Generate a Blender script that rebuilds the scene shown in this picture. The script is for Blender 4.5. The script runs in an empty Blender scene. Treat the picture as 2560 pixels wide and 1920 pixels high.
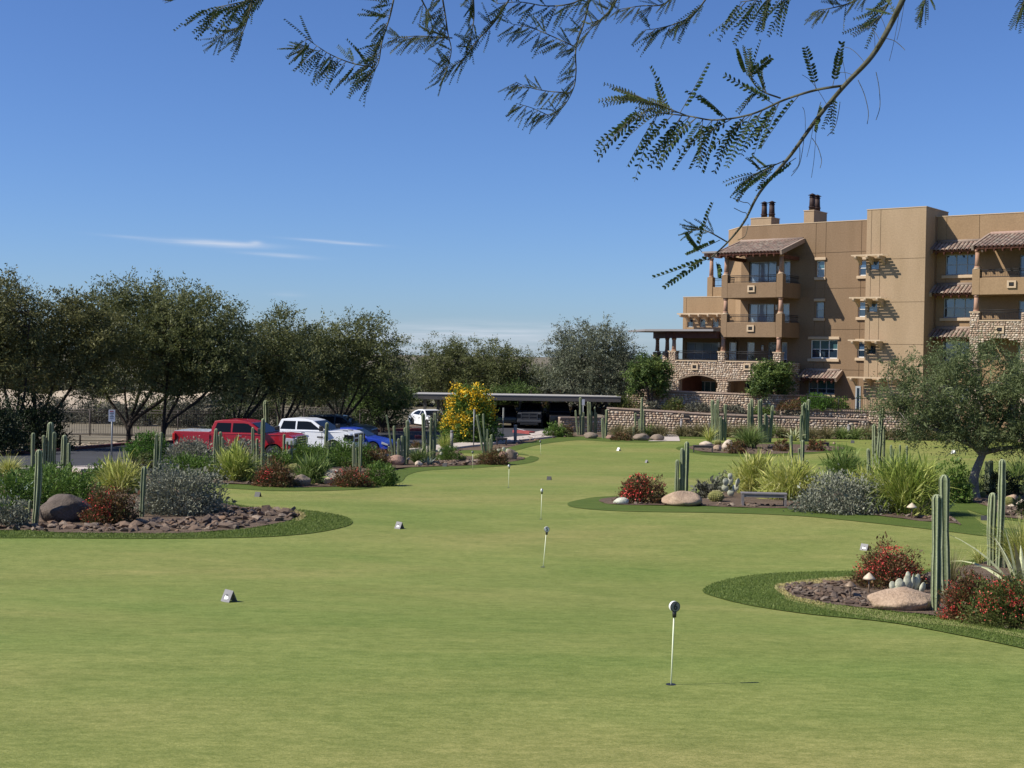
import bpy, bmesh, math, random
import numpy as np
from mathutils import Vector, Matrix, Euler, noise as mnoise
from mathutils.geometry import delaunay_2d_cdt
random.seed(7); rng = np.random.default_rng(11)
R_ = math.radians
scene = bpy.context.scene
col = scene.collection

# ------------------------------------------------------------------ camera
FOC = 3300.0; PITCH = math.atan(75 / 3300); ROLL = 0.015; CZ = 7.0
cF = Vector((0, math.cos(PITCH), -math.sin(PITCH)))
_r = Vector((1, 0, 0)); _u = Vector((0, math.sin(PITCH), math.cos(PITCH)))
cR = _r * math.cos(ROLL) + _u * math.sin(ROLL)
cU = -_r * math.sin(ROLL) + _u * math.cos(ROLL)
cam_d = bpy.data.cameras.new('camera'); cam = bpy.data.objects.new('camera', cam_d); col.objects.link(cam)
cam_d.sensor_width = 36; cam_d.lens = 36 * FOC / 2560; cam_d.clip_start = 0.1; cam_d.clip_end = 6000
m = Matrix((cR, cU, -cF)).transposed().to_4x4(); m.translation = Vector((0, 0, CZ)); cam.matrix_world = m
scene.camera = cam

# ------------------------------------------------------------------ world, sun, exposure
SUN_EL = R_(43.5); SUN_AZ = R_(13)
sun_vec = Vector((-math.cos(SUN_AZ) * math.cos(SUN_EL), -math.sin(SUN_AZ) * math.cos(SUN_EL), math.sin(SUN_EL)))
sd = bpy.data.lights.new('sun', 'SUN'); sd.energy = 5.0; sd.angle = R_(0.53); sd.color = (1.0, 0.945, 0.85)
so = bpy.data.objects.new('sun', sd); col.objects.link(so); so.rotation_euler = sun_vec.to_track_quat('Z', 'Y').to_euler()
world = bpy.data.worlds.new('World'); scene.world = world; world.use_nodes = True
wn = world.node_tree.nodes; wl = world.node_tree.links; wn.clear()
def wmath(op, a, b=None, clamp=False):
    n = wn.new('ShaderNodeMath'); n.operation = op; n.use_clamp = clamp
    for i, v in enumerate((a, b)):
        if v is None: continue
        if isinstance(v, (int, float)): n.inputs[i].default_value = v
        else: wl.new(v, n.inputs[i])
    return n.outputs[0]
sky = wn.new('ShaderNodeTexSky'); sky.sky_type = 'NISHITA'; sky.sun_disc = False
sky.sun_elevation = SUN_EL; sky.sun_rotation = R_(257); sky.altitude = 300; sky.air_density = 0.95; sky.dust_density = 0.35; sky.ozone_density = 3.2
tc = wn.new('ShaderNodeTexCoord'); sx = wn.new('ShaderNodeSeparateXYZ'); wl.new(tc.outputs['Generated'], sx.inputs[0])
el = wmath('ARCSINE', sx.outputs[2]); az = wmath('ARCTAN2', sx.outputs[0], sx.outputs[1])
cx = wn.new('ShaderNodeCombineXYZ'); wl.new(wmath('MULTIPLY', az, 9.0), cx.inputs[0]); wl.new(wmath('MULTIPLY', el, 170.0), cx.inputs[1])
nz = wn.new('ShaderNodeTexNoise'); nz.inputs['Scale'].default_value = 1.6; nz.inputs['Detail'].default_value = 5; wl.new(cx.outputs[0], nz.inputs['Vector'])
nf = nz.outputs['Fac']
def blob(a0, e0, sa, se, tilt, amp):      # thin cirrus streaks low over the trees
    da = wmath('SUBTRACT', az, a0); de = wmath('SUBTRACT', wmath('SUBTRACT', el, e0), wmath('MULTIPLY', da, tilt))
    q = wmath('ADD', wmath('POWER', wmath('ABSOLUTE', wmath('DIVIDE', da, sa)), 2.0), wmath('POWER', wmath('ABSOLUTE', wmath('DIVIDE', de, se)), 2.0))
    return wmath('MULTIPLY', wmath('EXPONENT', wmath('MULTIPLY', q, -1.0)), amp)
def pxdir(x, y): 
    v = cF + cR * ((x - 1280) / FOC) + cU * ((960 - y) / FOC); v.normalize(); return math.atan2(v.x, v.y), math.asin(v.z)
cl = None
for (x, y, wx, hy, tl, amp) in ((545, 609, 105, 6.5, -0.02, 1.0), (400, 600, 95, 3.5, -0.05, .5), (845, 606, 90, 3.5, -0.05, .6), (695, 638, 75, 4.5, -0.05, .6), (640, 606, 14, 4.5, 0, .6), (720, 736, 40, 7, 0, .12), (1240, 832, 330, 22, 0.0, .42), (1120, 862, 420, 38, 0, .4)):
    a0, e0 = pxdir(x, y); b = blob(a0, e0, wx / FOC, hy / FOC, tl, amp); cl = b if cl is None else wmath('ADD', cl, b)
mod = wmath('MULTIPLY', wmath('SUBTRACT', nf, 0.22), 2.4, True)
clf = wmath('MULTIPLY', cl, mod, True)
vs = wn.new('ShaderNodeMix'); vs.data_type = 'RGBA'; wl.new(clf, vs.inputs[0]); 
tint = wn.new('ShaderNodeMix'); tint.data_type = 'RGBA'; tint.blend_type = 'MULTIPLY'; tint.inputs[0].default_value = 1.0; tint.inputs[7].default_value = (.77, 1.0, 1.46, 1)
wl.new(sky.outputs[0], tint.inputs[6]); wl.new(tint.outputs[2], vs.inputs[6]); vs.inputs[7].default_value = (8.4, 9.0, 10.2, 1)
bg = wn.new('ShaderNodeBackground'); bg.inputs[1].default_value = 0.066; wl.new(vs.outputs[2], bg.inputs[0])
wo = wn.new('ShaderNodeOutputWorld'); wl.new(bg.outputs[0], wo.inputs[0])
scene.view_settings.view_transform = 'Standard'; scene.view_settings.look = 'None'; scene.view_settings.exposure = 0.35; scene.view_settings.gamma = 1.0
scene.view_settings.use_curve_mapping = False
scene.render.engine = 'CYCLES'; scene.cycles.max_bounces = 6; scene.cycles.transparent_max_bounces = 8

# ------------------------------------------------------------------ ground shape and pixel -> place
_GY = [-60, 0, 14.1, 27.7, 38, 50, 66, 76, 91, 120, 3000]
_GZ = [4.5, 4.4, 3.49, 2.53, 2.26, 1.94, 1.25, 1.16, 1.12, 1.10, 1.10]
_GM = []
for i in range(len(_GY)):
    if i in (0, len(_GY) - 1): _GM.append(0.0)
    else:
        a = (_GZ[i] - _GZ[i-1]) / (_GY[i] - _GY[i-1]); b = (_GZ[i+1] - _GZ[i]) / (_GY[i+1] - _GY[i]); _GM.append(0 if a * b <= 0 else 2 * a * b / (a + b))
def sstep(a, b, x):
    t = min(1, max(0, (x - a) / (b - a))); return t * t * (3 - 2 * t)
def gz(X, Y):
    if Y <= _GY[0]: z = _GZ[0]
    elif Y >= _GY[-1]: z = _GZ[-1]
    else:
        i = 0
        while _GY[i+1] < Y: i += 1
        h = _GY[i+1] - _GY[i]; t = (Y - _GY[i]) / h
        z = (2*t**3 - 3*t*t + 1) * _GZ[i] + (t**3 - 2*t*t + t) * h * _GM[i] + (-2*t**3 + 3*t*t) * _GZ[i+1] + (t**3 - t*t) * h * _GM[i+1]
    z += .38 * sstep(4, 13, -X) * sstep(44, 60, Y) * (1 - sstep(67, 80, Y))
    z += .05 * math.sin(X * .31 + Y * .12) * sstep(16, 24, Y) * (1 - sstep(60, 85, Y)) * .6
    return z
def ray(px, py): return cF + cR * ((px - 1280) / FOC) + cU * ((960 - py) / FOC)
CAMP = Vector((0, 0, CZ))
def G(px, py, lift=0.0):
    """the point of the ground seen at a pixel of the photograph"""
    d = ray(px, py); t = 6.0; prev = t
    while t < 400:
        P = CAMP + d * t
        if P.z < gz(P.x, P.y) + lift:
            a, b = prev, t
            for _ in range(24):
                c = (a + b) / 2; P = CAMP + d * c
                if P.z < gz(P.x, P.y) + lift: b = c
                else: a = c
            P = CAMP + d * b; return Vector((P.x, P.y, gz(P.x, P.y)))
        prev = t; t += .4
    P = CAMP + d * 400; return Vector((P.x, P.y, gz(P.x, P.y)))
def AT(px, py, Y):
    d = ray(px, py); return CAMP + d * (Y / d.y)
def mpp(P): return (P - CAMP).dot(cF) / FOC       # metres per pixel at a point

# ------------------------------------------------------------------ object helpers
def tag(o, label=None, cat=None, group=None, kind=None):
    if label: o['label'] = label
    if cat: o['category'] = cat
    if group: o['group'] = group
    if kind: o['kind'] = kind
    return o
def thing(name, label, cat, loc=(0, 0, 0), rz=0.0, group=None):
    o = bpy.data.objects.new(name, None); col.objects.link(o); o.location = loc; o.rotation_euler = (0, 0, rz); o.empty_display_size = .2
    return tag(o, label, cat, group)
def link(name, me, parent=None, loc=None, rot=None, scale=None):
    o = bpy.data.objects.new(name, me); col.objects.link(o)
    if parent: o.parent = parent
    if loc is not None: o.location = loc
    if rot is not None: o.rotation_euler = rot
    if scale is not None: o.scale = scale
    return o
class MB:
    def __init__(s): s.v = []; s.f = []; s.sm = []
    def add(s, vs, fs, smooth=False):
        b = len(s.v); s.v.extend([tuple(v) for v in vs]); s.f.extend([tuple(b + i for i in f) for f in fs]); s.sm.extend([smooth] * len(fs)); return s
    def box(s, x0, x1, y0, y1, z0, z1, M=None):
        vs = [Vector((x, y, z)) for z in (z0, z1) for y in (y0, y1) for x in (x0, x1)]
        if M is not None: vs = [M @ v for v in vs]
        return s.add(vs, [(0, 2, 3, 1), (4, 5, 7, 6), (0, 1, 5, 4), (2, 6, 7, 3), (0, 4, 6, 2), (1, 3, 7, 5)])
    def cyl(s, p, r0, r1, h, n=12, smooth=True, caps=True):
        p = Vector(p); return s.tube([p, p + Vector((0, 0, h))], [r0, r1], n, smooth, caps)
    def tube(s, pts, rad, n=6, smooth=True, caps=True):
        pts = [Vector(q) for q in pts]; vs = []; fs = []; prev = None
        for i, q in enumerate(pts):
            d = (pts[min(i+1, len(pts)-1)] - pts[max(i-1, 0)])
            if d.length < 1e-9: d = Vector((0, 0, 1))
            d.normalize()
            if prev is None:
                a = d.orthogonal().normalized()
            else:
                a = prev - d * prev.dot(d)
                a = a.normalized() if a.length > 1e-6 else d.orthogonal().normalized()
            prev = a; b = d.cross(a); r = rad[i] if isinstance(rad, (list, tuple)) else rad
            for k in range(n):
                t = 2 * math.pi * k / n; vs.append(q + (a * math.cos(t) + b * math.sin(t)) * r)
        for i in range(len(pts) - 1):
            for k in range(n):
                k2 = (k + 1) % n; fs.append((i*n + k, i*n + k2, (i+1)*n + k2, (i+1)*n + k))
        s.add(vs, fs, smooth)
        if caps:
            b = len(s.v) - len(vs); s.f.append(tuple(b + k for k in reversed(range(n)))); s.f.append(tuple(b + (len(pts)-1)*n + k for k in range(n))); s.sm += [False, False]
        return s
    def prism(s, poly, y0, y1, M=None, y0f=None, y1f=None):
        """polygon in (x,z) extruded along y; y0f/y1f(x,z) may shape the two sides"""
        n = len(poly); vs = [Vector((x, y0 if y0f is None else y0f(x, z), z)) for x, z in poly] + [Vector((x, y1 if y1f is None else y1f(x, z), z)) for x, z in poly]
        if M is not None: vs = [M @ v for v in vs]
        return s.add(vs, [tuple(range(n)), tuple(reversed(range(n, 2*n)))] + [(i, i + n, (i+1) % n + n, (i+1) % n) for i in range(n)])
    def mesh(s, name, mat):
        me = bpy.data.meshes.new(name); me.from_pydata(s.v, [], s.f)
        if any(s.sm): me.polygons.foreach_set('use_smooth', s.sm)
        if mat: me.materials.append(mat)
        me.update(); return me
    def build(s, name, mat, parent=None, loc=None, rot=None, bevel=0, fix=True):
        me = s.mesh(name, mat)
        if fix:
            bm = bmesh.new(); bm.from_mesh(me); bmesh.ops.recalc_face_normals(bm, faces=bm.faces); bm.to_mesh(me); bm.free()
        o = link(name, me, parent, loc, rot)
        if bevel:
            b = o.modifiers.new('bevel', 'BEVEL'); b.width = bevel; b.segments = 2; b.limit_method = 'ANGLE'; b.angle_limit = R_(35)
        return o
def npmesh(name, V, F, mat, tone=None, smooth=False):
    """fast mesh from arrays; F has a fixed number of corners; tone: a per-leaf colour variation"""
    me = bpy.data.meshes.new(name); k = F.shape[1]
    me.vertices.add(len(V)); me.vertices.foreach_set('co', np.asarray(V, np.float32).ravel())
    me.loops.add(F.size); me.loops.foreach_set('vertex_index', F.astype(np.int32).ravel())
    me.polygons.add(len(F)); me.polygons.foreach_set('loop_start', np.arange(0, F.size, k, dtype=np.int32))
    if smooth: me.polygons.foreach_set('use_smooth', np.ones(len(F), bool))
    if tone is not None:
        a = me.attributes.new('tone', 'FLOAT', 'FACE'); a.data.foreach_set('value', np.asarray(tone, np.float32))
    me.materials.append(mat); me.update(calc_edges=True); return me

# ------------------------------------------------------------------ materials
def mat_nodes(name):
    m = bpy.data.materials.new(name); m.use_nodes = True; nt = m.node_tree; nt.nodes.clear(); return m, nt.nodes, nt.links
def ramp(N, cols, fac_out, L, interp='LINEAR'):
    r = N.new('ShaderNodeValToRGB'); cr = r.color_ramp; cr.interpolation = interp
    while len(cr.elements) > 1: cr.elements.remove(cr.elements[-1])
    cr.elements[0].position = cols[0][0]; cr.elements[0].color = (*cols[0][1], 1)
    for p_, c in cols[1:]:
        e = cr.elements.new(p_); e.color = (*c, 1)
    L.new(fac_out, r.inputs[0]); return r.outputs[0]
def noise_fac(N, L, scale, detail=3, rough=.55, coord='Object', stretch=None, dist=0):
    tcn = N.new('ShaderNodeTexCoord'); out = tcn.outputs[coord]
    if stretch:
        mp = N.new('ShaderNodeMapping'); mp.inputs['Scale'].default_value = stretch; L.new(out, mp.inputs[0]); out = mp.outputs[0]
    n = N.new('ShaderNodeTexNoise'); n.inputs['Scale'].default_value = scale; n.inputs['Detail'].default_value = detail; n.inputs['Roughness'].default_value = rough; n.inputs['Distortion'].default_value = dist
    L.new(out, n.inputs['Vector']); return n.outputs['Fac']
def mixc(N, L, f, a, b, mode='MIX'):
    n = N.new('ShaderNodeMix'); n.data_type = 'RGBA'; n.blend_type = mode
    if isinstance(f, (int, float)): n.inputs[0].default_value = f
    else: L.new(f, n.inputs[0])
    for i, v in ((6, a), (7, b)):
        if isinstance(v, tuple): n.inputs[i].default_value = (*v, 1)
        else: L.new(v, n.inputs[i])
    return n.outputs[2]
def finish(N, L, colr, rough=.8, bump=None, bstr=.3, bdist=.02, metal=0, spec=.3, coat=0):
    b = N.new('ShaderNodeBsdfPrincipled')
    if isinstance(colr, tuple): b.inputs['Base Color'].default_value = (*colr, 1)
    else: L.new(colr, b.inputs['Base Color'])
    b.inputs['Roughness'].default_value = rough; b.inputs['Metallic'].default_value = metal; b.inputs['Specular IOR Level'].default_value = spec; b.inputs['Coat Weight'].default_value = coat; b.inputs['Coat Roughness'].default_value = .04
    if bump is not None:
        bn = N.new('ShaderNodeBump'); bn.inputs['Strength'].default_value = bstr; bn.inputs['Distance'].default_value = bdist; L.new(bump, bn.inputs['Height']); L.new(bn.outputs[0], b.inputs['Normal'])
    o = N.new('ShaderNodeOutputMaterial'); L.new(b.outputs[0], o.inputs[0]); return b
def M_rough(name, c0, c1, scale=3., fine=40., rough=.85, bstr=.3, bdist=.01, stretch=None, spec=.2, fa=.35, coord='Object'):
    m, N, L = mat_nodes(name)
    a = noise_fac(N, L, scale, 4, coord=coord, stretch=stretch); c = ramp(N, [(.3, c0), (.7, c1)], a, L)
    b = noise_fac(N, L, fine, 3, coord=coord); c = mixc(N, L, fa, c, ramp(N, [(.3, tuple(x*.6 for x in c0)), (.7, tuple(min(1, x*1.3) for x in c1))], b, L))
    finish(N, L, c, rough, b, bstr, bdist, spec=spec); return m
def M_plain(name, c, rough=.5, metal=0, spec=.5, coat=0, var=0.0):
    m, N, L = mat_nodes(name)
    cc = c
    if var:
        a = noise_fac(N, L, 6, 3); cc = ramp(N, [(.3, tuple(x*(1-var) for x in c)), (.7, tuple(min(1, x*(1+var)) for x in c))], a, L)
    finish(N, L, cc, rough, metal=metal, spec=spec, coat=coat); return m
def M_leaf(name, cols, trans=.25, rough=.55, spec=.25):
    """foliage: per-leaf tone from the mesh, patches from noise"""
    m, N, L = mat_nodes(name)
    at = N.new('ShaderNodeAttribute'); at.attribute_name = 'tone'
    a = noise_fac(N, L, .9, 2); s = N.new('ShaderNodeMath'); s.operation = 'MULTIPLY_ADD'; L.new(a, s.inputs[0]); s.inputs[1].default_value = .8; s.inputs[2].default_value = -.4
    s2 = N.new('ShaderNodeMath'); s2.operation = 'ADD'; L.new(s.outputs[0], s2.inputs[0]); L.new(at.outputs['Fac'], s2.inputs[1])
    n = len(cols); c = ramp(N, [(i / (n - 1), k) for i, k in enumerate(cols)], s2.outputs[0], L)
    b = N.new('ShaderNodeBsdfPrincipled'); L.new(c, b.inputs['Base Color']); b.inputs['Roughness'].default_value = rough; b.inputs['Specular IOR Level'].default_value = spec
    t = N.new('ShaderNodeBsdfTranslucent'); L.new(c, t.inputs[0]); mx = N.new('ShaderNodeMixShader'); mx.inputs[0].default_value = trans
    L.new(b.outputs[0], mx.inputs[1]); L.new(t.outputs[0], mx.inputs[2]); o = N.new('ShaderNodeOutputMaterial'); L.new(mx.outputs[0], o.inputs[0]); return m
def M_rand(name, cols, rough=.8, fine=30, bstr=.3, bdist=.01, spec=.2):
    """alike pieces that differ piece by piece"""
    m, N, L = mat_nodes(name); oi = N.new('ShaderNodeObjectInfo')
    n = len(cols); c = ramp(N, [(i / (n - 1), k) for i, k in enumerate(cols)], oi.outputs['Random'], L)
    b = noise_fac(N, L, fine, 4); c = mixc(N, L, ramp(N, [(.3, (0,0,0)), (.7, (.5,.5,.5))], b, L), c, tuple(x * .5 for x in cols[0]))
    finish(N, L, c, rough, b, bstr, bdist, spec=spec); return m

def M_green():
    """cut turf: yellow-green, mottled at many sizes, faint mowing streaks"""
    m, N, L = mat_nodes('turf_cut')
    def lay(c, fac, lo, hi, p0=.36, p1=.64): return mixc(N, L, 1.0, c, ramp(N, [(p0, lo), (p1, hi)], fac, L), 'MULTIPLY')
    hue = noise_fac(N, L, .11, 3, .6, stretch=(.6, 1.3, 1), dist=.5)
    c = ramp(N, [(.34, (.158, .205, .050)), (.5, (.190, .218, .060)), (.66, (.232, .232, .075))], hue, L)
    c = lay(c, noise_fac(N, L, .32, 4, .6, stretch=(.75, 1.25, 1), dist=.8), (.90, .93, .88), (1.09, 1.06, 1.10))
    c = lay(c, noise_fac(N, L, 1.5, 4, .6, stretch=(.6, 1.3, 1), dist=.3), (.90, .93, .89), (1.09, 1.06, 1.09))
    c = lay(c, noise_fac(N, L, 7, 3, .65, stretch=(.7, 1.3, 1)), (.84, .87, .80), (1.16, 1.12, 1.18))
    vf = noise_fac(N, L, 34, 3, .7, stretch=(.8, 1.2, 1)); c = lay(c, vf, (.76, .80, .68), (1.22, 1.18, 1.26), .32, .68)
    c = lay(c, noise_fac(N, L, 110, 2, .7), (.66, .72, .58), (1.34, 1.27, 1.34), .32, .68)
    finish(N, L, c, .78, vf, .5, .015, spec=.12); return m
GREEN = M_green()
def M_turf(name, a, b, c_):
    m, N, L = mat_nodes(name); mid = noise_fac(N, L, 1.3, 4, .6, stretch=(.7, 1.4, 1)); vf = noise_fac(N, L, 30, 3, .7)
    c = mixc(N, L, .45, ramp(N, [(.3, a), (.5, b), (.75, c_)], mid, L), ramp(N, [(.3, tuple(x * .5 for x in a)), (.7, tuple(x * 1.35 for x in b))], vf, L)); finish(N, L, c, .8, vf, .7, .03, spec=.1); return m
COLLAR = M_turf('turf_collar', (.070, .108, .020), (.092, .130, .027), (.13, .16, .04))
STRAW = M_turf('turf_straw', (.42, .34, .13), (.5, .42, .18), (.25, .26, .09))
SOIL = M_rough('decomposed_granite', (.09, .06, .04), (.19, .135, .093), 1.6, 22, .95, .9, .04)
MULCH = M_rough('dark_gravel', (.080, .055, .038), (.185, .132, .092), 4, 26, .95, 1, .05)
TAN = M_rough('desert_soil_shaded', (.11, .095, .064), (.215, .182, .128), .35, 8, .95, .5, .05)  # dry soil darkened overall, with tree shade put into the colour
ASPH = M_rough('asphalt', (.040, .041, .046), (.065, .066, .072), .5, 60, .9, .4, .01)
CONC = M_rough('concrete', (.42, .36, .31), (.55, .48, .42), .8, 50, .85, .3, .005)
REDC = M_rough('painted_curb', (.24, .045, .045), (.38, .10, .095), 2, 40, .7, .2, .005)
CURBD = M_rough('dark_red_brick_curb', (.11, .035, .035), (.19, .07, .06), 2, 40, .7, .2, .005)  # darker red than the painted curb

def catmull(pts, n=6, closed=True):
    out = []; N_ = len(pts)
    for i in range(N_ if closed else N_ - 1):
        p0, p1, p2, p3 = (pts[(i - 1) % N_ if closed else max(i - 1, 0)], pts[i], pts[(i + 1) % N_], pts[(i + 2) % N_ if closed else min(i + 2, N_ - 1)])
        for k in range(n):
            t = k / n; out.append(tuple(.5 * (2*b + (c - a) * t + (2*a - 5*b + 4*c - d) * t*t + (-a + 3*b - 3*c + d) * t**3) for a, b, c, d in zip(p0, p1, p2, p3)))
    if not closed: out.append(tuple(pts[-1]))
    return out
def inside(x, y, poly):
    c = False; j = len(poly) - 1
    for i in range(len(poly)):
        if (poly[i][1] > y) != (poly[j][1] > y) and x < (poly[j][0] - poly[i][0]) * (y - poly[i][1]) / (poly[j][1] - poly[i][1] + 1e-12) + poly[i][0]: c = not c
        j = i
    return c
def sheet(name, poly, lift, mat, step=1.0, kind='structure', edge=0.0, jitter=0.0):
    """a sheet draped over the ground inside a plan polygon, with a skirt down at its rim"""
    fine = []
    for i, a in enumerate(poly):
        b = poly[(i + 1) % len(poly)]; k = max(1, int(math.hypot(b[0] - a[0], b[1] - a[1]) / step))
        fine += [(a[0] + (b[0] - a[0]) * j / k, a[1] + (b[1] - a[1]) * j / k) for j in range(k)]
    poly = fine; xs = [p_[0] for p_ in poly]; ys = [p_[1] for p_ in poly]; pts = [Vector(p_[:2]) for p_ in poly]; n = len(pts)
    y = min(ys) + step * .37
    while y < max(ys):
        x = min(xs) + step * .41
        while x < max(xs):
            if inside(x, y, poly): pts.append(Vector((x + random.uniform(-.01, .01), y + random.uniform(-.01, .01))))
            x += step
        y += step
    vs, es, fs, *_ = delaunay_2d_cdt(pts, [(i, (i + 1) % n) for i in range(n)], [list(range(n))], 1, 1e-5)
    mb = MB(); jz = [random.uniform(-jitter, jitter) if jitter else 0 for _ in vs]
    mb.add([(v.x, v.y, gz(v.x, v.y) + lift + jz[i]) for i, v in enumerate(vs)], [f for f in fs], True)
    me = mb.mesh(name, mat); bm = bmesh.new(); bm.from_mesh(me); bmesh.ops.recalc_face_normals(bm, faces=bm.faces)
    for f in bm.faces:
        if f.normal.z < 0: f.normal_flip()
    if edge:
        be = [e for e in bm.edges if e.is_boundary]; r = bmesh.ops.extrude_edge_only(bm, edges=be)
        for v in [g for g in r['geom'] if isinstance(g, bmesh.types.BMVert)]: v.co.z -= edge
    bm.to_mesh(me); bm.free(); o = link(name, me); o['kind'] = kind; return o
def gp(pts, n=6): return [(q.x, q.y) for q in (G(a, b) for a, b in catmull(pts, n))]
def gpl(pts): return [(q.x, q.y) for q in (G(a, b) for a, b in pts)]

# terrain, to the horizon
xs = sorted(set([-2500, -1200, -600, -300, -160, -110] + list(np.arange(-80, 80.1, 2.0)) + [110, 160, 300, 600, 1200, 2500]))
ysg = sorted(set([-60, -30, -10] + list(np.arange(0, 130.1, 2.0)) + [150, 180, 220, 300, 450, 700, 1200, 2000, 2999]))
mb = MB(); mb.add([(x, y, gz(x, y) - .10) for y in ysg for x in xs], [(j*len(xs)+i, j*len(xs)+i+1, (j+1)*len(xs)+i+1, (j+1)*len(xs)+i) for j in range(len(ysg)-1) for i in range(len(xs)-1)], True)
tag(mb.build('ground', TAN, fix=False), kind='structure')

# planted land round the green (brown gravel), from the foreground left to the terrace walls
LAND = [(-900, 1420), (-500, 1345), (-10, 1340), (640, 1335), (760, 1295), (1000, 1200), (1330, 1150), (1480, 1104), (2160, 1103), (2700, 1112), (3300, 1130), (3300, 1084), (2300, 1080), (1700, 1077), (1400, 1082), (1290, 1098), (1132, 1121), (1060, 1130), (900, 1150), (600, 1160), (400, 1168), (192, 1176), (0, 1185), (-500, 1200), (-1100, 1230)]
sheet('planting_ground', gpl(LAND), -.035, SOIL, 1.2)
GREEN_PX = [(-700, 1352), (-300, 1341), (0, 1333), (300, 1337), (600, 1326), (730, 1303), (757, 1290), (737, 1279), (680, 1273), (600, 1268), (540, 1255), (500, 1236), (440, 1222), (428, 1211), (520, 1211), (600, 1216), (700, 1221), (800, 1222), (880, 1219), (950, 1209), (984, 1196), (1000, 1178), (1060, 1171), (1160, 1168), (1240, 1162), (1300, 1154), (1316, 1147), (1295, 1141), (1230, 1143), (1170, 1140), (1160, 1129), (1240, 1128), (1290, 1117), (1335, 1106), (1390, 1098), (1440, 1096), (1525, 1101), (1600, 1102), (1662, 1102), (1700, 1094), (1777, 1093), (1900, 1095), (2044, 1095), (2160, 1097), (2270, 1099), (2500, 1103), (2800, 1110)]
gpoly = gp(GREEN_PX, 5)[:-5] + [(60, 76), (60, 4), (-30, 4), (-40, 22)]
sheet('putting_green', gpoly, .0, GREEN, 1.1)

COLL = {
 'A': [(-700, 1352), (-10, 1346), (250, 1347), (450, 1347), (640, 1344), (760, 1336), (840, 1323), (879, 1310), (868, 1295), (810, 1283), (740, 1275), (620, 1268), (540, 1252), (560, 1290), (0, 1325), (-700, 1335)],
 'C': [(1419, 1259), (1450, 1250), (1510, 1242), (1700, 1236), (1900, 1230), (2200, 1228), (2376, 1250), (2440, 1298), (2480, 1316), (2620, 1330), (2800, 1342), (2800, 1362), (2600, 1351), (2480, 1343), (2350, 1327), (2180, 1308), (2000, 1291), (1800, 1283), (1560, 1279), (1440, 1270)],
 'F': [(1757, 1476), (1796, 1456), (1891, 1438), (2024, 1431), (2138, 1429), (2300, 1428), (2440, 1400), (2700, 1380), (2900, 1400), (2900, 1720), (2700, 1660), (2560, 1623), (2366, 1583), (2214, 1556), (2024, 1537), (1872, 1514), (1777, 1490)],
 'B': [(400, 1206), (600, 1212), (800, 1216), (950, 1200), (985, 1178), (1060, 1166), (1290, 1150), (1310, 1135), (1160, 1133), (1160, 1126), (1240, 1126), (1290, 1114), (1335, 1103), (1390, 1094), (1440, 1091), (1600, 1098), (1700, 1090), (1780, 1090), (1778, 1097), (1700, 1097), (1640, 1106), (1540, 1105), (1440, 1101), (1350, 1112), (1300, 1124), (1262, 1134), (1330, 1140), (1347, 1147), (1322, 1158), (1240, 1167), (1160, 1172), (1065, 1177), (1020, 1188), (1000, 1206), (940, 1219), (860, 1226), (700, 1228), (540, 1220), (430, 1217)],
 'M': [(1690, 1122), (1740, 1112), (1900, 1106), (2080, 1110), (2140, 1121), (2110, 1128), (2000, 1137), (1890, 1142), (1760, 1137)],
 'D': [(2373, 1240), (2440, 1232), (2700, 1215), (2900, 1215), (2900, 1345), (2700, 1318), (2560, 1305), (2500, 1297), (2440, 1282), (2390, 1262)],
}
for k, px in COLL.items(): sheet('turf_collar', gp(px, 5), .014, COLLAR, 1.4)
# thin yellow straw rim at bed tips
def band(name, px, wpx, lift, mat):
    c = catmull(px, 5, False); a = [G(x, y - w_ * .5) for (x, y), w_ in zip(c, np.interp(np.linspace(0, 1, len(c)), np.linspace(0, 1, len(wpx)), wpx))]; b = [G(x, y + w_ * .5) for (x, y), w_ in zip(c, np.interp(np.linspace(0, 1, len(c)), np.linspace(0, 1, len(wpx)), wpx))]
    sheet(name, [(q.x, q.y) for q in a] + [(q.x, q.y) for q in reversed(b)], lift, mat, 1.5)
DRYG = M_turf('turf_dry_edge', (.20, .22, .075), (.27, .27, .10), (.34, .31, .13))
band('straw_edge', [(2130, 1450), (2030, 1458), (1975, 1464), (1946, 1471), (1960, 1484), (1985, 1493)], [4, 6, 9, 12, 9, 4], .022, STRAW)
band('straw_edge', [(660, 1275), (705, 1278), (742, 1283), (757, 1291), (745, 1300)], [3, 5, 8, 9, 3], .022, STRAW)
band('dry_turf', [(1960, 1497), (2100, 1522), (2240, 1545), (2330, 1556), (2420, 1567), (2600, 1600)], [8, 20, 20, 14, 10, 12], .018, DRYG)

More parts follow.
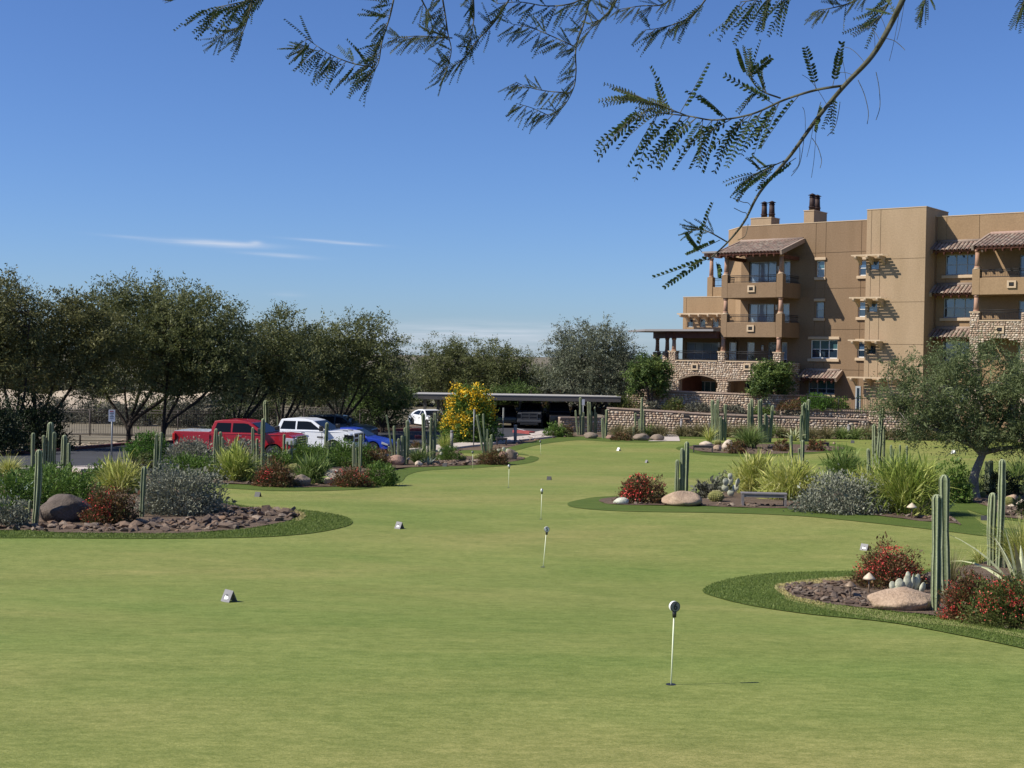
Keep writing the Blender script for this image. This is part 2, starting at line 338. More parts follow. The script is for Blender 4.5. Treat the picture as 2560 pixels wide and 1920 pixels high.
BEDS = {
 'A': [(-700, 1345), (-10, 1328), (150, 1334), (300, 1335), (450, 1335), (600, 1325), (680, 1313), (735, 1300), (755, 1290), (738, 1280), (680, 1274), (600, 1269), (540, 1256), (495, 1236), (428, 1225), (420, 1209), (520, 1208), (640, 1214), (760, 1219), (880, 1216), (950, 1207), (982, 1193), (975, 1174), (1060, 1168), (1160, 1165), (1240, 1159), (1290, 1153), (1312, 1147), (1290, 1142), (1220, 1144), (1165, 1142), (1080, 1146), (950, 1160), (600, 1180), (300, 1200), (0, 1215), (-700, 1235)],
 'C': [(1500, 1255), (1532, 1262), (1638, 1265), (1751, 1266), (1851, 1270), (1996, 1273), (2113, 1282), (2240, 1296), (2303, 1304), (2379, 1309), (2402, 1314), (2392, 1303), (2376, 1290), (2330, 1240), (2200, 1232), (2000, 1228), (1850, 1230), (1700, 1238), (1560, 1243), (1505, 1249)],
 'F': [(1946, 1471), (1986, 1461), (2050, 1455), (2119, 1452), (2230, 1446), (2350, 1432), (2450, 1410), (2560, 1395), (2900, 1410), (2900, 1680), (2700, 1620), (2560, 1580), (2480, 1563), (2328, 1542), (2176, 1525), (2050, 1509), (1978, 1492)],
 'M': [(1722, 1121), (1770, 1131), (1896, 1136), (2007, 1132), (2081, 1127), (2112, 1122), (2080, 1116), (1950, 1111), (1800, 1110), (1740, 1114)],
 'D': [(2385, 1241), (2420, 1252), (2480, 1272), (2503, 1290), (2560, 1300), (2900, 1325), (2900, 1222), (2700, 1222), (2560, 1228), (2440, 1236)],
}
beds = {}
for k, px in BEDS.items():
    beds[k] = sheet('gravel_bed', gp(px, 5), .03, MULCH, .8, jitter=.012)
# parking lot, curbs and pavements
ASPX = [(-1200, 1185), (-600, 1158), (0, 1139), (317, 1113), (450, 1106), (700, 1091), (900, 1079), (1030, 1072), (1230, 1066), (1560, 1061), (1560, 1076), (1380, 1078), (1300, 1090), (1240, 1097), (1130, 1112), (1060, 1122), (900, 1143), (600, 1158), (400, 1166), (190, 1173), (0, 1180), (-600, 1198), (-1200, 1212)]
sheet('parking_lot', gpl(ASPX), .02, ASPH, 2.0)
def strip(name, pts, width, h, mat, base=0.0, kind='structure', parent=None):
    """a raised strip (kerb) along a line on the ground"""
    c = [(q.x, q.y) for q in (G(a, b) for a, b in catmull(pts, 5, False))]; vs = []; fs = []
    for i, (x, y) in enumerate(c):
        x0, y0 = c[max(i-1, 0)]; x1, y1 = c[min(i+1, len(c)-1)]; d = Vector((x1-x0, y1-y0, 0)).normalized(); nn = Vector((-d.y, d.x, 0)) * width / 2; z = gz(x, y) + base
        for s_, zz in ((-1, z - .1), (-1, z + h), (1, z + h), (1, z - .1)): vs.append((x + nn.x*s_, y + nn.y*s_, zz))
    for i in range(len(c)-1):
        for k in range(4): fs.append((i*4+k, i*4+(k+1) % 4, (i+1)*4+(k+1) % 4, (i+1)*4+k))
    fs += [(0, 1, 2, 3), tuple(len(vs) - 4 + k for k in (3, 2, 1, 0))]
    mb = MB().add(vs, fs); o = mb.build(name, mat, parent)
    if kind: o['kind'] = kind
    return o
strip('curb', [(-900, 1172), (-300, 1151), (0, 1139.5), (170, 1126), (317, 1113), (450, 1106)], .35, .16, CURBD)
strip('curb', [(450, 1106), (700, 1091), (900, 1079), (945, 1077)], .25, .15, CONC)
strip('curb', [(190, 1173.5), (0, 1180), (-600, 1198)], .3, .13, CONC)
strip('curb', [(190, 1173.5), (400, 1167), (620, 1159), (900, 1144), (1050, 1125)], .2, .13, CONC)
strip('pavement', [(186, 1176), (215, 1174.5), (240, 1172)], 1.2, .1, CONC)
strip('pavement', [(1050, 1127), (1132, 1116), (1190, 1110), (1240, 1104), (1300, 1097), (1372, 1090)], 1.9, .08, CONC)
sheet('pavement', gpl([(1330, 1092), (1385, 1086), (1400, 1080), (1352, 1080), (1322, 1086)]), .1, CONC, 2)
sheet('pavement', gpl([(1620, 1103.5), (1700, 1103.5), (1695, 1087), (1665, 1087)]), .03, CONC, 2)
strip('curb', [(1288, 1082), (1310, 1084), (1330, 1086)], .5, .22, REDC)
strip('curb', [(1038, 1096.5), (1062, 1096.5)], .5, .22, REDC)
# raised island of the parking lot
strip('curb', [(925, 1082), (960, 1079), (1010, 1078), (1058, 1078)], .3, .18, REDC)
strip('curb', [(1030, 1075), (1075, 1074)], .35, .22, CONC)
sheet('parking_island', gpl([(925, 1081), (1058, 1076), (1062, 1066), (1000, 1064), (945, 1066)]), .2, SOIL, 2, edge=.25)
# white stall lines
WPAINT = M_plain('line_paint', (.7, .7, .7), .7)
for a, b in (((1290, 1072), (1325, 1080)), ((1050, 1091), (1110, 1098))):
    A = G(*a); B = G(*b); d = (B - A).normalized(); nn = Vector((-d.y, d.x, 0)) * .06
    mb = MB().add([(q.x, q.y, gz(q.x, q.y) + .03) for q in (A - nn, B - nn, B + nn, A + nn)], [(0, 1, 2, 3)]); tag(mb.build('stall_line', WPAINT), kind='structure')
# ------------------------------------------------------------------ the apartment building
bT = Vector((0.79529, -0.60622, 0)); bN = Vector((-0.60622, -0.79529, 0))
_q = ray(2060, 800); bO = CAMP + _q * (106.8 / _q.y); bO.z = 0
def bp(px, py, w=0.0):
    """pixel -> (u along the facade, z) on the facade plane pushed out by w"""
    d = ray(px, py); t = ((bO + bN * w - CAMP).dot(bN)) / d.dot(bN); P = CAMP + d * t; return (P - bO).dot(bT), P.z
ST_TAN = M_rough('stucco_tan', (.325, .230, .138), (.39, .280, .175), .5, 9, .9, .5, .012, stretch=(1.6, 1.6, .35), fa=.22)
ST_BRN = M_rough('stucco_brown', (.203, .133, .077), (.245, .165, .100), .5, 9, .9, .5, .012, stretch=(1.6, 1.6, .35), fa=.22)
ST_OCH = M_rough('stucco_ochre', (.270, .179, .099), (.325, .218, .124), .5, 9, .9, .5, .012, stretch=(1.6, 1.6, .35), fa=.22)
TRIM = M_rough('trim_cream', (.46, .345, .225), (.54, .41, .275), 1.5, 30, .85, .2, .005)
WOOD = M_rough('stained_beam', (.085, .034, .024), (.14, .06, .04), 3, 30, .7, .3, .01)
LOGM = M_rough('log_post', (.30, .17, .11), (.44, .27, .19), 4, 25, .8, .4, .01, stretch=(1, 1, .3))
METD = M_plain('dark_iron', (.02, .019, .019), .55, .2, .4)
METG = M_plain('grey_fascia', (.25, .235, .23), .6, .0, .4)
FLUE = M_rough('rusty_flue', (.025, .017, .016), (.06, .035, .03), 4, 30, .6, .2, .01)
FRAME = M_plain('window_frame', (.34, .37, .38), .5)
FRAMEW = M_plain('window_frame_white', (.72, .72, .68), .5)
ROOMD = M_plain('niche_shade', (.012, .011, .012), .9)
BLIND = M_plain('window_blind', (.42, .5, .58), .8)
CURT = M_plain('pale_curtain', (.45, .5, .55), .8)
def M_glass(name, tint, rough=.03):
    m, N, L = mat_nodes(name); b = finish(N, L, tint, rough, spec=1.0); b.inputs['Coat Weight'].default_value = .6
    a = noise_fac(N, L, .7, 2); bn = N.new('ShaderNodeBump'); bn.inputs['Strength'].default_value = .06; bn.inputs['Distance'].default_value = .3; L.new(a, bn.inputs['Height']); L.new(bn.outputs[0], b.inputs['Normal']); return m
GL_D = M_glass('glass_dark', (.018, .032, .052)); GL_B = M_glass('glass_sky_tint', (.055, .10, .17)); GL_T = M_glass('glass_teal', (.05, .11, .12)); GL_P = M_glass('glass_curtained', (.22, .28, .34), .08)  # blue base colours put the sky's reflection into the glass
STONES = M_rand('ledger_stone', [(.62, .50, .36), (.30, .22, .16), (.52, .36, .25), (.68, .58, .46), (.40, .31, .23), (.58, .46, .32), (.46, .30, .22), (.36, .31, .27)], .85, 6, .5, .02)
def M_stone_attr():
    m, N, L = mat_nodes('rubble_stone'); at = N.new('ShaderNodeAttribute'); at.attribute_name = 'tone'
    c = ramp(N, [(0, (.28, .205, .15)), (.2, (.52, .40, .28)), (.38, (.40, .27, .19)), (.55, (.66, .54, .40)), (.7, (.44, .36, .28)), (.85, (.72, .62, .49)), (1, (.56, .40, .29))], at.outputs['Fac'], L)
    b = noise_fac(N, L, 9, 4); c = mixc(N, L, ramp(N, [(.35, (0,0,0)), (.75, (.45,.45,.45))], b, L), c, (.17, .125, .09)); finish(N, L, c, .9, b, .6, .03, spec=.1); return m
STN = M_stone_attr(); MORTAR = M_rough('mortar', (.21, .158, .115), (.29, .225, .165), 3, 30, .95, .3, .01)

def stone_mesh(name, regions, size=.30, depth=.07):
    """rubble stones standing proud of a wall: regions are (fn(a,z)->Vector, a0,a1,z0,z1,keep(a,z)), each stone is real and uneven"""
    V = []; Fc = []; tone = []
    for fn, nrm, a0, a1, z0, z1, keep in regions:
        rows = max(1, int(round((z1 - z0) / (size * .72)))); rh = (z1 - z0) / rows
        for r_ in range(rows):
            a = a0 - random.random() * size * .5
            while a < a1:
                w_ = size * random.uniform(.55, 1.5); h_ = rh * random.uniform(.85, 1.25); ca = a + w_ / 2; cz = z0 + (r_ + .5) * rh + random.uniform(-.12, .12) * rh
                lo, hi = max(a0, a), min(a1, a + w_); a += w_
                if hi - lo < .07: continue
                if keep and not keep((lo + hi) / 2, cz): continue
                n = random.choice((5, 6, 6, 7)); ph = random.random() * 6; dp = depth * random.uniform(.55, 1.2); base = len(V); ring = []
                for k in range(n):
                    t = ph + 2 * math.pi * (k + random.uniform(-.2, .2)) / n; ca_, sa_ = math.cos(t), math.sin(t); q = (abs(ca_)**3.2 + abs(sa_)**3.2) ** (-1/3.2)
                    ring.append(((lo+hi)/2 + ca_ * q * (hi-lo) * .47, min(max(cz + sa_ * q * h_ * .44, z0), z1)))
                for (x, z) in ring: V.append(fn(x, z) + nrm * .002)
                mx, mz = (lo+hi)/2, cz
                for (x, z) in ring: V.append(fn(mx + (x-mx) * .86, mz + (z-mz) * .82) + nrm * dp * random.uniform(.75, 1.05))
                V.append(fn(mx, mz) + nrm * dp * 1.15); t_ = random.random()
                for k in range(n):
                    k2 = (k+1) % n; Fc.append((base+k, base+k2, base+n+k2)); Fc.append((base+k, base+n+k2, base+n+k)); Fc.append((base+n+k, base+n+k2, base+2*n)); tone += [t_] * 3
    return npmesh(name, np.array([tuple(v) for v in V]), np.array(Fc), STN, tone)
def stones_on(name, parent, regions, size=.30, depth=.07):
    o = link(name, stone_mesh(name, regions, size, depth), parent); o['kind'] = 'stuff'; return o

B = thing('apartment_building', 'four storey tan and brown stucco apartment building with stone base, log-post balconies and tiled roofs', 'building', bO, math.atan2(bT.y, bT.x))
LN = Vector((0, -1, 0)); LU = Vector((1, 0, 0))      # facade frame: x = u, y = -w
def lp(u, z, w): return Vector((u, -w, z))
def bbox(mb, u0, u1, w0, w1, z0, z1): return mb.box(min(u0, u1), max(u0, u1), -max(w0, w1), -min(w0, w1), z0, z1)
def wall(name, u0, u1, z0, z1, w, thick, mat, openings=(), ulines=(), zlines=(), parent=None, jw=.035):
    """stucco slab with window openings and recessed control joints"""
    def cells(ops, wa, wb):
        us = sorted({u0, u1, *[x for o_ in ops for x in o_[:2]]}); zs = sorted({z0, z1, *[x for o_ in ops for x in o_[2:]]}); us = [u for u in us if u0 <= u <= u1]; zs = [z for z in zs if z0 <= z <= z1]
        for j in range(len(zs)-1):
            run = None
            for i in range(len(us)-1):
                cu, cz = (us[i]+us[i+1])/2, (zs[j]+zs[j+1])/2; hole = any(o_[0] < cu < o_[1] and o_[2] < cz < o_[3] for o_ in ops)
                if hole:
                    if run is not None: bbox(mb, run, us[i], wa, wb, zs[j], zs[j+1]); run = None
                elif run is None: run = us[i]
            if run is not None: bbox(mb, run, u1, wa, wb, zs[j], zs[j+1])
    mb = MB(); ops = list(openings); jo = [(u - jw/2, u + jw/2, z0, z1) for u in ulines] + [(u0, u1, z - jw/2, z + jw/2) for z in zlines]
    cells(ops + jo, w - .03, w); cells(ops, w - thick, w - .031); return mb.build(name, mat, parent or B, fix=False)
def window(u0, u1, z0, z1, w, cols_=1, split=.5, glass=None, frame=None, deep=.14, sill=None, lintel=None, blind=0.0, parent=None):
    f = frame or FRAME; g = glass or GL_D; mb = MB(); fw = .07; wa, wb = w - deep - .06, w - deep
    bbox(mb, u0, u1, wa, wb, z0, z0+fw); bbox(mb, u0, u1, wa, wb, z1-fw, z1); bbox(mb, u0, u0+fw, wa, wb, z0+fw, z1-fw); bbox(mb, u1-fw, u1, wa, wb, z0+fw, z1-fw)
    cw = (u1-u0) / cols_
    for i in range(1, cols_): bbox(mb, u0+cw*i-fw/2, u0+cw*i+fw/2, wa, wb, z0+fw, z1-fw)
    wo_ = mb.build('window', f, parent or B, fix=False)
    for i in range(cols_):
        a, b_ = u0 + cw*i + fw*.5, u0 + cw*(i+1) - fw*.5; zz = [z0+fw, z1-fw] if not split else [z0+fw, z0 + (z1-z0)*split, z1-fw]
        for k in range(len(zz)-1):
            gg = g[k % len(g)] if isinstance(g, (list, tuple)) else g
            pm = MB(); bbox(pm, a, b_, wa-.01, wa+.02, zz[k]+(.025 if k else 0), zz[k+1]-(.025 if k < len(zz)-2 else 0)); pm.build('pane', gg, wo_, fix=False)
        if len(zz) == 3: rm = MB(); bbox(rm, a, b_, wa, wb-.01, zz[1]-.025, zz[1]+.025); rm.build('meeting_rail', FRAMEW if frame is FRAMEW else f, wo_, fix=False)
    if blind:
        pm = MB(); n = int((z1-z0)*blind/.09)
        for k in range(n): bbox(pm, u0+fw, u1-fw, wa-.06, wa-.02, z1-fw-.09*k-.07, z1-fw-.09*k)
        pm.build('blind', BLIND, wo_, fix=False)
    if sill: sm = MB(); bbox(sm, u0-sill, u1+sill, w+.003, w+.16, z0-.26, z0-.02); sm.build('sill', TRIM, wo_, bevel=.03)
    if lintel: sm = MB(); bbox(sm, u0-lintel, u1+lintel, w+.003, w+.14, z1+.04, z1+.27); sm.build('lintel', TRIM, wo_, bevel=.03)
    return wo_
def wpx(x0, y0, x1, y1, w, **k):
    u0, z1 = bp(x0, y0, w); u1, z0 = bp(x1, y1, w); return (u0, u1, z0, z1)

# --- main wall between the balcony bay and the stair tower
TOPZ = 18.0; GRD = 1.2
w5 = wpx(2042, 652, 2061, 692, 0); w4_ = wpx(2040, 755, 2059, 794, 0); w3_ = (bp(2026, 900)[0], bp(2093, 900)[0], bp(2060, 896)[1], bp(2060, 850)[1]); w2_ = (bp(2020, 980)[0], bp(2086, 980)[0], bp(2050, 984)[1], bp(2050, 949)[1])
n4 = (3.05, 3.62, bp(2156, 689)[1], bp(2156, 651)[1]); n3 = (3.05, 3.62, n4[2]-3.27, n4[3]-3.27); n2 = (3.05, 3.62, n4[2]-6.5, n4[3]-6.5)
n4, n3, n2 = [(bp(2147, 660)[0], bp(2163, 660)[0] + .25, a[2], a[3]) for a in (n4, n3, n2)]
doorw = (-7.1, -2.3)
d4 = (bp(1872, 700)[0], bp(1940, 700)[0], 12.25, 15.0); d4b = (bp(1957, 700)[0], bp(1975, 700)[0], 12.25, 15.0)
d3 = (d4[0], d4[1]-.15, 9.0, 11.5); d3b = (d4b[0], d4b[1], 9.0, 11.5)
d2 = (bp(1866, 860)[0], bp(1886, 860)[0], 6.6, 8.3); d2b = (bp(1920, 860)[0], bp(1948, 860)[0], 5.75, 8.3); d2c = (bp(1954, 860)[0], bp(1968, 860)[0], 5.75, 8.3); d2l = (bp(1812, 860)[0]+.4, bp(1826, 860)[0]+.5, 5.75, 8.3)
g1 = (bp(1700, 970)[0]+1.6, bp(1786, 970)[0]+.8, 2.5, 4.9); g2 = (bp(1862, 970)[0], bp(1905, 970)[0], 2.5, 4.9)
vls = [bp(2040, 600)[0] - .0, bp(2065, 600)[0], bp(2154, 600)[0]]
wall('wall', -7.52, 9.0, GRD, TOPZ, 0, .3, ST_BRN, [w5, w4_, w3_, w2_, n4, n3, n2, d4, d4b, d3, d3b, d2, d2b, d2c, d2l, g2], vls, [15.55, 12.66, 9.36, 6.12])
window(*w5, 0, glass=[GL_D, GL_T], frame=FRAMEW, sill=.14, lintel=.14, blind=.35); window(*w4_, 0, glass=[GL_D, GL_B], sill=.14, lintel=.14)
window(*w3_, 0, cols_=3, glass=[GL_D, GL_T], frame=FRAMEW, sill=.2, lintel=.2, blind=.3); window(*w2_, 0, cols_=3, split=.35, glass=[GL_D, GL_T], sill=.1)
for q_ in (n4, n3, n2): window(*q_, 0, glass=[GL_D, GL_B], frame=FRAMEW, sill=.12, lintel=.12)
for q_ in (d4, d3): window(*q_, 0, cols_=3, split=.34, glass=[GL_D, GL_P], frame=FRAME, deep=.2, blind=.0)
for q_ in (d4b, d3b, d2c, d2l): window(*q_, 0, cols_=1, split=.45, glass=[GL_D, GL_P], frame=FRAMEW, deep=.1)
window(*d2, 0, glass=[GL_D, GL_P], frame=FRAMEW); window(*d2b, 0, cols_=1, split=0, glass=GL_D); window(*g2, 0, cols_=2, split=.4, glass=GL_D)
cm = MB(); bbox(cm, -7.55, 9.0, -.33, .03, TOPZ, TOPZ+.06); cm.build('coping', TRIM, B)
# roof and hidden body behind
mb = MB(); bbox(mb, -7.4, 30, -14, -1.2, GRD, TOPZ-.5); mb.build('roof_deck', ST_BRN, B)
# chamfered return wall at the left, lit by the sun
L_ = 3.8; a0 = Vector((-7.52, 0, 0)); a1 = Vector((-7.52 - L_*.7071, L_*.7071, 0)); mb = MB()
dd = (a1 - a0).normalized(); nn = Vector((-dd.y, dd.x, 0)); nn = nn if nn.x < 0 else -nn
mb.add([a0 + Vector((0,0,GRD)), a1 + Vector((0,0,GRD)), a1 + Vector((0,0,TOPZ)), a0 + Vector((0,0,TOPZ)), a0 - nn*.3 + Vector((0.0,0,GRD)), a1 - nn*.3 + Vector((0,0,GRD)), a1 - nn*.3 + Vector((0,0,TOPZ)), a0 - nn*.3 + Vector((0,0,TOPZ))], [(0,1,2,3), (7,6,5,4), (0,3,7,4), (1,5,6,2), (3,2,6,7), (0,4,5,1)])
mb.build('wall', ST_OCH, B)
cm = MB(); cm.add([a0 + nn*.03 + Vector((0,0,TOPZ)), a1 + nn*.03 + Vector((0,0,TOPZ)), a1 - nn*.34 + Vector((0,0,TOPZ)), a0 - nn*.34 + Vector((0,0,TOPZ))] + [a0 + nn*.03 + Vector((0,0,TOPZ+.06)), a1 + nn*.03 + Vector((0,0,TOPZ+.06)), a1 - nn*.34 + Vector((0,0,TOPZ+.06)), a0 - nn*.34 + Vector((0,0,TOPZ+.06))], [(3,2,1,0), (4,5,6,7), (0,1,5,4), (1,2,6,5), (2,3,7,6), (3,0,4,7)]); cm.build('coping', TRIM, B)
# chimneys
def chimney(u0, u1, w0, w1, z1, flues):
    mb = MB(); bbox(mb, u0, u1, w0, w1, TOPZ-.6, z1); c = mb.build('chimney', ST_TAN, B); cm = MB(); bbox(cm, u0-.04, u1+.04, w0-.04, w1+.04, z1, z1+.07); cm.build('cap', TRIM, c)
    for (u, w_) in flues:
        fm = MB(); p_ = lp(u, z1+.07, w_); fm.cyl(p_, .27, .21, 1.25, 14); fm.cyl(p_ + Vector((0,0,.28)), .30, .30, .07, 14); fm.cyl(p_ + Vector((0,0,1.12)), .26, .26, .06, 14); fm.cyl(p_ + Vector((0,0,1.3)), .36, .05, .16, 14); fm.cyl(p_ + Vector((0,0,1.22)), .2, .2, .1, 10); fm.build('flue', FLUE, c, fix=False)
uA, zA = bp(1877, 547, -3); uB, _ = bp(1928, 545, -3); chimney(uA, uB, -4.6, -3, zA, [((uA*.55+uB*.45)+.0, -3.8), (uA*.18+uB*.82, -3.8)])
uA, zA = bp(2010, 528, -3); uB, _ = bp(2035, 527, -3); chimney(uA, uB, -5.6, -3, zA, [(uA+.45, -3.6), (uA+.45, -4.6)])

# --- stair tower
TW0, TW1, TT = 4.28, 8.94, 18.56
tw = [wpx(2174, 652, 2197, 675, 2), wpx(2169, 757, 2193, 781, 2), wpx(2167, 862, 2189, 886, 2)]
wall('tower_wall', TW0, TW1, GRD, TT, 2, .3, ST_TAN, tw, [TW0+.38, bp(2201, 600, 2)[0]], [14.72, 11.41, 8.18])
for q_, g_ in zip(tw, (GL_B, GL_B, GL_D)): window(*q_, 2, split=0, glass=g_, deep=.16, frame=ST_TAN)
mb = MB(); bbox(mb, TW1-.3, TW1, -2.5, 1.69, GRD, TT); bbox(mb, TW0, TW0+.3, -2.5, 1.69, GRD, TT); bbox(mb, TW0, TW1, -2.8, -2.5, 17, TT); bbox(mb, TW0+.3, TW1-.3, -2.5, 1.6, TT-.6, TT-.5); mb.build('tower_wall', ST_TAN, B)
cm = MB(); bbox(cm, TW0-.03, TW1+.03, -2.83, 2.03, TT, TT+.06); cm.build('coping', TRIM, B)
# pergola brackets
def pergola(px0, px1, py, w, n_raft, slats=6, out=1.15, extra_left=None):
    u0, z = bp(px0, py, w + out); u1, _ = bp(px1, py, w + out); r = thing('trellis', None, None); r.parent = B
    for i in range(n_raft):
        u = u0 + .35 + (u1 - u0 - .7) * i / (n_raft - 1); mb = MB(); prof = [(0, -.62), (.16, -.60), (.42, -.42), (.62, -.26), (out+.05, -.22), (out+.12, -.1), (out+.12, 0), (0, 0)]
        vs = [Vector((u + s_*.075, -(w + x_ + .003), z - .06 + zz)) for s_ in (-1, 1) for x_, zz in prof]; n = len(prof); mb.add(vs, [tuple(range(n)), tuple(reversed(range(n, 2*n)))] + [(k, k+n, (k+1) % n + n, (k+1) % n) for k in range(n)]); mb.build('rafter', TRIM, r)
    for k in range(slats):
        ww = w + .22 + (out - .2) * k / (slats - 1); mb = MB(); bbox(mb, u0, u1, ww - .035, ww + .035, z - .057, z + .05); mb.build('slat', TRIM, r)
    return r
pergola(2128, 2208, 639, 2, 3); pergola(2123, 2204, 744.5, 2, 3); pergola(2120, 2201, 850.5, 2, 3); pergola(2117, 2242, 943, 2, 4)
# entrance door under the lowest pergola
mb = MB(); q_ = wpx(2139, 965, 2151, 1000, 0.05); bbox(mb, q_[0], q_[1], .01, .06, 1.6, q_[3]); dd_ = mb.build('door', FRAME, B); mb = MB(); bbox(mb, q_[0]+.12, q_[1]-.1, .061, .08, 1.8, q_[3]-.15); mb.build('pane', GL_D, dd_)

# --- right wing
RW = -.3; wr = [(bp(2363, 660, RW)[0], bp(2444, 660, RW)[0], bp(2400, 687, RW)[1], bp(2400, 636, RW)[1])]; wr.append((bp(2358, 770, RW)[0], bp(2438, 770, RW)[0], bp(2400, 794, RW)[1], bp(2400, 745, RW)[1])); wr.append((wr[1][0], wr[1][1], wr[1][2]-3.3, wr[1][3]-3.3)); wr.append((wr[1][0], wr[1][1], wr[1][2]-6.6, wr[1][3]-6.6))
rd = [(15.2, 18.2, 12.25, 14.9), (15.2, 18.2, 9.0, 11.5), (15.2, 18.2, 5.75, 8.2)]
wall('wall', 9.0, 20.5, GRD, TOPZ, RW, .3, ST_OCH, wr + rd, [bp(2367, 560, RW)[0], bp(2449, 560, RW)[0]], [])
for i, q_ in enumerate(wr): window(*q_, RW, cols_=3, glass=[GL_D, GL_B] if i else GL_B, sill=.22, frame=FRAME, blind=.55 if i == 0 else 0)
for q_ in rd: window(*q_, RW, cols_=2, split=.35, glass=[GL_D, GL_B], deep=.1)
cm = MB(); bbox(cm, 9.0, 20.5, RW-.33, RW+.03, TOPZ, TOPZ+.06); cm.build('coping', TRIM, B)

# --- barrel tiled roofs
TILEM = M_rand('clay_tile', [(.34, .235, .18), (.26, .195, .155), (.44, .34, .26), (.19, .155, .125), (.38, .25, .20), (.30, .25, .20), (.48, .40, .31)], .8, 12, .3, .01)
def tile_mesh(wid, ln):
    mb = MB(); n = 5; vs = []
    for (y, r, dz) in ((0, wid*.5, .02), (ln, wid*.42, 0)):
        for k in range(n+1): t = math.pi * k / n; vs.append((-math.cos(t)*r, y, math.sin(t)*r*.8 + dz))
        for k in range(n+1): t = math.pi * k / n; vs.append((-math.cos(t)*(r-.02), y, math.sin(t)*(r-.02)*.8 + dz))
    m_ = 2*(n+1); fs = [(k, k+1, m_+k+1, m_+k) for k in range(n)] + [(k, n+1+k, n+2+k, k+1) for k in range(n)]
    mb.add(vs, fs, False); return mb.mesh('roof_tile', TILEM)
TMESH = tile_mesh(.27, .46)
def tile_roof(u0, u1, w0, z0, w1, z1, eave_wood=True, label=None):
    """mono-pitch roof rising from the eave (w0,z0) to the wall (w1,z1)"""
    ln = math.hypot(w0-w1, z1-z0); ang = math.atan2(z1-z0, w0-w1); mb = MB()
    def pt(u, s_, h): return Vector((u, -(w0 - s_*math.cos(ang)) - h*math.sin(ang)*1.0, z0 + s_*math.sin(ang) + h*math.cos(ang)))
    vs = [pt(u, s_, h) for h in (-.16, 0) for s_ in (0, ln) for u in (u0, u1)]
    mb.add(vs, [(0,2,3,1), (4,5,7,6), (0,1,5,4), (2,6,7,3), (0,4,6,2), (1,3,7,5)]); rf = mb.build('roof', WOOD, B)
    if label: rf['label'] = label
    cols_ = int(round((u1-u0)/.30)); rows = int(math.ceil(ln/.38))
    for r_ in range(rows):
        for c_ in range(cols_):
            o = link('roof_tile', TMESH, rf); o.location = pt(u0 + (c_+.5)*(u1-u0)/cols_ + random.uniform(-.008, .008), r_*ln/rows - .07, .015 + random.uniform(0, .008)); o.rotation_euler = (ang + .03, 0, random.uniform(-.012, .012))
    rr = MB(); rr.tube([pt(u0-.02, ln-.03, .10), pt(u1+.02, ln-.03, .10)], .15, 8); rr.build('ridge_tile', METG if False else TILEM, rf)
    for u in np.arange(u0+.25, u1, .6):
        rt = MB(); vs = [pt(uu, s_, h) for h in (-.32, -.161) for s_ in (-.12, ln*.98) for uu in (u-.05, u+.05)]; rt.add(vs, [(0,2,3,1), (4,5,7,6), (0,1,5,4), (2,6,7,3), (0,4,6,2), (1,3,7,5)]); rt.build('rafter', WOOD, rf)
    for uu in (u0-.09, u1+.09):
        rt = MB(); vs = [pt(uu+e, s_, h) for h in (-.2, .16) for s_ in (-.1, ln) for e in (-.08, .08)]; rt.add(vs, [(0,2,3,1), (4,5,7,6), (0,1,5,4), (2,6,7,3), (0,4,6,2), (1,3,7,5)]); rt.build('verge', TILEM, rf)
    return rf
tile_roof(-7.55, -1.95, 4.15, 15.42, 0, 16.65)
zt = bp(2400, 623, 1.0)[1]
for dz in (0, -3.27, -6.6): tile_roof(9.12, 12.75, .95, zt + dz - .05, RW, zt + dz + .62)
tile_roof(bp(2435, 610, 3.6)[0], 18.6, 3.6, 15.25, RW, 16.45)
tile_roof(bp(2003, 945, 1)[0], bp(2089, 940, 1)[0], 1.15, bp(2050, 947, 1)[1], 0, bp(2050, 947, 1)[1] + .6)

# --- stucco balconies
def railing(name, pts, z0, z1, parent, bars=.12, rails=(0, .22, 1)):
    r = thing(name, None, None); r.parent = parent
    mb = MB()
    for a, b in zip(pts[:-1], pts[1:]):
        for k in rails: mb.tube([Vector(a) + Vector((0, 0, z1 - (z1-z0)*k)), Vector(b) + Vector((0, 0, z1 - (z1-z0)*k))], .028, 5)
    mb.build('rail', METD, r, fix=False); mb = MB()
    for a, b in zip(pts[:-1], pts[1:]):
        d = Vector(b) - Vector(a); n = max(1, int(d.length / bars))
        for k in range(1, n): p_ = Vector(a) + d * k / n; mb.tube([p_ + Vector((0,0,z0)), p_ + Vector((0,0,z1-(z1-z0)*.22))], .011, 4, caps=False)
    mb.build('baluster', METD, r, fix=False)['kind'] = 'stuff'
    return r
def log_post(u, w, z0, z1, parent=None, r=.17):
    mb = MB(); mb.tube([lp(u, z0, w), lp(u, z0 + (z1-z0)*.5, w) + Vector((.01, 0, 0)), lp(u, z1, w)], [r*1.15, r*1.02, r*.92], 12); mb.tube([lp(u, z0, w), lp(u, z0+.12, w)], [r*1.3, r*1.22], 12); mb.tube([lp(u, z1-.16, w), lp(u, z1, w)], [r*1.1, r*1.3], 12)
    return mb.build('log_post', LOGM, parent or B, fix=False)
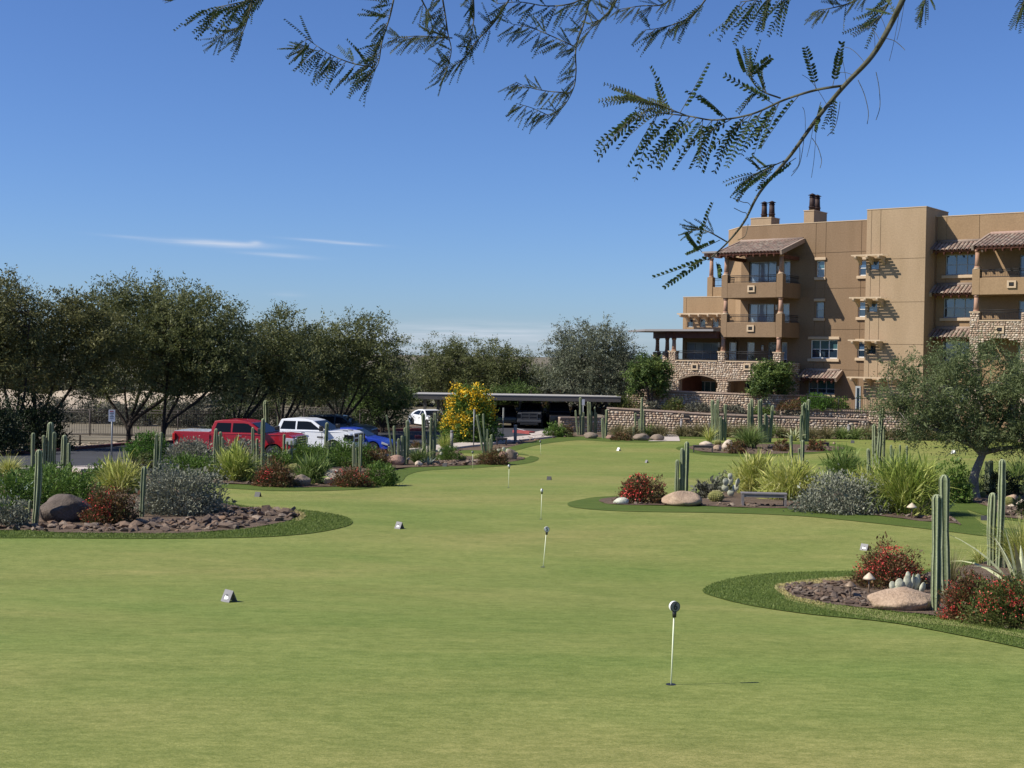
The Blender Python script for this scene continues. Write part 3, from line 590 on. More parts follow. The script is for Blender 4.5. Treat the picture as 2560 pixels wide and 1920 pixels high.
def sconce(u, z, w, mat=TRIM):
    mb = MB()
    bbox(mb, u-.32, u+.32, w+.003, w+.11, z+.14, z+.27); bbox(mb, u-.32, u+.32, w+.003, w+.11, z-.27, z-.14); bbox(mb, u-.32, u-.18, w+.003, w+.11, z-.14, z+.14); bbox(mb, u+.18, u+.32, w+.003, w+.11, z-.14, z+.14)
    o = mb.build('light_niche', mat, B); mb = MB(); bbox(mb, u-.18, u+.18, w+.003, w+.03, z-.14, z+.14); mb.build('recess', ROOMD, o); mb = MB(); bbox(mb, u-.13, u+.13, w+.03, w+.09, z-.06, z+.1); mb.build('lamp', METD, o)  # flat black plate stands in for the niche's shaded inside
def balcony(u0, u1, w, zb, mat, seam=True, wback=0, posts_top=None, side=True):
    """parapet band with raised corner piers"""
    bal = MB(); zt_, zp = zb + 1.22, zb + 1.88; T_ = .3; pw = .55
    bbox(bal, u0+pw+.004, u1-pw-.004, w-T_, w-.004, zb, zt_); bbox(bal, u0, u0+pw, w-pw, w, zb, zp); bbox(bal, u1-pw, u1, w-pw, w, zb, zp)
    bbox(bal, u1-T_, u1-.004, wback, w-pw, zb, zt_); bbox(bal, u0+.004, u0+T_, wback, w-pw, zb, zt_); bbox(bal, u0+T_, u1-T_, wback+.002, w-T_, zb+.02, zb+.32)
    o = bal.build('balcony', mat, B, fix=False, bevel=.02)
    railing('railing', [lp(u0+pw, 0, w-.15), lp(u1-pw, 0, w-.15)], zt_+.08, zp-.06, o); railing('railing', [lp(u1-.15, 0, w-pw), lp(u1-.15, 0, wback+.05)], zt_+.08, zp-.06, o)
    for u in (u0+pw/2, u1-pw/2): pm = MB(); pm.tube([lp(u, zp, w-pw/2), lp(u, zp+.14, w-pw/2)], [.3, .2], 12); pm.build('post_base', TRIM, o)
    if posts_top: 
        for u in (u0+pw/2, u1-pw/2): log_post(u, w-pw/2, zp+.1, posts_top, o)
    sconce((u0+u1)/2 + .0, zb + .72, w); return o
BU0, BU1, BW = -7.58, -2.1, 3.3
balcony(BU0, BU1, BW, 11.85, ST_BRN, posts_top=15.3); balcony(BU0, BU1, BW, 8.65, ST_BRN, posts_top=11.84)
bm_ = MB(); bbox(bm_, BU0-.1, BU1+.1, BW-.45, BW-.1, 15.3, 15.62); bbox(bm_, BU1-.5, BU1-.15, 0.01, BW-.5, 15.0, 15.28); bbox(bm_, BU0+.15, BU0+.5, 0.01, BW-.5, 15.0, 15.28); bm_.build('beam', WOOD, B)
# grill, chair and chest things left on balconies are built further down
# --- right bay
RU0 = bp(2430, 700, 2.6)[0]; RU1 = 18.4
balcony(RU0, RU1, 2.6, 11.85, ST_OCH, wback=RW, posts_top=15.15)
bm_ = MB(); bbox(bm_, RU0-.1, RU1, 2.2, 2.5, 15.15, 15.4); bm_.build('beam', WOOD, B)

# --- stone base, left bay
SB = 5.02
def arch_z(u, ua, ub, z0, rise):
    t = (u - ua) / (ub - ua); return z0 + rise * (1 - (2*t - 1)**2) if 0 <= t <= 1 else -9
SU0, SU1, SW = -12.05, -2.0, 3.35
pil = [(SU0, SU0+.62), (-7.75, -6.85), (SU1-.62, SU1)]
ar1 = (pil[0][1], pil[1][0]); ar2 = (pil[1][1], pil[2][0]); A_z, A_r = 5.02, .42
stone_top = 6.62
def hole1(u, z):
    return (ar1[0] < u < ar1[1] and z < arch_z(u, *ar1, A_z, A_r)) or (ar2[0] < u < ar2[1] and z < arch_z(u, *ar2, A_z+.0, .1))
mb = MB(); n = 14
for (ua, ub), rise in ((ar1, A_r), (ar2, .1)):
    for k in range(n):
        a, b_ = ua + (ub-ua)*k/n, ua + (ub-ua)*(k+1)/n; za, zb_ = arch_z(a, ua, ub, A_z, rise), arch_z(b_, ua, ub, A_z, rise)
        mb.add([lp(a, za, SW), lp(b_, zb_, SW), lp(b_, stone_top, SW), lp(a, stone_top, SW), lp(a, za, SW-.5), lp(b_, zb_, SW-.5), lp(b_, stone_top, SW-.5), lp(a, stone_top, SW-.5)], [(0,1,2,3), (7,6,5,4), (0,4,5,1), (3,2,6,7)])
for a, b_ in pil: bbox(mb, a, b_, SW-.6, SW, GRD, stone_top)
mb.build('stone_wall', MORTAR, B, fix=False)
mb = MB(); bbox(mb, SU1-.4, SU1, 0.01, SW-.6, GRD, stone_top); mb.build('stone_wall', MORTAR, B, fix=False)
ff = lambda a, z: lp(a, z, SW); regs = [(ff, LN, SU0, SU1, 1.6, stone_top, lambda a, z: not hole1(a, z-.14) and not (ar1[0] < a < ar1[1] and z < A_z) and not (ar2[0] < a < ar2[1] and z < A_z))]
regs.append((lambda a, z: Vector((SU1, -a, z)), LU, .1, SW, 1.6, stone_top, None))
ZP2 = bp(1803, 881, SW)[1]
for ua, ub in ((bp(1672, 900, SW)[0], bp(1689, 900, SW)[0]), (bp(1795, 900, SW)[0], bp(1812, 900, SW)[0]), (bp(1933, 900, SW)[0], bp(1952, 900, SW)[0])):
    mb = MB(); bbox(mb, ua, ub, SW-.5, SW+.02, stone_top-.3, ZP2); o = mb.build('stone_pier', MORTAR, B); cm = MB(); bbox(cm, ua-.05, ub+.05, SW-.55, SW+.1, ZP2, ZP2+.09); cm.build('cap', TRIM, o)
    regs.append((lambda a, z: lp(a, z, SW+.02), LN, ua, ub, stone_top, ZP2, None)); regs.append((lambda a, z, ub=ub: Vector((ub, -a, z)), LU, SW-.5, SW, stone_top, ZP2, None)); log_post((ua+ub)/2, SW-.25, ZP2+.08, 8.66 if ua > -8 else 8.55)
cm = MB()
for ua, ub in ((bp(1690, 900, SW)[0], bp(1794, 900, SW)[0]), (bp(1813, 900, SW)[0], bp(1932, 900, SW)[0])):
    bbox(cm, ua, ub, SW-.4, SW+.09, stone_top, stone_top+.09); railing('railing', [lp(ua, 0, SW-.2), lp(ub, 0, SW-.2)], stone_top+.15, stone_top+.85, B, rails=(0, .2, 1))
cm.build('coping', TRIM, B)
# chamfer side of the left terrace with its piers
cd = Vector((-.7071, .7071, 0)); cn = Vector((-.7071, -.7071, 0)); c0 = lp(SU0, 0, SW)
mb = MB(); e0 = c0; e1 = c0 + cd * 6.9
for z0_, z1_ in ((4.9, stone_top),):
    mb.add([e0 + Vector((0,0,z0_)), e1 + Vector((0,0,z0_)), e1 + Vector((0,0,z1_)), e0 + Vector((0,0,z1_)), e0 - cn*.4 + Vector((0,0,z0_)), e1 - cn*.4 + Vector((0,0,z0_)), e1 - cn*.4 + Vector((0,0,z1_)), e0 - cn*.4 + Vector((0,0,z1_))], [(0,1,2,3), (7,6,5,4), (0,4,5,1), (3,2,6,7), (1,5,6,2)])
mb.build('stone_wall', MORTAR, B); regs.append((lambda a, z: c0 + cd*a + Vector((0,0,z)), cn, 0, 6.9, 4.9, stone_top, None))
for s_ in (2.9, 6.4):
    c_ = c0 + cd*s_; mb = MB(); mb.box(-.33, .33, -.25, .25, stone_top, ZP2, Matrix.Translation(c_ - cn*.25) @ Matrix.Rotation(math.atan2(cd.y, cd.x), 4, 'Z')); o = mb.build('stone_pier', MORTAR, B)
    regs.append((lambda a, z, s_=s_: c0 + cd*(s_+a) + cn*.004 + Vector((0,0,z)), cn, -.33, .33, stone_top, ZP2, None)); p_ = c_ - cn*.25; regs.append((lambda a, z, p_=p_: p_ + Vector((a, -.32, z)), LN, -.28, .28, stone_top, ZP2, None)); log_post(p_.x, -p_.y, ZP2+.05, 8.6)
railing('railing', [c0 + cd*.4 - cn*.2, c0 + cd*6.2 - cn*.2], stone_top+.1, stone_top+.8, B)
# battered buttress beside the left pillar
mb = MB(); q0 = bp(1641, 977, SW)[0]; q1 = bp(1661, 977, SW)[0]; mb.add([lp(q0, GRD, SW-.1), lp(q1+.15, GRD, SW-.1), lp(q1-.25, 4.6, SW-.1), lp(q0, 4.8, SW-.1), lp(q0, GRD, SW-.7), lp(q1+.15, GRD, SW-.7), lp(q1-.25, 4.6, SW-.7), lp(q0, 4.8, SW-.7)], [(0,1,2,3), (7,6,5,4), (0,4,5,1), (3,2,6,7), (1,5,6,2), (0,3,7,4)]); mb.build('stone_pier', MORTAR, B)
regs.append((lambda a, z: lp(a, z, SW-.1), LN, q0, q1, 2.6, 4.7, lambda a, z: a < q1 - (z-2.6)*.18))
stones_on('rubble_stonework', B, regs, .215, .05)
for x in (1738, 1869): u_, z_ = bp(x, 917, SW); sconce(u_, z_, SW+.03)
# recessed ground floor behind the arches + second-floor deck
mb = MB(); bbox(mb, SU0+.1, SU1-.4, .0, SW-.6, 5.42, 5.7); bbox(mb, SU0+.1, SU0+.3, -4, 2.7, GRD, 5.4); mb.build('deck', WOOD, B, fix=False)
# --- left block behind (third floor terrace with trellis) 
LBW = -1.0; lbu0 = bp(1708, 760, LBW)[0]; lbt = bp(1750, 743, LBW)[1]
lw = [wpx(1718, 797, 1732, 818, LBW), wpx(1749, 797, 1763, 818, LBW), wpx(1781, 797, 1796, 818, LBW)]
lo1 = (bp(1715, 860, LBW)[0], bp(1795, 860, LBW)[0], 5.75, 8.25)
wall('wall', lbu0, -7.9, GRD, lbt, LBW, .3, ST_OCH, lw + [lo1, (bp(1700, 970, LBW)[0]+1.2, bp(1789, 970, LBW)[0], 2.5, 4.9)], [bp(1716, 770, LBW)[0]], [])
for q_ in lw: window(*q_, LBW, split=0, glass=GL_D, deep=.12)
window(*lo1, LBW, cols_=4, split=.36, glass=[GL_D, GL_P], frame=FRAME, deep=.15); window(bp(1700, 970, LBW)[0]+1.2, bp(1789, 970, LBW)[0], 2.5, 4.9, LBW, cols_=4, split=.3, glass=[GL_D, GL_T], deep=.15)
cm = MB(); bbox(cm, lbu0-.03, -7.9, LBW-.33, LBW+.03, lbt, lbt+.06); cm.build('coping', TRIM, B)
mb = MB(); bbox(mb, lbu0, -7.6, -8, LBW-.31, GRD, lbt-.4); mb.build('wall', ST_OCH, B)
pergola(1693, 1803, 784.5, LBW, 5, slats=6, out=1.5)
# small upper balcony with post and flat roof
u0_, zb_ = bp(1766, 743, LBW); u1_ = bp(1812, 743, LBW)[0]; mb = MB(); bbox(mb, u0_, u0_+.5, LBW-.6, LBW-.1, lbt+.06, 13.9); bbox(mb, u0_+.5, u1_+1.5, LBW-.45, LBW-.15, lbt+.06, 13.05); bbox(mb, u0_, u0_+.3, LBW-3, LBW-.6, lbt+.06, 13.05); o = mb.build('balcony', ST_OCH, B, fix=False)
log_post(u0_+.25, LBW-.35, 13.9, 15.55, o); railing('railing', [lp(u0_+.5, 0, LBW-.3), lp(u1_+1.2, 0, LBW-.3)], 13.15, 13.8, o)
mb = MB(); bbox(mb, u0_-.35, u1_+1.2, LBW-3, LBW+.3, 15.95, 16.1); rf = mb.build('roof', METG, B); mb = MB(); bbox(mb, u0_-.05, u1_+1.2, LBW-.5, LBW-.2, 15.6, 15.94); bbox(mb, u0_-.25, u0_+.1, LBW-2.6, LBW+.1, 15.7, 15.945); mb.build('beam', LOGM, rf)
# flat roof over the left terrace
u0_, z_ = bp(1612, 829, 4.3); ur = -7.72; mb = MB(); e2 = Vector((u0_, -4.3, 0)); 
pl = [Vector((ur, -4.3, 0)), e2, e2 + cd*6.5, e2 + cd*6.5 + Vector((3, 3, 0)), Vector((ur, 1.0, 0))]
def slab(pl, z0, z1, name, mat, parent=B):
    mb = MB(); n = len(pl); mb.add([p_ + Vector((0,0,z0)) for p_ in pl] + [p_ + Vector((0,0,z1)) for p_ in pl], [tuple(range(n)), tuple(reversed(range(n, 2*n)))] + [(i, i+n, (i+1) % n + n, (i+1) % n) for i in range(n)]); return mb.build(name, mat, parent)
rf = slab(pl, z_+.05, z_+.21, 'roof', METG); mb = MB()
bbox(mb, SU0-.6, ur, SW-.3, SW+.25, z_-.52, z_+.045); mb.build('beam', WOOD, rf); mb = MB(); M_ = Matrix.Translation(c0 + cd*3.2 - cn*.1 + Vector((-.0, 0, z_))) @ Matrix.Rotation(math.atan2(cd.y, cd.x), 4, 'Z'); mb.box(-3.6, 3.4, -.2, .2, -.5, .04, M_); mb.build('beam', WOOD, rf)
# wall lanterns by the doors
for x, y in ((1798, 862), (1907, 870), (1947, 672), (1942, 768)):
    u_, zz = bp(x, y, .06); mb = MB(); mb.tube([lp(u_, zz-.22, .1), lp(u_, zz+.22, .1)], .1, 8); mb.build('wall_lantern', FRAMEW, B)
# --- stone level of the right bay
RSW = 2.65; rz1 = bp(2500, 803, RSW)[1]; ru = [bp(2425, 800, RSW)[0], bp(2448, 800, RSW)[0], bp(2553, 790, RSW)[0], 18.6]; rza = bp(2500, 846, RSW)[1]; rpz = bp(2435, 782, RSW)[1]
mb = MB(); bbox(mb, ru[1], ru[2], RSW-.4, RSW, rza, rz1); bbox(mb, ru[0], ru[1], RSW-.6, RSW+.02, GRD, rpz); bbox(mb, ru[2], ru[3], RSW-.6, RSW+.02, GRD, rpz); bbox(mb, ru[1], ru[3], RW, RSW-.4, 8.7, 9.0); mb.build('stone_wall', MORTAR, B, fix=False)
regs = [(lambda a, z: lp(a, z, RSW), LN, ru[1], ru[2], rza, rz1, None), (lambda a, z: lp(a, z, RSW+.02), LN, ru[0], ru[1], 1.8, rpz, None), (lambda a, z: lp(a, z, RSW+.02), LN, ru[2], ru[3], 1.8, rpz, None), (lambda a, z: lp(a, z, RSW), LN, ru[1], ru[2], rza-.5, rza, lambda a, z: z > rza - .45*abs((2*(a-ru[1])/(ru[2]-ru[1])-1))**2)]
stones_on('rubble_stonework', B, regs, .215, .05); cm = MB(); bbox(cm, ru[1], ru[2], RSW-.4, RSW+.08, rz1, rz1+.09); bbox(cm, ru[0]-.05, ru[1]+.05, RSW-.65, RSW+.1, rpz, rpz+.1); cm.build('coping', TRIM, B)
railing('railing', [lp(ru[1], 0, RSW-.2), lp(ru[2], 0, RSW-.2)], rz1+.12, rz1+.82, B); log_post((ru[0]+ru[1])/2, RSW-.3, rpz+.1, 11.84); u_, zz = bp(2500, 824, RSW); sconce(u_, zz, RSW+.03)
# ------------------------------------------------------------------ vegetation builders
def unit(a): return a / (np.linalg.norm(a, axis=1, keepdims=True) + 1e-9)
def leafquads(P, D, Ln, Wd):
    """diamond leaves: P base, D direction, Ln length, Wd width"""
    n = len(P); D = unit(D); S = unit(np.cross(D, rng.normal(size=(n, 3)))) * (Wd[:, None] * .5)
    mid = P + D * (Ln[:, None] * .5); V = np.stack([P, mid + S, P + D * Ln[:, None], mid - S], 1).reshape(-1, 3)
    return V, np.arange(4 * n).reshape(-1, 4)
def lumpy(rx, ry, rz, n, lump=.18, power=1.0, flat=0.0):
    """points over a lumpy dome; also returns outward normals"""
    d = unit(rng.normal(size=(n, 3))); d[:, 2] = np.abs(d[:, 2]) * (1 - flat) + d[:, 2] * 0 - .12
    d = unit(d); ph = rng.random(12) * 6.28
    k = 1 + lump * (np.sin(d[:, 0]*4.3 + ph[0]) * np.sin(d[:, 1]*4.1 + ph[1]) + .6 * np.sin(d[:, 0]*8 + d[:, 2]*7 + ph[2]) * np.sin(d[:, 1]*9 + ph[3]) + .5*np.sin(d[:, 2]*11 + ph[4]))
    r = k * rng.random(n) ** (power)
    return d * r[:, None] * np.array([rx, ry, rz]), d
def shrub_mesh(name, mat, rx, ry, rz, n=2600, leaf=.07, wid=.46, up=.3, lump=.2, fine=.0, wild=.06, sparse=.28):
    c, nrm = lumpy(rx, ry, rz, max(60, n // 30), lump, .25); c[:, 2] += rz * .06
    idx = rng.integers(0, len(c), n); sg = min(rx, ry, rz) * sparse
    P = c[idx] + rng.normal(size=(n, 3)) * np.array([sg, sg, sg * .8]) * .55
    D = nrm[idx] * .8 + rng.normal(size=(n, 3)) * .55 + np.array([0, 0, up])
    Ln = leaf * rng.uniform(.6, 1.5, n); tone = np.clip(rng.random(len(c))[idx] * .55 + rng.random(n) * .45, 0, 1)
    k = rng.random(n) < wild; Ln[k] *= 2.2; P[:, 2] = np.maximum(P[:, 2], .01)
    V, Fq = leafquads(P, D, Ln, Ln * wid); return npmesh(name, V, Fq, mat, tone)
def grass_mesh(name, mat, rx, rz, n=420, w=.022, droop=.55, spread=1.0, stiff=0.0, seg=4, base=.25):
    """arching blades from one root"""
    a = rng.random(n) * 6.283; q = rng.random(n) ** .6; r0 = q * rx * base; tilt = q * spread * rng.uniform(.55, 1.25, n)
    Ln = rz * rng.uniform(.6, 1.15, n); V = []; dirx = np.cos(a + rng.normal(size=n) * .5); diry = np.sin(a + rng.normal(size=n) * .5)
    P = np.stack([r0 * np.cos(a), r0 * np.sin(a), np.zeros(n)], 1); ang = tilt * .55 + rng.random(n) * .12; side = np.stack([-np.sin(a + rng.normal(size=n)), np.cos(a + rng.normal(size=n)), rng.normal(size=n) * .3], 1); side = unit(side); rows = []
    for s in range(seg + 1):
        t = s / seg; ww = w * (1 - t ** 2 * .92) * rng.uniform(.8, 1.2, n) * .5; rows.append(np.stack([P - side * ww[:, None], P + side * ww[:, None]], 1))
        if s < seg:
            h = np.stack([dirx * np.sin(ang), diry * np.sin(ang), np.cos(ang)], 1); P = P + h * (Ln / seg)[:, None]; ang = ang + droop * tilt * (1.3 - stiff) * (s + 1) / seg
    A = np.stack(rows, 1); V = A.reshape(-1, 3); V[:, 2] = np.maximum(V[:, 2], .005); k = 2 * (seg + 1); F = []
    b = np.arange(n) * k
    for s in range(seg): F.append(np.stack([b + 2*s, b + 2*s + 1, b + 2*s + 3, b + 2*s + 2], 1))
    tone = np.tile(rng.random(n), seg); return npmesh(name, V, np.concatenate(F), mat, tone)

LEAF_GRN = M_leaf('shrub_green', [(.055, .105, .017), (.105, .180, .030), (.165, .245, .050)])
LEAF_BRT = M_leaf('shrub_bright_green', [(.045, .11, .015), (.08, .17, .022), (.13, .22, .04)])
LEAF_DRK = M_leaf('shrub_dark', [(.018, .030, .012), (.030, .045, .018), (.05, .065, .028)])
LEAF_GRY = M_leaf('shrub_grey', [(.115, .122, .085), (.20, .208, .15), (.34, .34, .255)], .12, .7)
LEAF_PAL = M_leaf('shrub_pale', [(.13, .135, .095), (.22, .225, .165), (.34, .34, .26)], .15, .7)
LEAF_GRB = M_leaf('shrub_grey_brown', [(.07, .065, .045), (.12, .12, .085), (.19, .19, .14)], .12, .7)
LEAF_RED = M_leaf('shrub_rusty', [(.045, .068, .016), (.105, .075, .030), (.19, .080, .040), (.075, .105, .026), (.28, .145, .075)])
LEAF_RDG = M_leaf('shrub_olive', [(.045, .07, .016), (.085, .115, .026), (.13, .145, .042), (.17, .085, .045)])
FLW_RED = M_leaf('red_blossom', [(.45, .03, .03), (.66, .075, .065), (.76, .18, .14)], .2)
FLW_YEL = M_leaf('yellow_blossom', [(.75, .42, .01), (.85, .55, .02), (.80, .62, .08)], .2)
GR_YEL = M_leaf('grass_yellow', [(.17, .22, .04), (.36, .40, .08), (.56, .54, .17), (.70, .66, .32)], .25)
GR_YGR = M_leaf('grass_yellow_green', [(.12, .18, .03), (.25, .32, .055), (.40, .44, .10), (.60, .58, .22)], .25)
GR_GRN = M_leaf('grass_green', [(.06, .11, .024), (.12, .19, .042), (.21, .28, .075), (.38, .42, .18)], .25)
GR_TAN = M_leaf('grass_tan', [(.09, .09, .035), (.17, .155, .065), (.26, .225, .11), (.36, .31, .17)], .25)
AGAVE = M_rough('agave_leaf', (.14, .19, .16), (.24, .30, .26), 3, 20, .55, .15, .01); AGAVE_Y = M_rough('agave_pale_leaf', (.30, .33, .16), (.50, .50, .30), 3, 20, .55, .15, .01)
CACT = M_rough('cactus_skin', (.090, .118, .052), (.165, .195, .100), 2.5, 30, .6, .25, .01, stretch=(1, 1, .4))
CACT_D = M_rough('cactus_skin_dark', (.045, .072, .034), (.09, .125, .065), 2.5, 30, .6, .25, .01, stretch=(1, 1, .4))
CACT_E = M_rough('cactus_rib_edge', (.22, .255, .135), (.36, .39, .235), 6, 40, .7, .3, .01)
GOLD = M_rough('barrel_skin', (.16, .17, .05), (.26, .25, .09), 5, 40, .7, .3, .01); SPINE = M_rough('golden_spines', (.55, .48, .18), (.72, .66, .34), 9, 60, .7, .4, .01)
PEAR = M_rough('prickly_pear_pad', (.36, .38, .26), (.58, .56, .43), 5, 30, .65, .3, .01)
BARKD = M_rough('bark_dark', (.030, .024, .019), (.065, .052, .042), 5, 18, .9, .7, .03, stretch=(1, 1, .35)); BARKL = M_rough('bark_grey', (.13, .11, .095), (.28, .25, .22), 5, 18, .9, .6, .03, stretch=(1, 1, .4))
ROCKM = {'tan': M_rough('boulder_tan', (.30, .205, .135), (.46, .34, .24), 2.2, 22, .9, .8, .03), 'grey': M_rough('boulder_grey', (.15, .115, .085), (.30, .24, .185), 2.2, 22, .9, .8, .03), 'dark': M_rough('boulder_grey_shaded', (.070, .056, .046), (.165, .13, .105), 2.2, 22, .9, .8, .03), 'pale': M_rough('boulder_pale', (.42, .33, .24), (.62, .53, .42), 2.2, 22, .9, .8, .03), 'white': M_rough('boulder_white', (.42, .42, .33), (.62, .62, .5), 3, 22, .9, .8, .03), 'rust': M_rough('boulder_rust', (.26, .15, .11), (.40, .27, .21), 2.2, 22, .9, .8, .03)}  # the dark boulder mix has its shaded front put into the colour
RUBBLE = M_rand('loose_rock', [(.13, .09, .065), (.24, .175, .13), (.075, .055, .045), (.29, .19, .125), (.16, .13, .11), (.36, .28, .21), (.10, .07, .055)], .9, 14, .7, .03)
STEMM = M_rough('twig', (.07, .05, .035), (.13, .10, .07), 5, 30, .9, .3, .01)

FIX_Y = None      # set to a depth to stand things on a raised terrace instead of the ground
def base_of(px, py):
    g = AT(px, py, FIX_Y) if FIX_Y else G(px, py); return g, mpp(g)
def settle(g, back):
    z = g.z; g = g + Vector((g.x, g.y, 0)).normalized() * back; g.z = z if FIX_Y else gz(g.x, g.y); return g
def shrub(px, py, wpx, hpx, mat, label, cat='shrub', name='shrub', flowers=None, dens=1.0, leaf=.07, depth=.8, group=None, **kw):
    """(px,py) front foot of the shrub in the photograph, wpx/hpx its size there"""
    g, s = base_of(px, py); rx = wpx * s / 2; ry = rx * depth; rz = hpx * s * .98; g = settle(g, ry * .75)
    t = thing(name, label, cat, g, 0, group)
    n = int(min(12500, max(1500, 34 * rx * rz / leaf ** 2)) * min(1.6, .55 + dens * .35))
    link('foliage', shrub_mesh('foliage', mat, rx, ry, rz, n, leaf, **kw), t)
    mb = MB()
    for k in range(9):
        a = k * .7 + random.random(); q = Vector((math.cos(a) * rx * .5, math.sin(a) * ry * .5, rz * random.uniform(.5, .8))); mb.tube([(math.cos(a) * .05, math.sin(a) * .05, 0), q * .5 + Vector((0, 0, rz * .1)), q], [.018, .012, .005], 5)
    mb.build('stem', STEMM, t, fix=False)
    if flowers:
        fm, nf, fs, zone = flowers
        c, nr = lumpy(rx * 1.0, ry * 1.0, rz * 1.0, 320, .15, .03)
        c = c[(c[:, 1] < ry * .55)]; c = c[np.array([zone(a_ / rx, b_ / rz) for a_, b_ in zip(c[:, 0], c[:, 2])], bool)] if zone else c
        if len(c):
            idx = rng.integers(0, len(c), nf); P = c[idx] + rng.normal(size=(nf, 3)) * min(rx, rz) * .10; P[:, 2] = np.clip(P[:, 2], .03, rz*1.1); D = rng.normal(size=(nf, 3)) + np.array([0, -.6, .3]); Ln = fs * rng.uniform(.6, 1.3, nf); V, Fq = leafquads(P, D, Ln, Ln * .7)
            link('blossoms', npmesh('blossoms', V, Fq, fm, rng.random(nf)), t)['kind'] = 'stuff'
    return t
def grass(px, py, wpx, hpx, mat, label, n=420, w=.022, cat='ornamental grass', name='ornamental_grass', group=None, mass=0, **kw):
    g, s = base_of(px, py); rx = wpx * s / 2; rz = hpx * s; g = settle(g, rx * .45)
    t = tag(thing(name, label, cat, g, 0, group), kind='thing'); link('blades', grass_mesh('blades', mat, rx, rz * 1.05, int(n * 1.2), w, spread=min(1.7, max(.85, rx / rz * 2.1)), **kw), t)
    if mass: link('foliage', shrub_mesh('foliage', mat, rx * .95, rx * .8, rz * .82, mass, .22, .10, .75, .14, wild=.15, sparse=.4), t)
    return t

def cactus_col(h, r, lean=(0, 0), ribs=6, seed=0, curve=.0):
    """a ribbed column with waists and a rounded tip; returns skin and rib edge meshes"""
    rn = random.Random(seed); nr = ribs; K = nr * 3; H = max(6, int(h / .16)); mb = MB(); me_ = MB(); vs = []; ph = rn.random() * 6; prof = []
    for i in range(H + 5):
        if i <= H: t = i / H; z = h * t * (1 - r * 1.1 / h) ; k = 1.0
        else: a_ = (i - H) / 4 * math.pi / 2; z = h * (1 - r * 1.1 / h) + math.sin(a_) * r * 1.1; k = max(.10, math.cos(a_)); t = 1
        env = (.80 + .2 * min(1, z / (h * .18))) * (1 + .07 * math.sin(z * 4.6 + ph) + .04 * math.sin(z * 11 + ph * 2)) * k; prof.append((z, env))
    off = lambda z: Vector((lean[0] * z / h + curve * math.sin(z / h * math.pi), lean[1] * z / h, z))
    for z, env in prof:
        for j in range(K):
            a = 2 * math.pi * j / K + ph; rr = r * env * (1.0 if j % 3 == 0 else .66); vs.append(off(z) + Vector((math.cos(a) * rr, math.sin(a) * rr, 0)))
    n = len(prof); fs = [(i*K+j, i*K+(j+1) % K, (i+1)*K+(j+1) % K, (i+1)*K+j) for i in range(n-1) for j in range(K)]; fs.append(tuple((n-1)*K + j for j in range(K))); mb.add(vs, fs, False)
    for q in range(nr):
        a = 2 * math.pi * q / nr + ph; ev = []
        for z, env in prof:
            c_ = off(z); w_ = .13 * r; d_ = Vector((math.cos(a), math.sin(a), 0)); s_ = Vector((-d_.y, d_.x, 0)); rr = r * env; ev += [c_ + d_ * (rr - .12*r) - s_ * w_ * 1.6, c_ + d_ * (rr + .02*r), c_ + d_ * (rr - .12*r) + s_ * w_ * 1.6]
        b = len(me_.v); me_.add(ev, [(i*3+j, i*3+j+1, (i+1)*3+j+1, (i+1)*3+j) for i in range(n-1) for j in range(2)])
    return mb, me_
ncol = 0
def cactus(label, cols, ybase, group='clumps of columnar cactus', mat=None, edge=None):
    """cols: (x at foot, x at tip, y at tip, width) in photograph pixels; ybase the foot row"""
    global ncol
    x0 = sum(c[0] for c in cols) / len(cols); g, s = base_of(x0, ybase); t = thing('columnar_cactus', label, 'cactus', g, 0, group)
    for i, c in enumerate(cols):
        yb = c[4] if len(c) > 4 else ybase; q = G(c[0], yb); dy = 0 if len(c) > 4 else random.uniform(-.12, .35); q = Vector((q.x * (1 + dy / q.y), q.y + dy, 0)); q.z = gz(q.x, q.y); ss = mpp(q)
        tip = AT(c[1], c[2], q.y); h = tip.z - q.z; r = c[3] * ss / 2; ncol += 1; lx = tip.x - q.x
        mb, ed = cactus_col(h + .05, r * 1.03, (lx, random.uniform(-.05, .1) * h * .4), random.choice((5, 6, 6)), ncol, random.uniform(-.3, .3) * r)
        o = mb.build('column', mat or CACT, t, q - g + Vector((0, 0, -.05)), fix=False); ed.build('rib_edge', edge or CACT_E, o, fix=False)
    return t
def boulder(px, py, wpx, hpx, kind, label, seed=1, sink=.12, depth=.8, group=None, name='boulder'):
    g, s = base_of(px, py); a, b_, c = wpx * s / 2, wpx * s / 2 * depth, hpx * s * (1 + sink); g = settle(g, b_ * .8)
    bm = bmesh.new(); bmesh.ops.create_icosphere(bm, subdivisions=4 if wpx > 50 else 3, radius=1)
    rn = random.Random(seed); planes = [(Vector((rn.uniform(-1, 1), rn.uniform(-1, 1), rn.uniform(-.2, 1))).normalized(), rn.uniform(.66, .93)) for _ in range(11)]
    for v in bm.verts:
        for n_, d_ in planes:
            k = v.co.dot(n_)
            if k > d_: v.co -= n_ * (k - d_) * .85
        nv = mnoise.noise(v.co * 1.6 + Vector((seed * 3.1, 0, 0))) * .10 + mnoise.noise(v.co * 5 + Vector((0, seed, 0))) * .035; v.co += v.co.normalized() * nv
        v.co = Vector((v.co.x * a, v.co.y * b_, (v.co.z * .5 + .5 - sink) * c / (1 - sink * .0)))
    me = bpy.data.meshes.new(name); bm.to_mesh(me); bm.free(); me.materials.append(ROCKM[kind]); me.polygons.foreach_set('use_smooth', [True] * len(me.polygons))
    o = link(name, me); o.location = g; o.rotation_euler = (0, 0, 0); tag(o, label, 'boulder' if name == 'boulder' else 'rock', group)
    return o
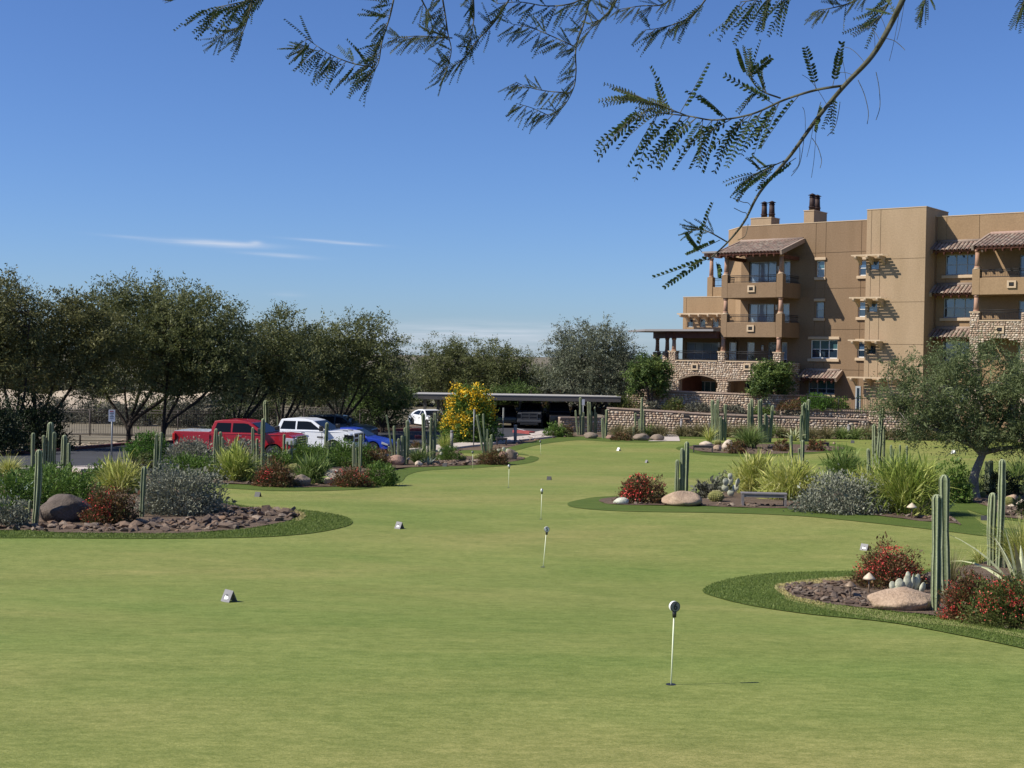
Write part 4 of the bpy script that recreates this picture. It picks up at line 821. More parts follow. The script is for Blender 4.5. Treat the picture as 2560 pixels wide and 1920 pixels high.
def barrel(px, py, wpx, hpx, label, group='golden barrel cacti'):
    g, s = base_of(px, py); r = wpx * s / 2; h = hpx * s; g = settle(g, r * .8); t = thing('barrel_cactus', label, 'cactus', g, 0, group); K = 26; n = 9; vs = []; sp = MB(); mb = MB()
    P = lambda i, j: (lambda th, a, k: Vector((math.cos(a) * math.sin(th) * r * k, math.sin(a) * math.sin(th) * r * k, h * .5 - math.cos(th) * h * .5)))(math.pi * (.06 + .90 * i / (n-1)), 2*math.pi*j/(K*2), 1.0 if j % 2 == 0 else .88)
    vs = [P(i, j) for i in range(n) for j in range(K*2)]; K2 = K*2; mb.add(vs, [(i*K2+j, i*K2+(j+1) % K2, (i+1)*K2+(j+1) % K2, (i+1)*K2+j) for i in range(n-1) for j in range(K2)], False); mb.add([P(n-1, j) for j in range(K2)], [tuple(range(K2))]); mb.build('body', GOLD, t, fix=False)
    for j in range(0, K2, 2):
        for i in range(1, n-1):
            p_ = P(i, j) * 1.0; d = Vector((p_.x, p_.y, (p_.z - h/2) * .8)).normalized()
            for q in range(3): e = Vector((random.uniform(-1, 1), random.uniform(-1, 1), random.uniform(-1, 1))) * .5; tip = p_ + (d + e).normalized() * r * .16; sdv = d.cross(Vector((0, 0, 1)) + e).normalized() * r * .03; sp.add([p_ - sdv, p_ + sdv, tip], [(0, 1, 2)])
    sp.build('spines', SPINE, t, fix=False)['kind'] = 'stuff'; return t
def agave(px, py, wpx, hpx, label, n=22, mat=None, name='agave', wide=.12, group=None, droop=.5, edge=None):
    g, s = base_of(px, py); R_a = wpx * s / 2; H = hpx * s; g = settle(g, R_a * .3); t = thing(name, label, 'agave', g, 0, group)
    for k in range(n):
        a = k * 2.39996 + random.uniform(-.1, .1); e = (k / n); tilt = .15 + 1.05 * e; Lf = math.hypot(R_a, H) * random.uniform(.72, 1.0) * (.85 + .2 * e); pts = []; P = Vector((math.cos(a) * .04, math.sin(a) * .04, .02)); ang = tilt * .75; seg = 6; mb = MB(); vs = []
        for i in range(seg + 1):
            u = i / seg; w_ = wide * (1 - u) ** .7 * (.55 + 1.2 * u * (1-u) * 1.4 + .1) * min(1.2, Lf); d = Vector((math.cos(a) * math.sin(ang), math.sin(a) * math.sin(ang), math.cos(ang))); sd_ = Vector((-math.sin(a), math.cos(a), 0)); nm = sd_.cross(d)
            vs += [P - sd_ * w_ + nm * w_ * .35, P - nm * w_ * .12 * -1, P + sd_ * w_ + nm * w_ * .35, P - nm * w_ * .28]; P = P + d * Lf / seg; ang += droop * tilt / seg * 1.4
        for v in vs: v.z = max(v.z, .01)
        mb.add(vs, [(i*4+j, i*4+(j+1) % 4, (i+1)*4+(j+1) % 4, (i+1)*4+j) for i in range(seg) for j in range(4)], False); mb.build('leaf', mat or AGAVE, t, fix=False)
    return t
def prickly(px, py, wpx, hpx, label, pads, group=None):
    """pads: (dx, dz, w, h, lean, yaw) as shares of the plant's size, stacked ovals with thickness"""
    g, s = base_of(px, py); g = settle(g, .3); t = thing('prickly_pear', label, 'cactus', g, 0, group); W_, H_ = wpx * s, hpx * s
    for dx, dz, w_, h_, lean, yaw in pads:
        bm = bmesh.new(); bmesh.ops.create_uvsphere(bm, u_segments=14, v_segments=9, radius=1); me = bpy.data.meshes.new('pad'); 
        for v in bm.verts: k = 1 + .18 * v.co.z; v.co = Vector((v.co.x * w_ * W_ / 2 * k, v.co.y * .035 * (1.3 - abs(v.co.z)), v.co.z * h_ * H_ / 2 + h_ * H_ / 2))
        bm.to_mesh(me); bm.free(); me.materials.append(PEAR); me.polygons.foreach_set('use_smooth', [True] * len(me.polygons)); link('pad', me, t, (dx * W_, random.uniform(-.12, .12), dz * H_), (random.uniform(-.2, .1), lean, yaw))
    return t
# ------------------------------------------------------------------ columnar cacti
cactus('tall clump of columnar cacti before the road at far left', [(82,82,1082,10),(110,108,1088,9),(119,126,1055,16),(134,136,1079,11),(158,161,1087,15),(170,172,1107,9),(175,175,1153,9),(85,86,1136,8)], 1186)
cactus('thick single cactus column beside the dark boulder in the left bed', [(87,95,1124,18),(74,76,1251,8)], 1311)
cactus('lone cactus column at the edge of the silver shrub in the left bed', [(354,359,1166,13)], 1293)
cactus('slim cactus clump behind the silver shrub near the bright green bush', [(386,391,1084,9),(393,404,1080,7),(385,389,1120,9),(402,404,1164,8)], 1205)
cactus('cactus clump in front of the red pickup bed', [(537,541,1071,10),(542,544,1089,8),(549,551,1079,8),(556,557,1092,6),(529,530,1150,7)], 1188)
cactus('cactus clump in front of the red pickup cab, one column much taller', [(635,632,1068,8),(641,643,1096,7),(656,657,1046,10),(646,646,1144,7),(664,665,1135,6),(671,671,1137,6),(677,677,1137,6)], 1194)
cactus('leaning cactus clump before the red pickup grille', [(706,711,1085,7),(716,718,1103,5),(721,722,1124,6),(727,728,1101,6),(709,710,1133,5)], 1170)
cactus('cactus clump in front of the white pickup fender', [(815,818,1056,9),(820,820,1103,6),(825,826,1114,6),(831,832,1105,8)], 1158)
cactus('cactus trio rising from rusty bush in front of the white pickup grille', [(885,884,1106,7),(890,889,1121,6),(899,902,1087,9)], 1181)
cactus('dense cactus clump spreading outward beside the blue car nose', [(985,966,1037,5),(988,985,1064,7),(1000,998,1120,5),(1017,1019,1050,9),(1011,1012,1069,8),(1003,1005,1089,7),(995,996,1096,7),(978,972,1115,5)], 1162)
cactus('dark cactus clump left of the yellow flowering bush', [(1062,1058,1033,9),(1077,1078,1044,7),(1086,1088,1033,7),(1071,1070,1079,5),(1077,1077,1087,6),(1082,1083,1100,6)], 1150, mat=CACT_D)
cactus('thin splayed cactus clump before the yellow flowering bush', [(1208,1192,1037,6),(1214,1208,1034,6),(1218,1218,1072,7),(1228,1229,1086,7),(1224,1224,1096,4)], 1133)
cactus('cactus clump right of the parking bays, nearest the carport end', [(1451,1451,993,7),(1445,1439,1025,5),(1459,1459,1030,6),(1455,1456,1040,5)], 1086)
cactus('cactus clump under the white sign at the carport end', [(1471,1470,1004,6),(1475,1475,1006,6),(1486,1487,1017,5),(1479,1479,1028,5),(1490,1491,1032,5)], 1082)
cactus('pair of cactus columns left of the low stone wall corner', [(1514,1517,1023,7),(1508,1506,1045,7)], 1096)
cactus('cactus clump with one tall column by two far boulders', [(1603,1605,993,7),(1609,1609,1026,6),(1589,1589,1032,6),(1595,1596,1047,6),(1583,1583,1067,6),(1599,1600,1047,5)], 1091)
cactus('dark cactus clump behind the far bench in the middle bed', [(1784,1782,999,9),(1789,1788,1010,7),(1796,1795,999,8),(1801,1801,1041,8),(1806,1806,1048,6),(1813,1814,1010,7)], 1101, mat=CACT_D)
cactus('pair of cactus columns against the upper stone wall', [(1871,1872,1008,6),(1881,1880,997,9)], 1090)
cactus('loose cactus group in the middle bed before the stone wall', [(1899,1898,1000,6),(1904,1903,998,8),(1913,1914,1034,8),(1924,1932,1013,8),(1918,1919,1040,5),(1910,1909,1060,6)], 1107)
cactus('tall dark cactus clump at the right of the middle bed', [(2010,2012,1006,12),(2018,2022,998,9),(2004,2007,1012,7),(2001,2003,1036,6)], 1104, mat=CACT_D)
cactus('short cactus columns rising out of the pale grass behind the bench', [(1979,1977,1088,8),(2005,2008,1100,10),(2018,2018,1151,8),(1998,1998,1120,6)], 1232)
cactus('cactus clump rising behind the round tan boulder in the centre bed', [(1714,1718,1104,13),(1706,1706,1120,11),(1691,1694,1149,10),(1699,1699,1195,9),(1715,1716,1200,8)], 1235)
cactus('tallest cactus clump of the centre bed, beside the silver shrub', [(2191,2206,1019,12),(2184,2187,1061,12),(2206,2210,1064,7),(2172,2171,1121,10),(2172,2172,1161,9),(2188,2193,1132,12),(2202,2203,1150,8)], 1240)
cactus('two thick ribbed cactus columns at the front right boulder', [(2339,2344,1236,24,1531),(2364,2363,1187,24,1490)], 1531)
cactus('two tall ribbed cacti behind the agave at the right edge', [(2478,2485,1232,20),(2497,2508,1148,19),(2518,2518,1357,6),(2512,2512,1372,5)], 1422)
cactus('slender cactus trio beside the leaning tree trunk', [(2464,2466,1153,8),(2471,2474,1151,8),(2478,2480,1151,7),(2485,2486,1199,6)], 1238)
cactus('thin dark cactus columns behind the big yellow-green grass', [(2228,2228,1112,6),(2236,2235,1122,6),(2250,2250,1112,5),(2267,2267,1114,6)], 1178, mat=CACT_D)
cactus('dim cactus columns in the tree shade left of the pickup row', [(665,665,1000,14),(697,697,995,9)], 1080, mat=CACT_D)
# ------------------------------------------------------------------ golden barrels
for a in ((1790,1257,40,29,'yellow barrel cactus between the round boulder and the bench'), (1157,1152,19,14,'barrel cactus at the left tip of the rock strip before the parking'), (1193,1153,19,17,'barrel cactus beside the rusty bush before the parking'), (1794,1114,18,14,'small barrel cactus beside the far bench boulders'), (2402,1246,30,18,'flat barrel cactus at the foot of the leaning tree'), (2522,1266,24,24,'barrel cactus against the pale rock right of the tree'), (62,1293,26,22,'pale barrel cactus behind the thick cactus column at left'), (552,1204,30,19,'yellow barrel cactus at the foot of the pickup bed cactus clump'), (793,1212,15,17,'small barrel cactus on the left side of the pale split boulder'), (734,1180,30,20,'barrel cactus behind the arching green grass'), (2456,1245,18,16,'small round cactus right of the leaning trunk')):
    barrel(*a)
# ------------------------------------------------------------------ boulders
for i, a in enumerate(((165,1308,136,72,'dark','large dark grey boulder in the left bed'), (505,1203,54,21,'rust','low brown boulder below the green hedge'), (838,1214,72,40,'pale','pale split boulder below the white pickup'), (752,1216,58,30,'grey','broken grey rock beside the rusty bush'), (988,1164,50,26,'rust','reddish sloping boulder at the foot of the dense cactus clump'), (1258,1152,26,26,'rust','round reddish rock behind the rusty bush'), (1276,1150,38,30,'grey','dark triangular rock at the tip of the parking bed'), (1477,1097,36,17,'grey','rounded boulder under the carport-end cacti'), (1524,1098,20,11,'rust','small reddish rock beside the far rusty bush'), (1602,1102,44,20,'grey','larger of the two far boulders on the green edge'), (1643,1102,36,17,'grey','darker of the two far boulders on the green edge'), (1765,1117,36,14,'pale','pale rock behind the far bench'), (1794,1127,22,15,'tan','tan rock in front of the small barrel cactus'), (1820,1126,34,27,'pale','tall pale boulder in the middle bed'), (1928,1121,20,11,'grey','small grey rock between two rusty bushes'), (1552,1262,42,19,'white','white lichen rocks at the left tip of the centre bed'), (1704,1267,104,38,'tan','round tan boulder below the cactus clump in the centre bed'), (2530,1263,36,28,'tan','tan rock beside the barrel cactus right of the tree'), (2552,1268,22,20,'pale','pale rock at the right edge below the tree'), (2252,1530,176,60,'tan','big flat tan boulder in the front right bed'), (2518,1573,24,15,'grey','small grey stone on the front right turf edge'), (2322,1474,34,46,'grey','grey rock behind the front right cactus'), (40,1135,46,14,'grey','grey stone beyond the road at left'), (1046,1166,22,14,'pale','pale stacked stones beside the path light'))):
    boulder(*a, seed=i + 3)
# ------------------------------------------------------------------ loose rock, one object each
def rock_meshes():
    out = []
    for k in range(9):
        bm = bmesh.new(); bmesh.ops.create_icosphere(bm, subdivisions=1, radius=1); rn = random.Random(50 + k); pl = [(Vector((rn.uniform(-1, 1), rn.uniform(-1, 1), rn.uniform(-1, 1))).normalized(), rn.uniform(.3, .75)) for _ in range(6)]
        for v in bm.verts:
            for n_, d_ in pl:
                q = v.co.dot(n_)
                if q > d_: v.co -= n_ * (q - d_) * .9
            v.co = Vector((v.co.x * 1.25 + rn.uniform(-.1, .1), v.co.y, v.co.z * .55))
        me = bpy.data.meshes.new('rock'); bm.to_mesh(me); bm.free(); me.materials.append(RUBBLE); out.append(me)
    return out
RKM = rock_meshes()
def rocks(bed, poly_px, n, smin, smax, avoid=None, lim=300):
    pg = gpl(poly_px); xs_ = [p[0] for p in pg]; ys_ = [p[1] for p in pg]; c = 0; tries = 0
    while c < n and tries < n * 60:
        tries += 1; x, y = random.uniform(min(xs_), max(xs_)), random.uniform(min(ys_), max(ys_))
        if not inside(x, y, pg): continue
        s = random.uniform(smin, smax) * (1.5 if random.random() < .12 else 1); o = link('rock', random.choice(RKM), bed, (x, y, gz(x, y) + .03 + s * .25), (random.uniform(-.5, .5), random.uniform(-.5, .5), random.random() * 6.3), (s, s * random.uniform(.6, 1), s * random.uniform(.6, 1.1))); c += 1
rocks(beds['A'], [(-40,1326),(150,1331),(450,1332),(600,1322),(690,1309),(745,1296),(750,1289),(730,1281),(680,1276),(600,1275),(550,1284),(500,1300),(330,1308),(220,1318),(60,1314),(-40,1312)], 300, .07, .185)
rocks(beds['F'], [(1952,1471),(1990,1463),(2060,1458),(2130,1456),(2160,1490),(2170,1500),(2300,1534),(2440,1552),(2480,1561),(2328,1539),(2176,1522),(2050,1506),(1978,1489)], 230, .035, .085)
rocks(beds['C'], [(1560,1262),(1650,1263),(1850,1268),(1996,1271),(2113,1279),(2240,1293),(2380,1307),(2395,1312),(2380,1298),(2240,1284),(2100,1272),(1850,1262),(1700,1258)], 150, .05, .12)
rocks(beds['D'], [(2395,1246),(2430,1254),(2485,1272),(2510,1292),(2600,1304),(2620,1290),(2520,1272),(2450,1250)], 70, .06, .13)
rocks(beds['M'], [(1740,1124),(1800,1130),(1900,1134),(2000,1130),(2100,1123),(2060,1117),(1960,1120),(1800,1122)], 60, .08, .16)
road_bank = sheet('rock_bank', gpl([(-200,1133),(0,1128),(160,1116),(317,1100),(430,1095),(430,1103),(317,1111),(160,1126),(0,1137),(-200,1143)]), .03, TAN, 2.0)
def rocks2():
    pg = gpl([(-60,1129),(0,1127),(160,1115),(317,1099),(430,1094),(430,1102),(317,1110),(160,1125),(0,1136),(-60,1139)]); m2 = []
    for me in RKM[:5]:
        q = me.copy(); q.materials.clear(); q.materials.append(RIVER); m2.append(q)
    xs_ = [p[0] for p in pg]; ys_ = [p[1] for p in pg]; c = 0
    while c < 290:
        x, y = random.uniform(min(xs_), max(xs_)), random.uniform(min(ys_), max(ys_))
        if inside(x, y, pg): s = random.uniform(.10, .2); link('rock', random.choice(m2), road_bank, (x, y, gz(x, y) + .05), (0, 0, random.random() * 6), (s * 1.4, s, s * .7)); c += 1
RIVER = M_rand('river_rock', [(.42, .34, .25), (.30, .23, .17), (.52, .44, .33), (.24, .19, .15), (.46, .36, .27)], .85, 12, .3, .02); rocks2()
parkbed = sheet('rock_strip', gpl([(1040,1169),(1100,1166.5),(1160,1164.5),(1210,1161),(1210,1152),(1150,1152),(1080,1155),(1040,1162)]), .04, MULCH, 1)
rocks(parkbed, [(1045,1168),(1100,1166),(1160,1164),(1208,1160),(1208,1153),(1150,1153),(1080,1156),(1045,1162)], 150, .07, .16)
rocks(parkbed, [(1290,1098),(1340,1091),(1400,1086),(1430,1092),(1385,1096),(1330,1104),(1290,1112)], 45, .07, .14)
mid_l = sheet('rock_strip', gpl([(440,1207),(560,1210),(700,1217),(860,1215),(860,1209),(700,1208),(560,1203),(440,1202)]), .045, MULCH, 1)
rocks(mid_l, [(445,1206),(560,1209),(700,1216),(855,1214),(855,1209),(700,1208),(560,1203),(445,1203)], 110, .05, .11)
# ------------------------------------------------------------------ shrubs
shrub(172,1272,165,86,LEAF_GRN,'broad dark green mounded shrub behind the dark boulder at left',dens=1.5,leaf=.06); shrub(40,1275,130,84,LEAF_GRN,'green shrub behind the agave at the left edge',dens=1.3,leaf=.06)
shrub(110,1232,190,56,LEAF_GRN,'green shrub mass behind the first row of shrubs at left',dens=1.4,leaf=.07); shrub(262,1222,130,56,LEAF_GRN,'low green shrub behind the yellow grass at left',dens=1.1,leaf=.06)
shrub(372,1150,112,58,LEAF_BRT,'bright green rounded bush before the tree trunks',dens=1.6,leaf=.07); shrub(352,1186,78,46,LEAF_RDG,'olive bush below the bright green bush',leaf=.06)
shrub(478,1162,120,64,LEAF_PAL,'dull grey-brown bush by the red pickup tailgate',dens=1.2,leaf=.07); shrub(468,1203,130,62,LEAF_GRN,'low dark green hedge shrub left of the pickup bed cacti',dens=1.4,leaf=.06)
shrub(605,1174,100,72,LEAF_PAL,'airy grey-green bush in front of the red pickup door',dens=1,leaf=.07,wild=.25)
shrub(695,1172,70,50,LEAF_GRN,'small green bush before the red pickup front wheel',leaf=.06); shrub(768,1166,110,56,LEAF_GRN,'green bush between the red and white pickups',dens=1.3,leaf=.06); shrub(868,1169,118,58,LEAF_GRN,'green bush in front of the white pickup wheel',dens=1.3,leaf=.06)
shrub(684,1140,44,20,LEAF_GRY,'small silver bush under the red pickup bumper',leaf=.06); shrub(948,1215,84,56,LEAF_GRN,'dark green shrub at the right end of the long left bed',dens=1.6,leaf=.055)
shrub(1122,1154,60,34,LEAF_GRN,'low green shrub behind the left barrel cactus',dens=1.3,leaf=.055); shrub(922,1140,52,24,LEAF_BRT,'low bright shrub beside the post under the blue car',leaf=.06)
shrub(452,1290,205,112,LEAF_GRY,'large silver-grey shrub with woolly leaves in the left bed','shrub',dens=2.4,leaf=.065,wid=.5,lump=.16,wild=.02); shrub(22,1322,100,66,LEAF_GRY,'silver-grey shrub at the left edge of the photo',dens=2,leaf=.055,wid=.5)
shrub(2102,1286,212,80,LEAF_GRY,'wide silver-grey shrub right of the bench in the centre bed',dens=2.6,leaf=.075,wid=.5,lump=.16,wild=.02); shrub(1818,1229,70,40,LEAF_GRY,'small silver shrub behind the prickly pear in the centre bed',leaf=.06,wid=.5)
shrub(1765,1246,60,38,LEAF_GRB,'sparse brown shrub beside the barrel cactus in the centre bed',dens=.5,leaf=.08,wild=.3)
RF = lambda n, s, z=None: (FLW_RED, n, s, z)
shrub(278,1313,120,86,LEAF_RED,'rusty shrub with red blossoms between boulder and silver shrub','shrub',flowers=RF(330,.05,lambda x,z: x<.15 and z>.2),dens=2,leaf=.055,group='red flowering shrubs')
shrub(684,1218,98,60,LEAF_RED,'rusty shrub with one red blossom patch below the red pickup',flowers=RF(90,.07,lambda x,z: -.55<x<0 and .2<z<.8),dens=2,leaf=.06,group='red flowering shrubs')
shrub(876,1219,92,46,LEAF_RED,'rusty shrub with scattered red blossoms right of the pale split boulder',flowers=RF(120,.07),dens=1.8,leaf=.06,group='red flowering shrubs')
shrub(940,1172,72,48,LEAF_RED,'brown rusty bush in front of the blue car',dens=1.5,leaf=.06,group='red flowering shrubs'); shrub(1234,1163,70,36,LEAF_RED,'dark rusty bush at the foot of the splayed cacti',dens=1.5,leaf=.06,group='red flowering shrubs'); shrub(1040,1124,34,16,LEAF_RED,'small orange-brown bush by the curb right of the blue car',leaf=.06,group='red flowering shrubs')
shrub(1606,1260,112,66,LEAF_RED,'red flowering shrub at the left end of the centre bed',flowers=RF(420,.07,lambda x,z: x<.35 and z>.25),dens=1.8,leaf=.06,group='red flowering shrubs')
shrub(1552,1102,50,20,LEAF_RED,'small rusty bush beside the two far boulders',leaf=.07,group='red flowering shrubs'); shrub(1840,1135,48,30,LEAF_RED,'rusty bush right of the tall pale boulder in the middle bed',flowers=RF(50,.08,lambda x,z: x>.5),dens=1.2,leaf=.07,group='red flowering shrubs')
shrub(1955,1129,38,27,LEAF_RED,'dark rusty bush in the middle of the middle bed',leaf=.07,group='red flowering shrubs'); shrub(2039,1128,42,29,LEAF_RED,'rusty bush with red tips at the right end of the middle bed',flowers=RF(60,.07,None),leaf=.07,group='red flowering shrubs'); shrub(1416,1092,34,26,LEAF_RED,'dark red bush below the carport-end cacti',leaf=.07,group='red flowering shrubs')
shrub(2222,1476,166,98,LEAF_RED,'red flowering shrub behind the flat tan boulder',flowers=RF(1300,.032,lambda x,z: z>.35),dens=1.9,leaf=.032,wild=.08,group='red flowering shrubs')
shrub(2428,1554,140,108,LEAF_RED,'red flowering shrub right of the two thick cactus columns',flowers=RF(900,.03),dens=2.6,leaf=.03,wild=.08,group='red flowering shrubs'); shrub(2525,1574,180,118,LEAF_RDG,'red flowering shrub under the agave at the right edge',flowers=RF(1300,.03,lambda x,z: z>.3),dens=3,leaf=.03,wild=.08,group='red flowering shrubs')
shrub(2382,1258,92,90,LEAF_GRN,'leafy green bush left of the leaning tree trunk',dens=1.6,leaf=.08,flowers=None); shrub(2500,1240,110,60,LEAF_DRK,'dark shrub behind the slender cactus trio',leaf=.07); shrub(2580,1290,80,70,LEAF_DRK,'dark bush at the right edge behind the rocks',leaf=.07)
shrub(1385,1093,46,34,LEAF_GRN,'green bush at the corner of the pavement',leaf=.08,dens=1.2)
# tall yellow-flowered bush by the parking
t = shrub(1172,1108,130,138,LEAF_GRN,'tall round bush covered with yellow blossoms by the parking lot','bush','yellow_bush',flowers=(FLW_YEL,3400,.13,lambda x,z: z>.22 and (z>.5 or x<.1)),dens=2.6,leaf=.16,depth=.9,lump=.05,wild=.02,up=.1)
# background undergrowth on the left and under the trees
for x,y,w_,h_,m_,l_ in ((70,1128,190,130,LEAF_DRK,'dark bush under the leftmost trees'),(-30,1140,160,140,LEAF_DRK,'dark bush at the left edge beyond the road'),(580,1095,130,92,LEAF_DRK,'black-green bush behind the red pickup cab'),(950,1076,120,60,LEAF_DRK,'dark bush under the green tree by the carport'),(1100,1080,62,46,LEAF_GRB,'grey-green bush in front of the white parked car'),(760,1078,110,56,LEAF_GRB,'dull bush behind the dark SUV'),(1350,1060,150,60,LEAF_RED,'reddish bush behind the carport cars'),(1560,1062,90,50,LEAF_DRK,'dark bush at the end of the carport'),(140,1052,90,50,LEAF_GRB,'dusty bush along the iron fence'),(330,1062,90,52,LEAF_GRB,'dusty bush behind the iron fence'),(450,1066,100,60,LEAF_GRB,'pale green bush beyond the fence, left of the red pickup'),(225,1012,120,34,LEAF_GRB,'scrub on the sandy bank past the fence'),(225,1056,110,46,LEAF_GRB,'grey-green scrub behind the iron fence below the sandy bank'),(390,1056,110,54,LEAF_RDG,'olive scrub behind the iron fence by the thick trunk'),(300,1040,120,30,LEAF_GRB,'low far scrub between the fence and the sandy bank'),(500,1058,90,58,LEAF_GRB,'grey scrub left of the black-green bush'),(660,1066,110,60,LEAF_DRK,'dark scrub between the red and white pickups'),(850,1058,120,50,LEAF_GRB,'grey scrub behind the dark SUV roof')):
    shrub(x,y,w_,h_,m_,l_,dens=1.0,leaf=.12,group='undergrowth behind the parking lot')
# ------------------------------------------------------------------ grasses
grass(302,1236,96,88,GR_YEL,'upright yellow grass clump behind the rusty shrub at left',450,mass=1600); grass(22,1190,90,56,GR_YEL,'yellow grass at the left edge by the road',420); grass(590,1206,92,86,GR_YGR,'yellow-green grass fountain below the red pickup',500,mass=2200)
grass(782,1211,70,68,GR_GRN,'arching green grass between rusty bush and pale boulder',420,droop=.9,mass=1600); grass(1048,1162,72,54,GR_GRN,'green grass tuft between two cactus clumps',460); grass(960,1130,52,24,GR_YGR,'pale grass beside the blue car bumper',260); grass(1112,1124,40,40,GR_YGR,'pale grass left of the yellow bush by the bollard',300)
grass(1890,1238,100,98,GR_YEL,'pale yellow grass fountain directly behind the bench',700,.026,droop=.8,mass=2600); grass(1975,1250,124,100,GR_YEL,'larger yellow grass fountain right of the bench',800,.026,droop=.8,mass=3200); grass(2166,1240,80,66,GR_YEL,'yellow grass left of the tall cactus clump',400,mass=1600); grass(2262,1288,150,150,GR_YGR,'big yellow-green grass right of the tall cactus clump',900,.026,droop=.7,mass=4500); grass(2112,1196,96,74,GR_GRN,'pale green grass behind the striped agave',500,.024,mass=1500)
grass(2225,1215,110,90,GR_GRN,'green grass behind the tall cactus clump',600); grass(2556,1428,130,132,GR_YEL,'yellow-green grass behind the agave at the right edge',800,.014); grass(2380,1462,44,90,GR_TAN,'thin wispy grass between the thick cacti and the red shrub',160,.008); grass(2448,1412,44,56,GR_YEL,'curly pale grass at the foot of the tall right cacti',150,.009,droop=1.1)
grass(2545,1200,90,70,GR_GRN,'sparse green grass at the far right under the tree',300); grass(2425,1246,60,60,GR_GRN,'fine green grass by the leaning trunk',240)
row = [(1398,1092,60,32,GR_GRN),(1550,1093,70,38,GR_TAN),(1585,1091,60,32,GR_TAN),(1650,1092,90,36,GR_TAN),(1624,1090,60,32,GR_GRN)]
row += [(x, 1091.5 + (x - 1700) * .016, random.uniform(58, 78), random.uniform(34, 42), GR_GRN if k in (6, 11, 12, 18) else GR_TAN) for k, x in enumerate(range(1706, 2600, 36))]
ORD = 'first second third fourth fifth sixth seventh eighth ninth tenth eleventh twelfth thirteenth fourteenth fifteenth sixteenth seventeenth eighteenth nineteenth twentieth twenty-first twenty-second twenty-third twenty-fourth twenty-fifth'.split()
RL = ['greener bunch grass clump beside the left end of the lower stone wall', 'tan bunch grass clump behind the two far boulders', 'tan bunch grass clump right of the two far boulders', 'wide tan bunch grass clump just behind the pale pavement patch', 'small greener bunch grass clump at the left of the pavement patch']
RL += [('tan' if q[4] is GR_TAN else 'greener') + ' bunch grass clump by the wall, ' + ORD[k] + ' to the right of the pavement patch' for k, q in enumerate(row[5:])]
for (x,y,w_,h_,m_), lb_ in zip(row, RL):
    grass(x,y,w_,h_,m_,lb_,420,.035,group='bunch grass along the far edge of the green')
grass(1874,1122,74,60,GR_GRN,'dense dark green grass mound in the middle bed',700,.035); grass(1774,1107,26,44,GR_YEL,'pale yucca-like tuft left of the dark cactus clump',90,.05)
agave(1984,1103,52,34,'pale spiky agave in the middle bed',20,AGAVE_Y); agave(2068,1226,72,62,'striped agave behind the wide silver shrub',22,AGAVE_Y,wide=.09); agave(38,1268,90,90,'grey-green agave at the left edge behind the silver shrub',20,AGAVE,wide=.10); agave(2556,1505,300,215,'large agave with long arching pale leaves at the right edge',16,AGAVE_Y,wide=.055,droop=.75); agave(1072,1164,40,22,'small dark agave at the foot of the dark cactus clump',14,AGAVE,wide=.09)
prickly(1826,1244,42,56,'white prickly pear left of the bench', [(0,0,.42,.34,0,0),(-.22,.22,.42,.36,-.35,.2),(.2,.24,.40,.32,.3,-.2),(-.28,.5,.40,.36,-.15,.3),(.02,.5,.34,.4,.05,.1),(.32,.45,.30,.42,.2,.5),(-.02,.78,.3,.3,-.1,.1)])
prickly(2262,1490,88,52,'white prickly pear pads on top of the flat tan boulder', [(-.34,.1,.22,.55,-.1,.4),(-.15,.05,.26,.75,-.1,0),(.05,.15,.24,.8,.05,.2),(.2,.1,.18,.9,.1,1.0),(.33,.15,.2,.85,.25,.3),(-.25,0,.22,.4,-.5,0),(.1,.5,.16,.6,.1,.3),(.42,.05,.2,.6,.4,.5)])
prickly(1100,1154,14,32,'white prickly pear beside the dark cactus clump', [(0,0,.6,.4,0,0),(.1,.35,.55,.4,.15,0),(-.1,.65,.5,.35,-.2,0)]); prickly(1258,1136,30,18,'white prickly pear on the red rock', [(-.3,.1,.35,.7,-.3,0),(.05,.2,.3,.8,0,.3),(.3,.1,.3,.7,.3,0)])

# ------------------------------------------------------------------ longer grass of the collars, blade by blade near the camera
COLB = M_leaf('collar_blade', [(.10, .15, .026), (.14, .19, .04), (.21, .25, .07)], .3); STRB = M_leaf('straw_blade', [(.34, .28, .10), (.48, .41, .17), (.60, .54, .27)], .15)
def blades(name, px, n, h, mat, label, near=0):
    pg = gp(px, 4); xs_ = [p[0] for p in pg]; ys_ = [p[1] for p in pg]; P = []
    def ins(X, Y, poly):
        c = np.zeros(len(X), bool); q = np.array(poly); r = np.roll(q, 1, 0)
        for (x1, y1), (x0, y0) in zip(q, r):
            if y1 == y0: continue
            c ^= ((y1 > Y) != (y0 > Y)) & (X < (x0 - x1) * (Y - y1) / (y0 - y1) + x1)
        return c
    while len(P) < n:
        X = rng.uniform(min(xs_), min(max(xs_), 14), n * 3); Y = rng.uniform(min(ys_), max(ys_), n * 3); k_ = (np.abs(X) < Y * .42 + 2) & ins(X, Y, pg)
        for b_ in BEDP: k_ &= ~ins(X, Y, b_)
        P += list(zip(X[k_], Y[k_]))
    P = P[:n]; P = np.array([(a_, b_, gz(a_, b_) + .012) for a_, b_ in P])
    k = len(P); D = rng.normal(size=(k, 3)) * .45 + np.array([0, 0, 1]); Ln = h * rng.uniform(.5, 1.3, k); V, Fq = leafquads(P, D, Ln, np.full(k, h * .28)); return tag(link(name, npmesh(name, V, Fq, mat, rng.random(k))), label, None, None, 'stuff')
BEDP = [gp(BEDS['F'], 4), gp(BEDS['A'], 4)]
blades('collar_grass', COLL['F'], 32000, .035, COLB, 'longer dark green grass ringing the front right bed')
blades('collar_grass', COLL['A'], 22000, .05, COLB, 'longer dark green grass ringing the left bed')
BEDP = []
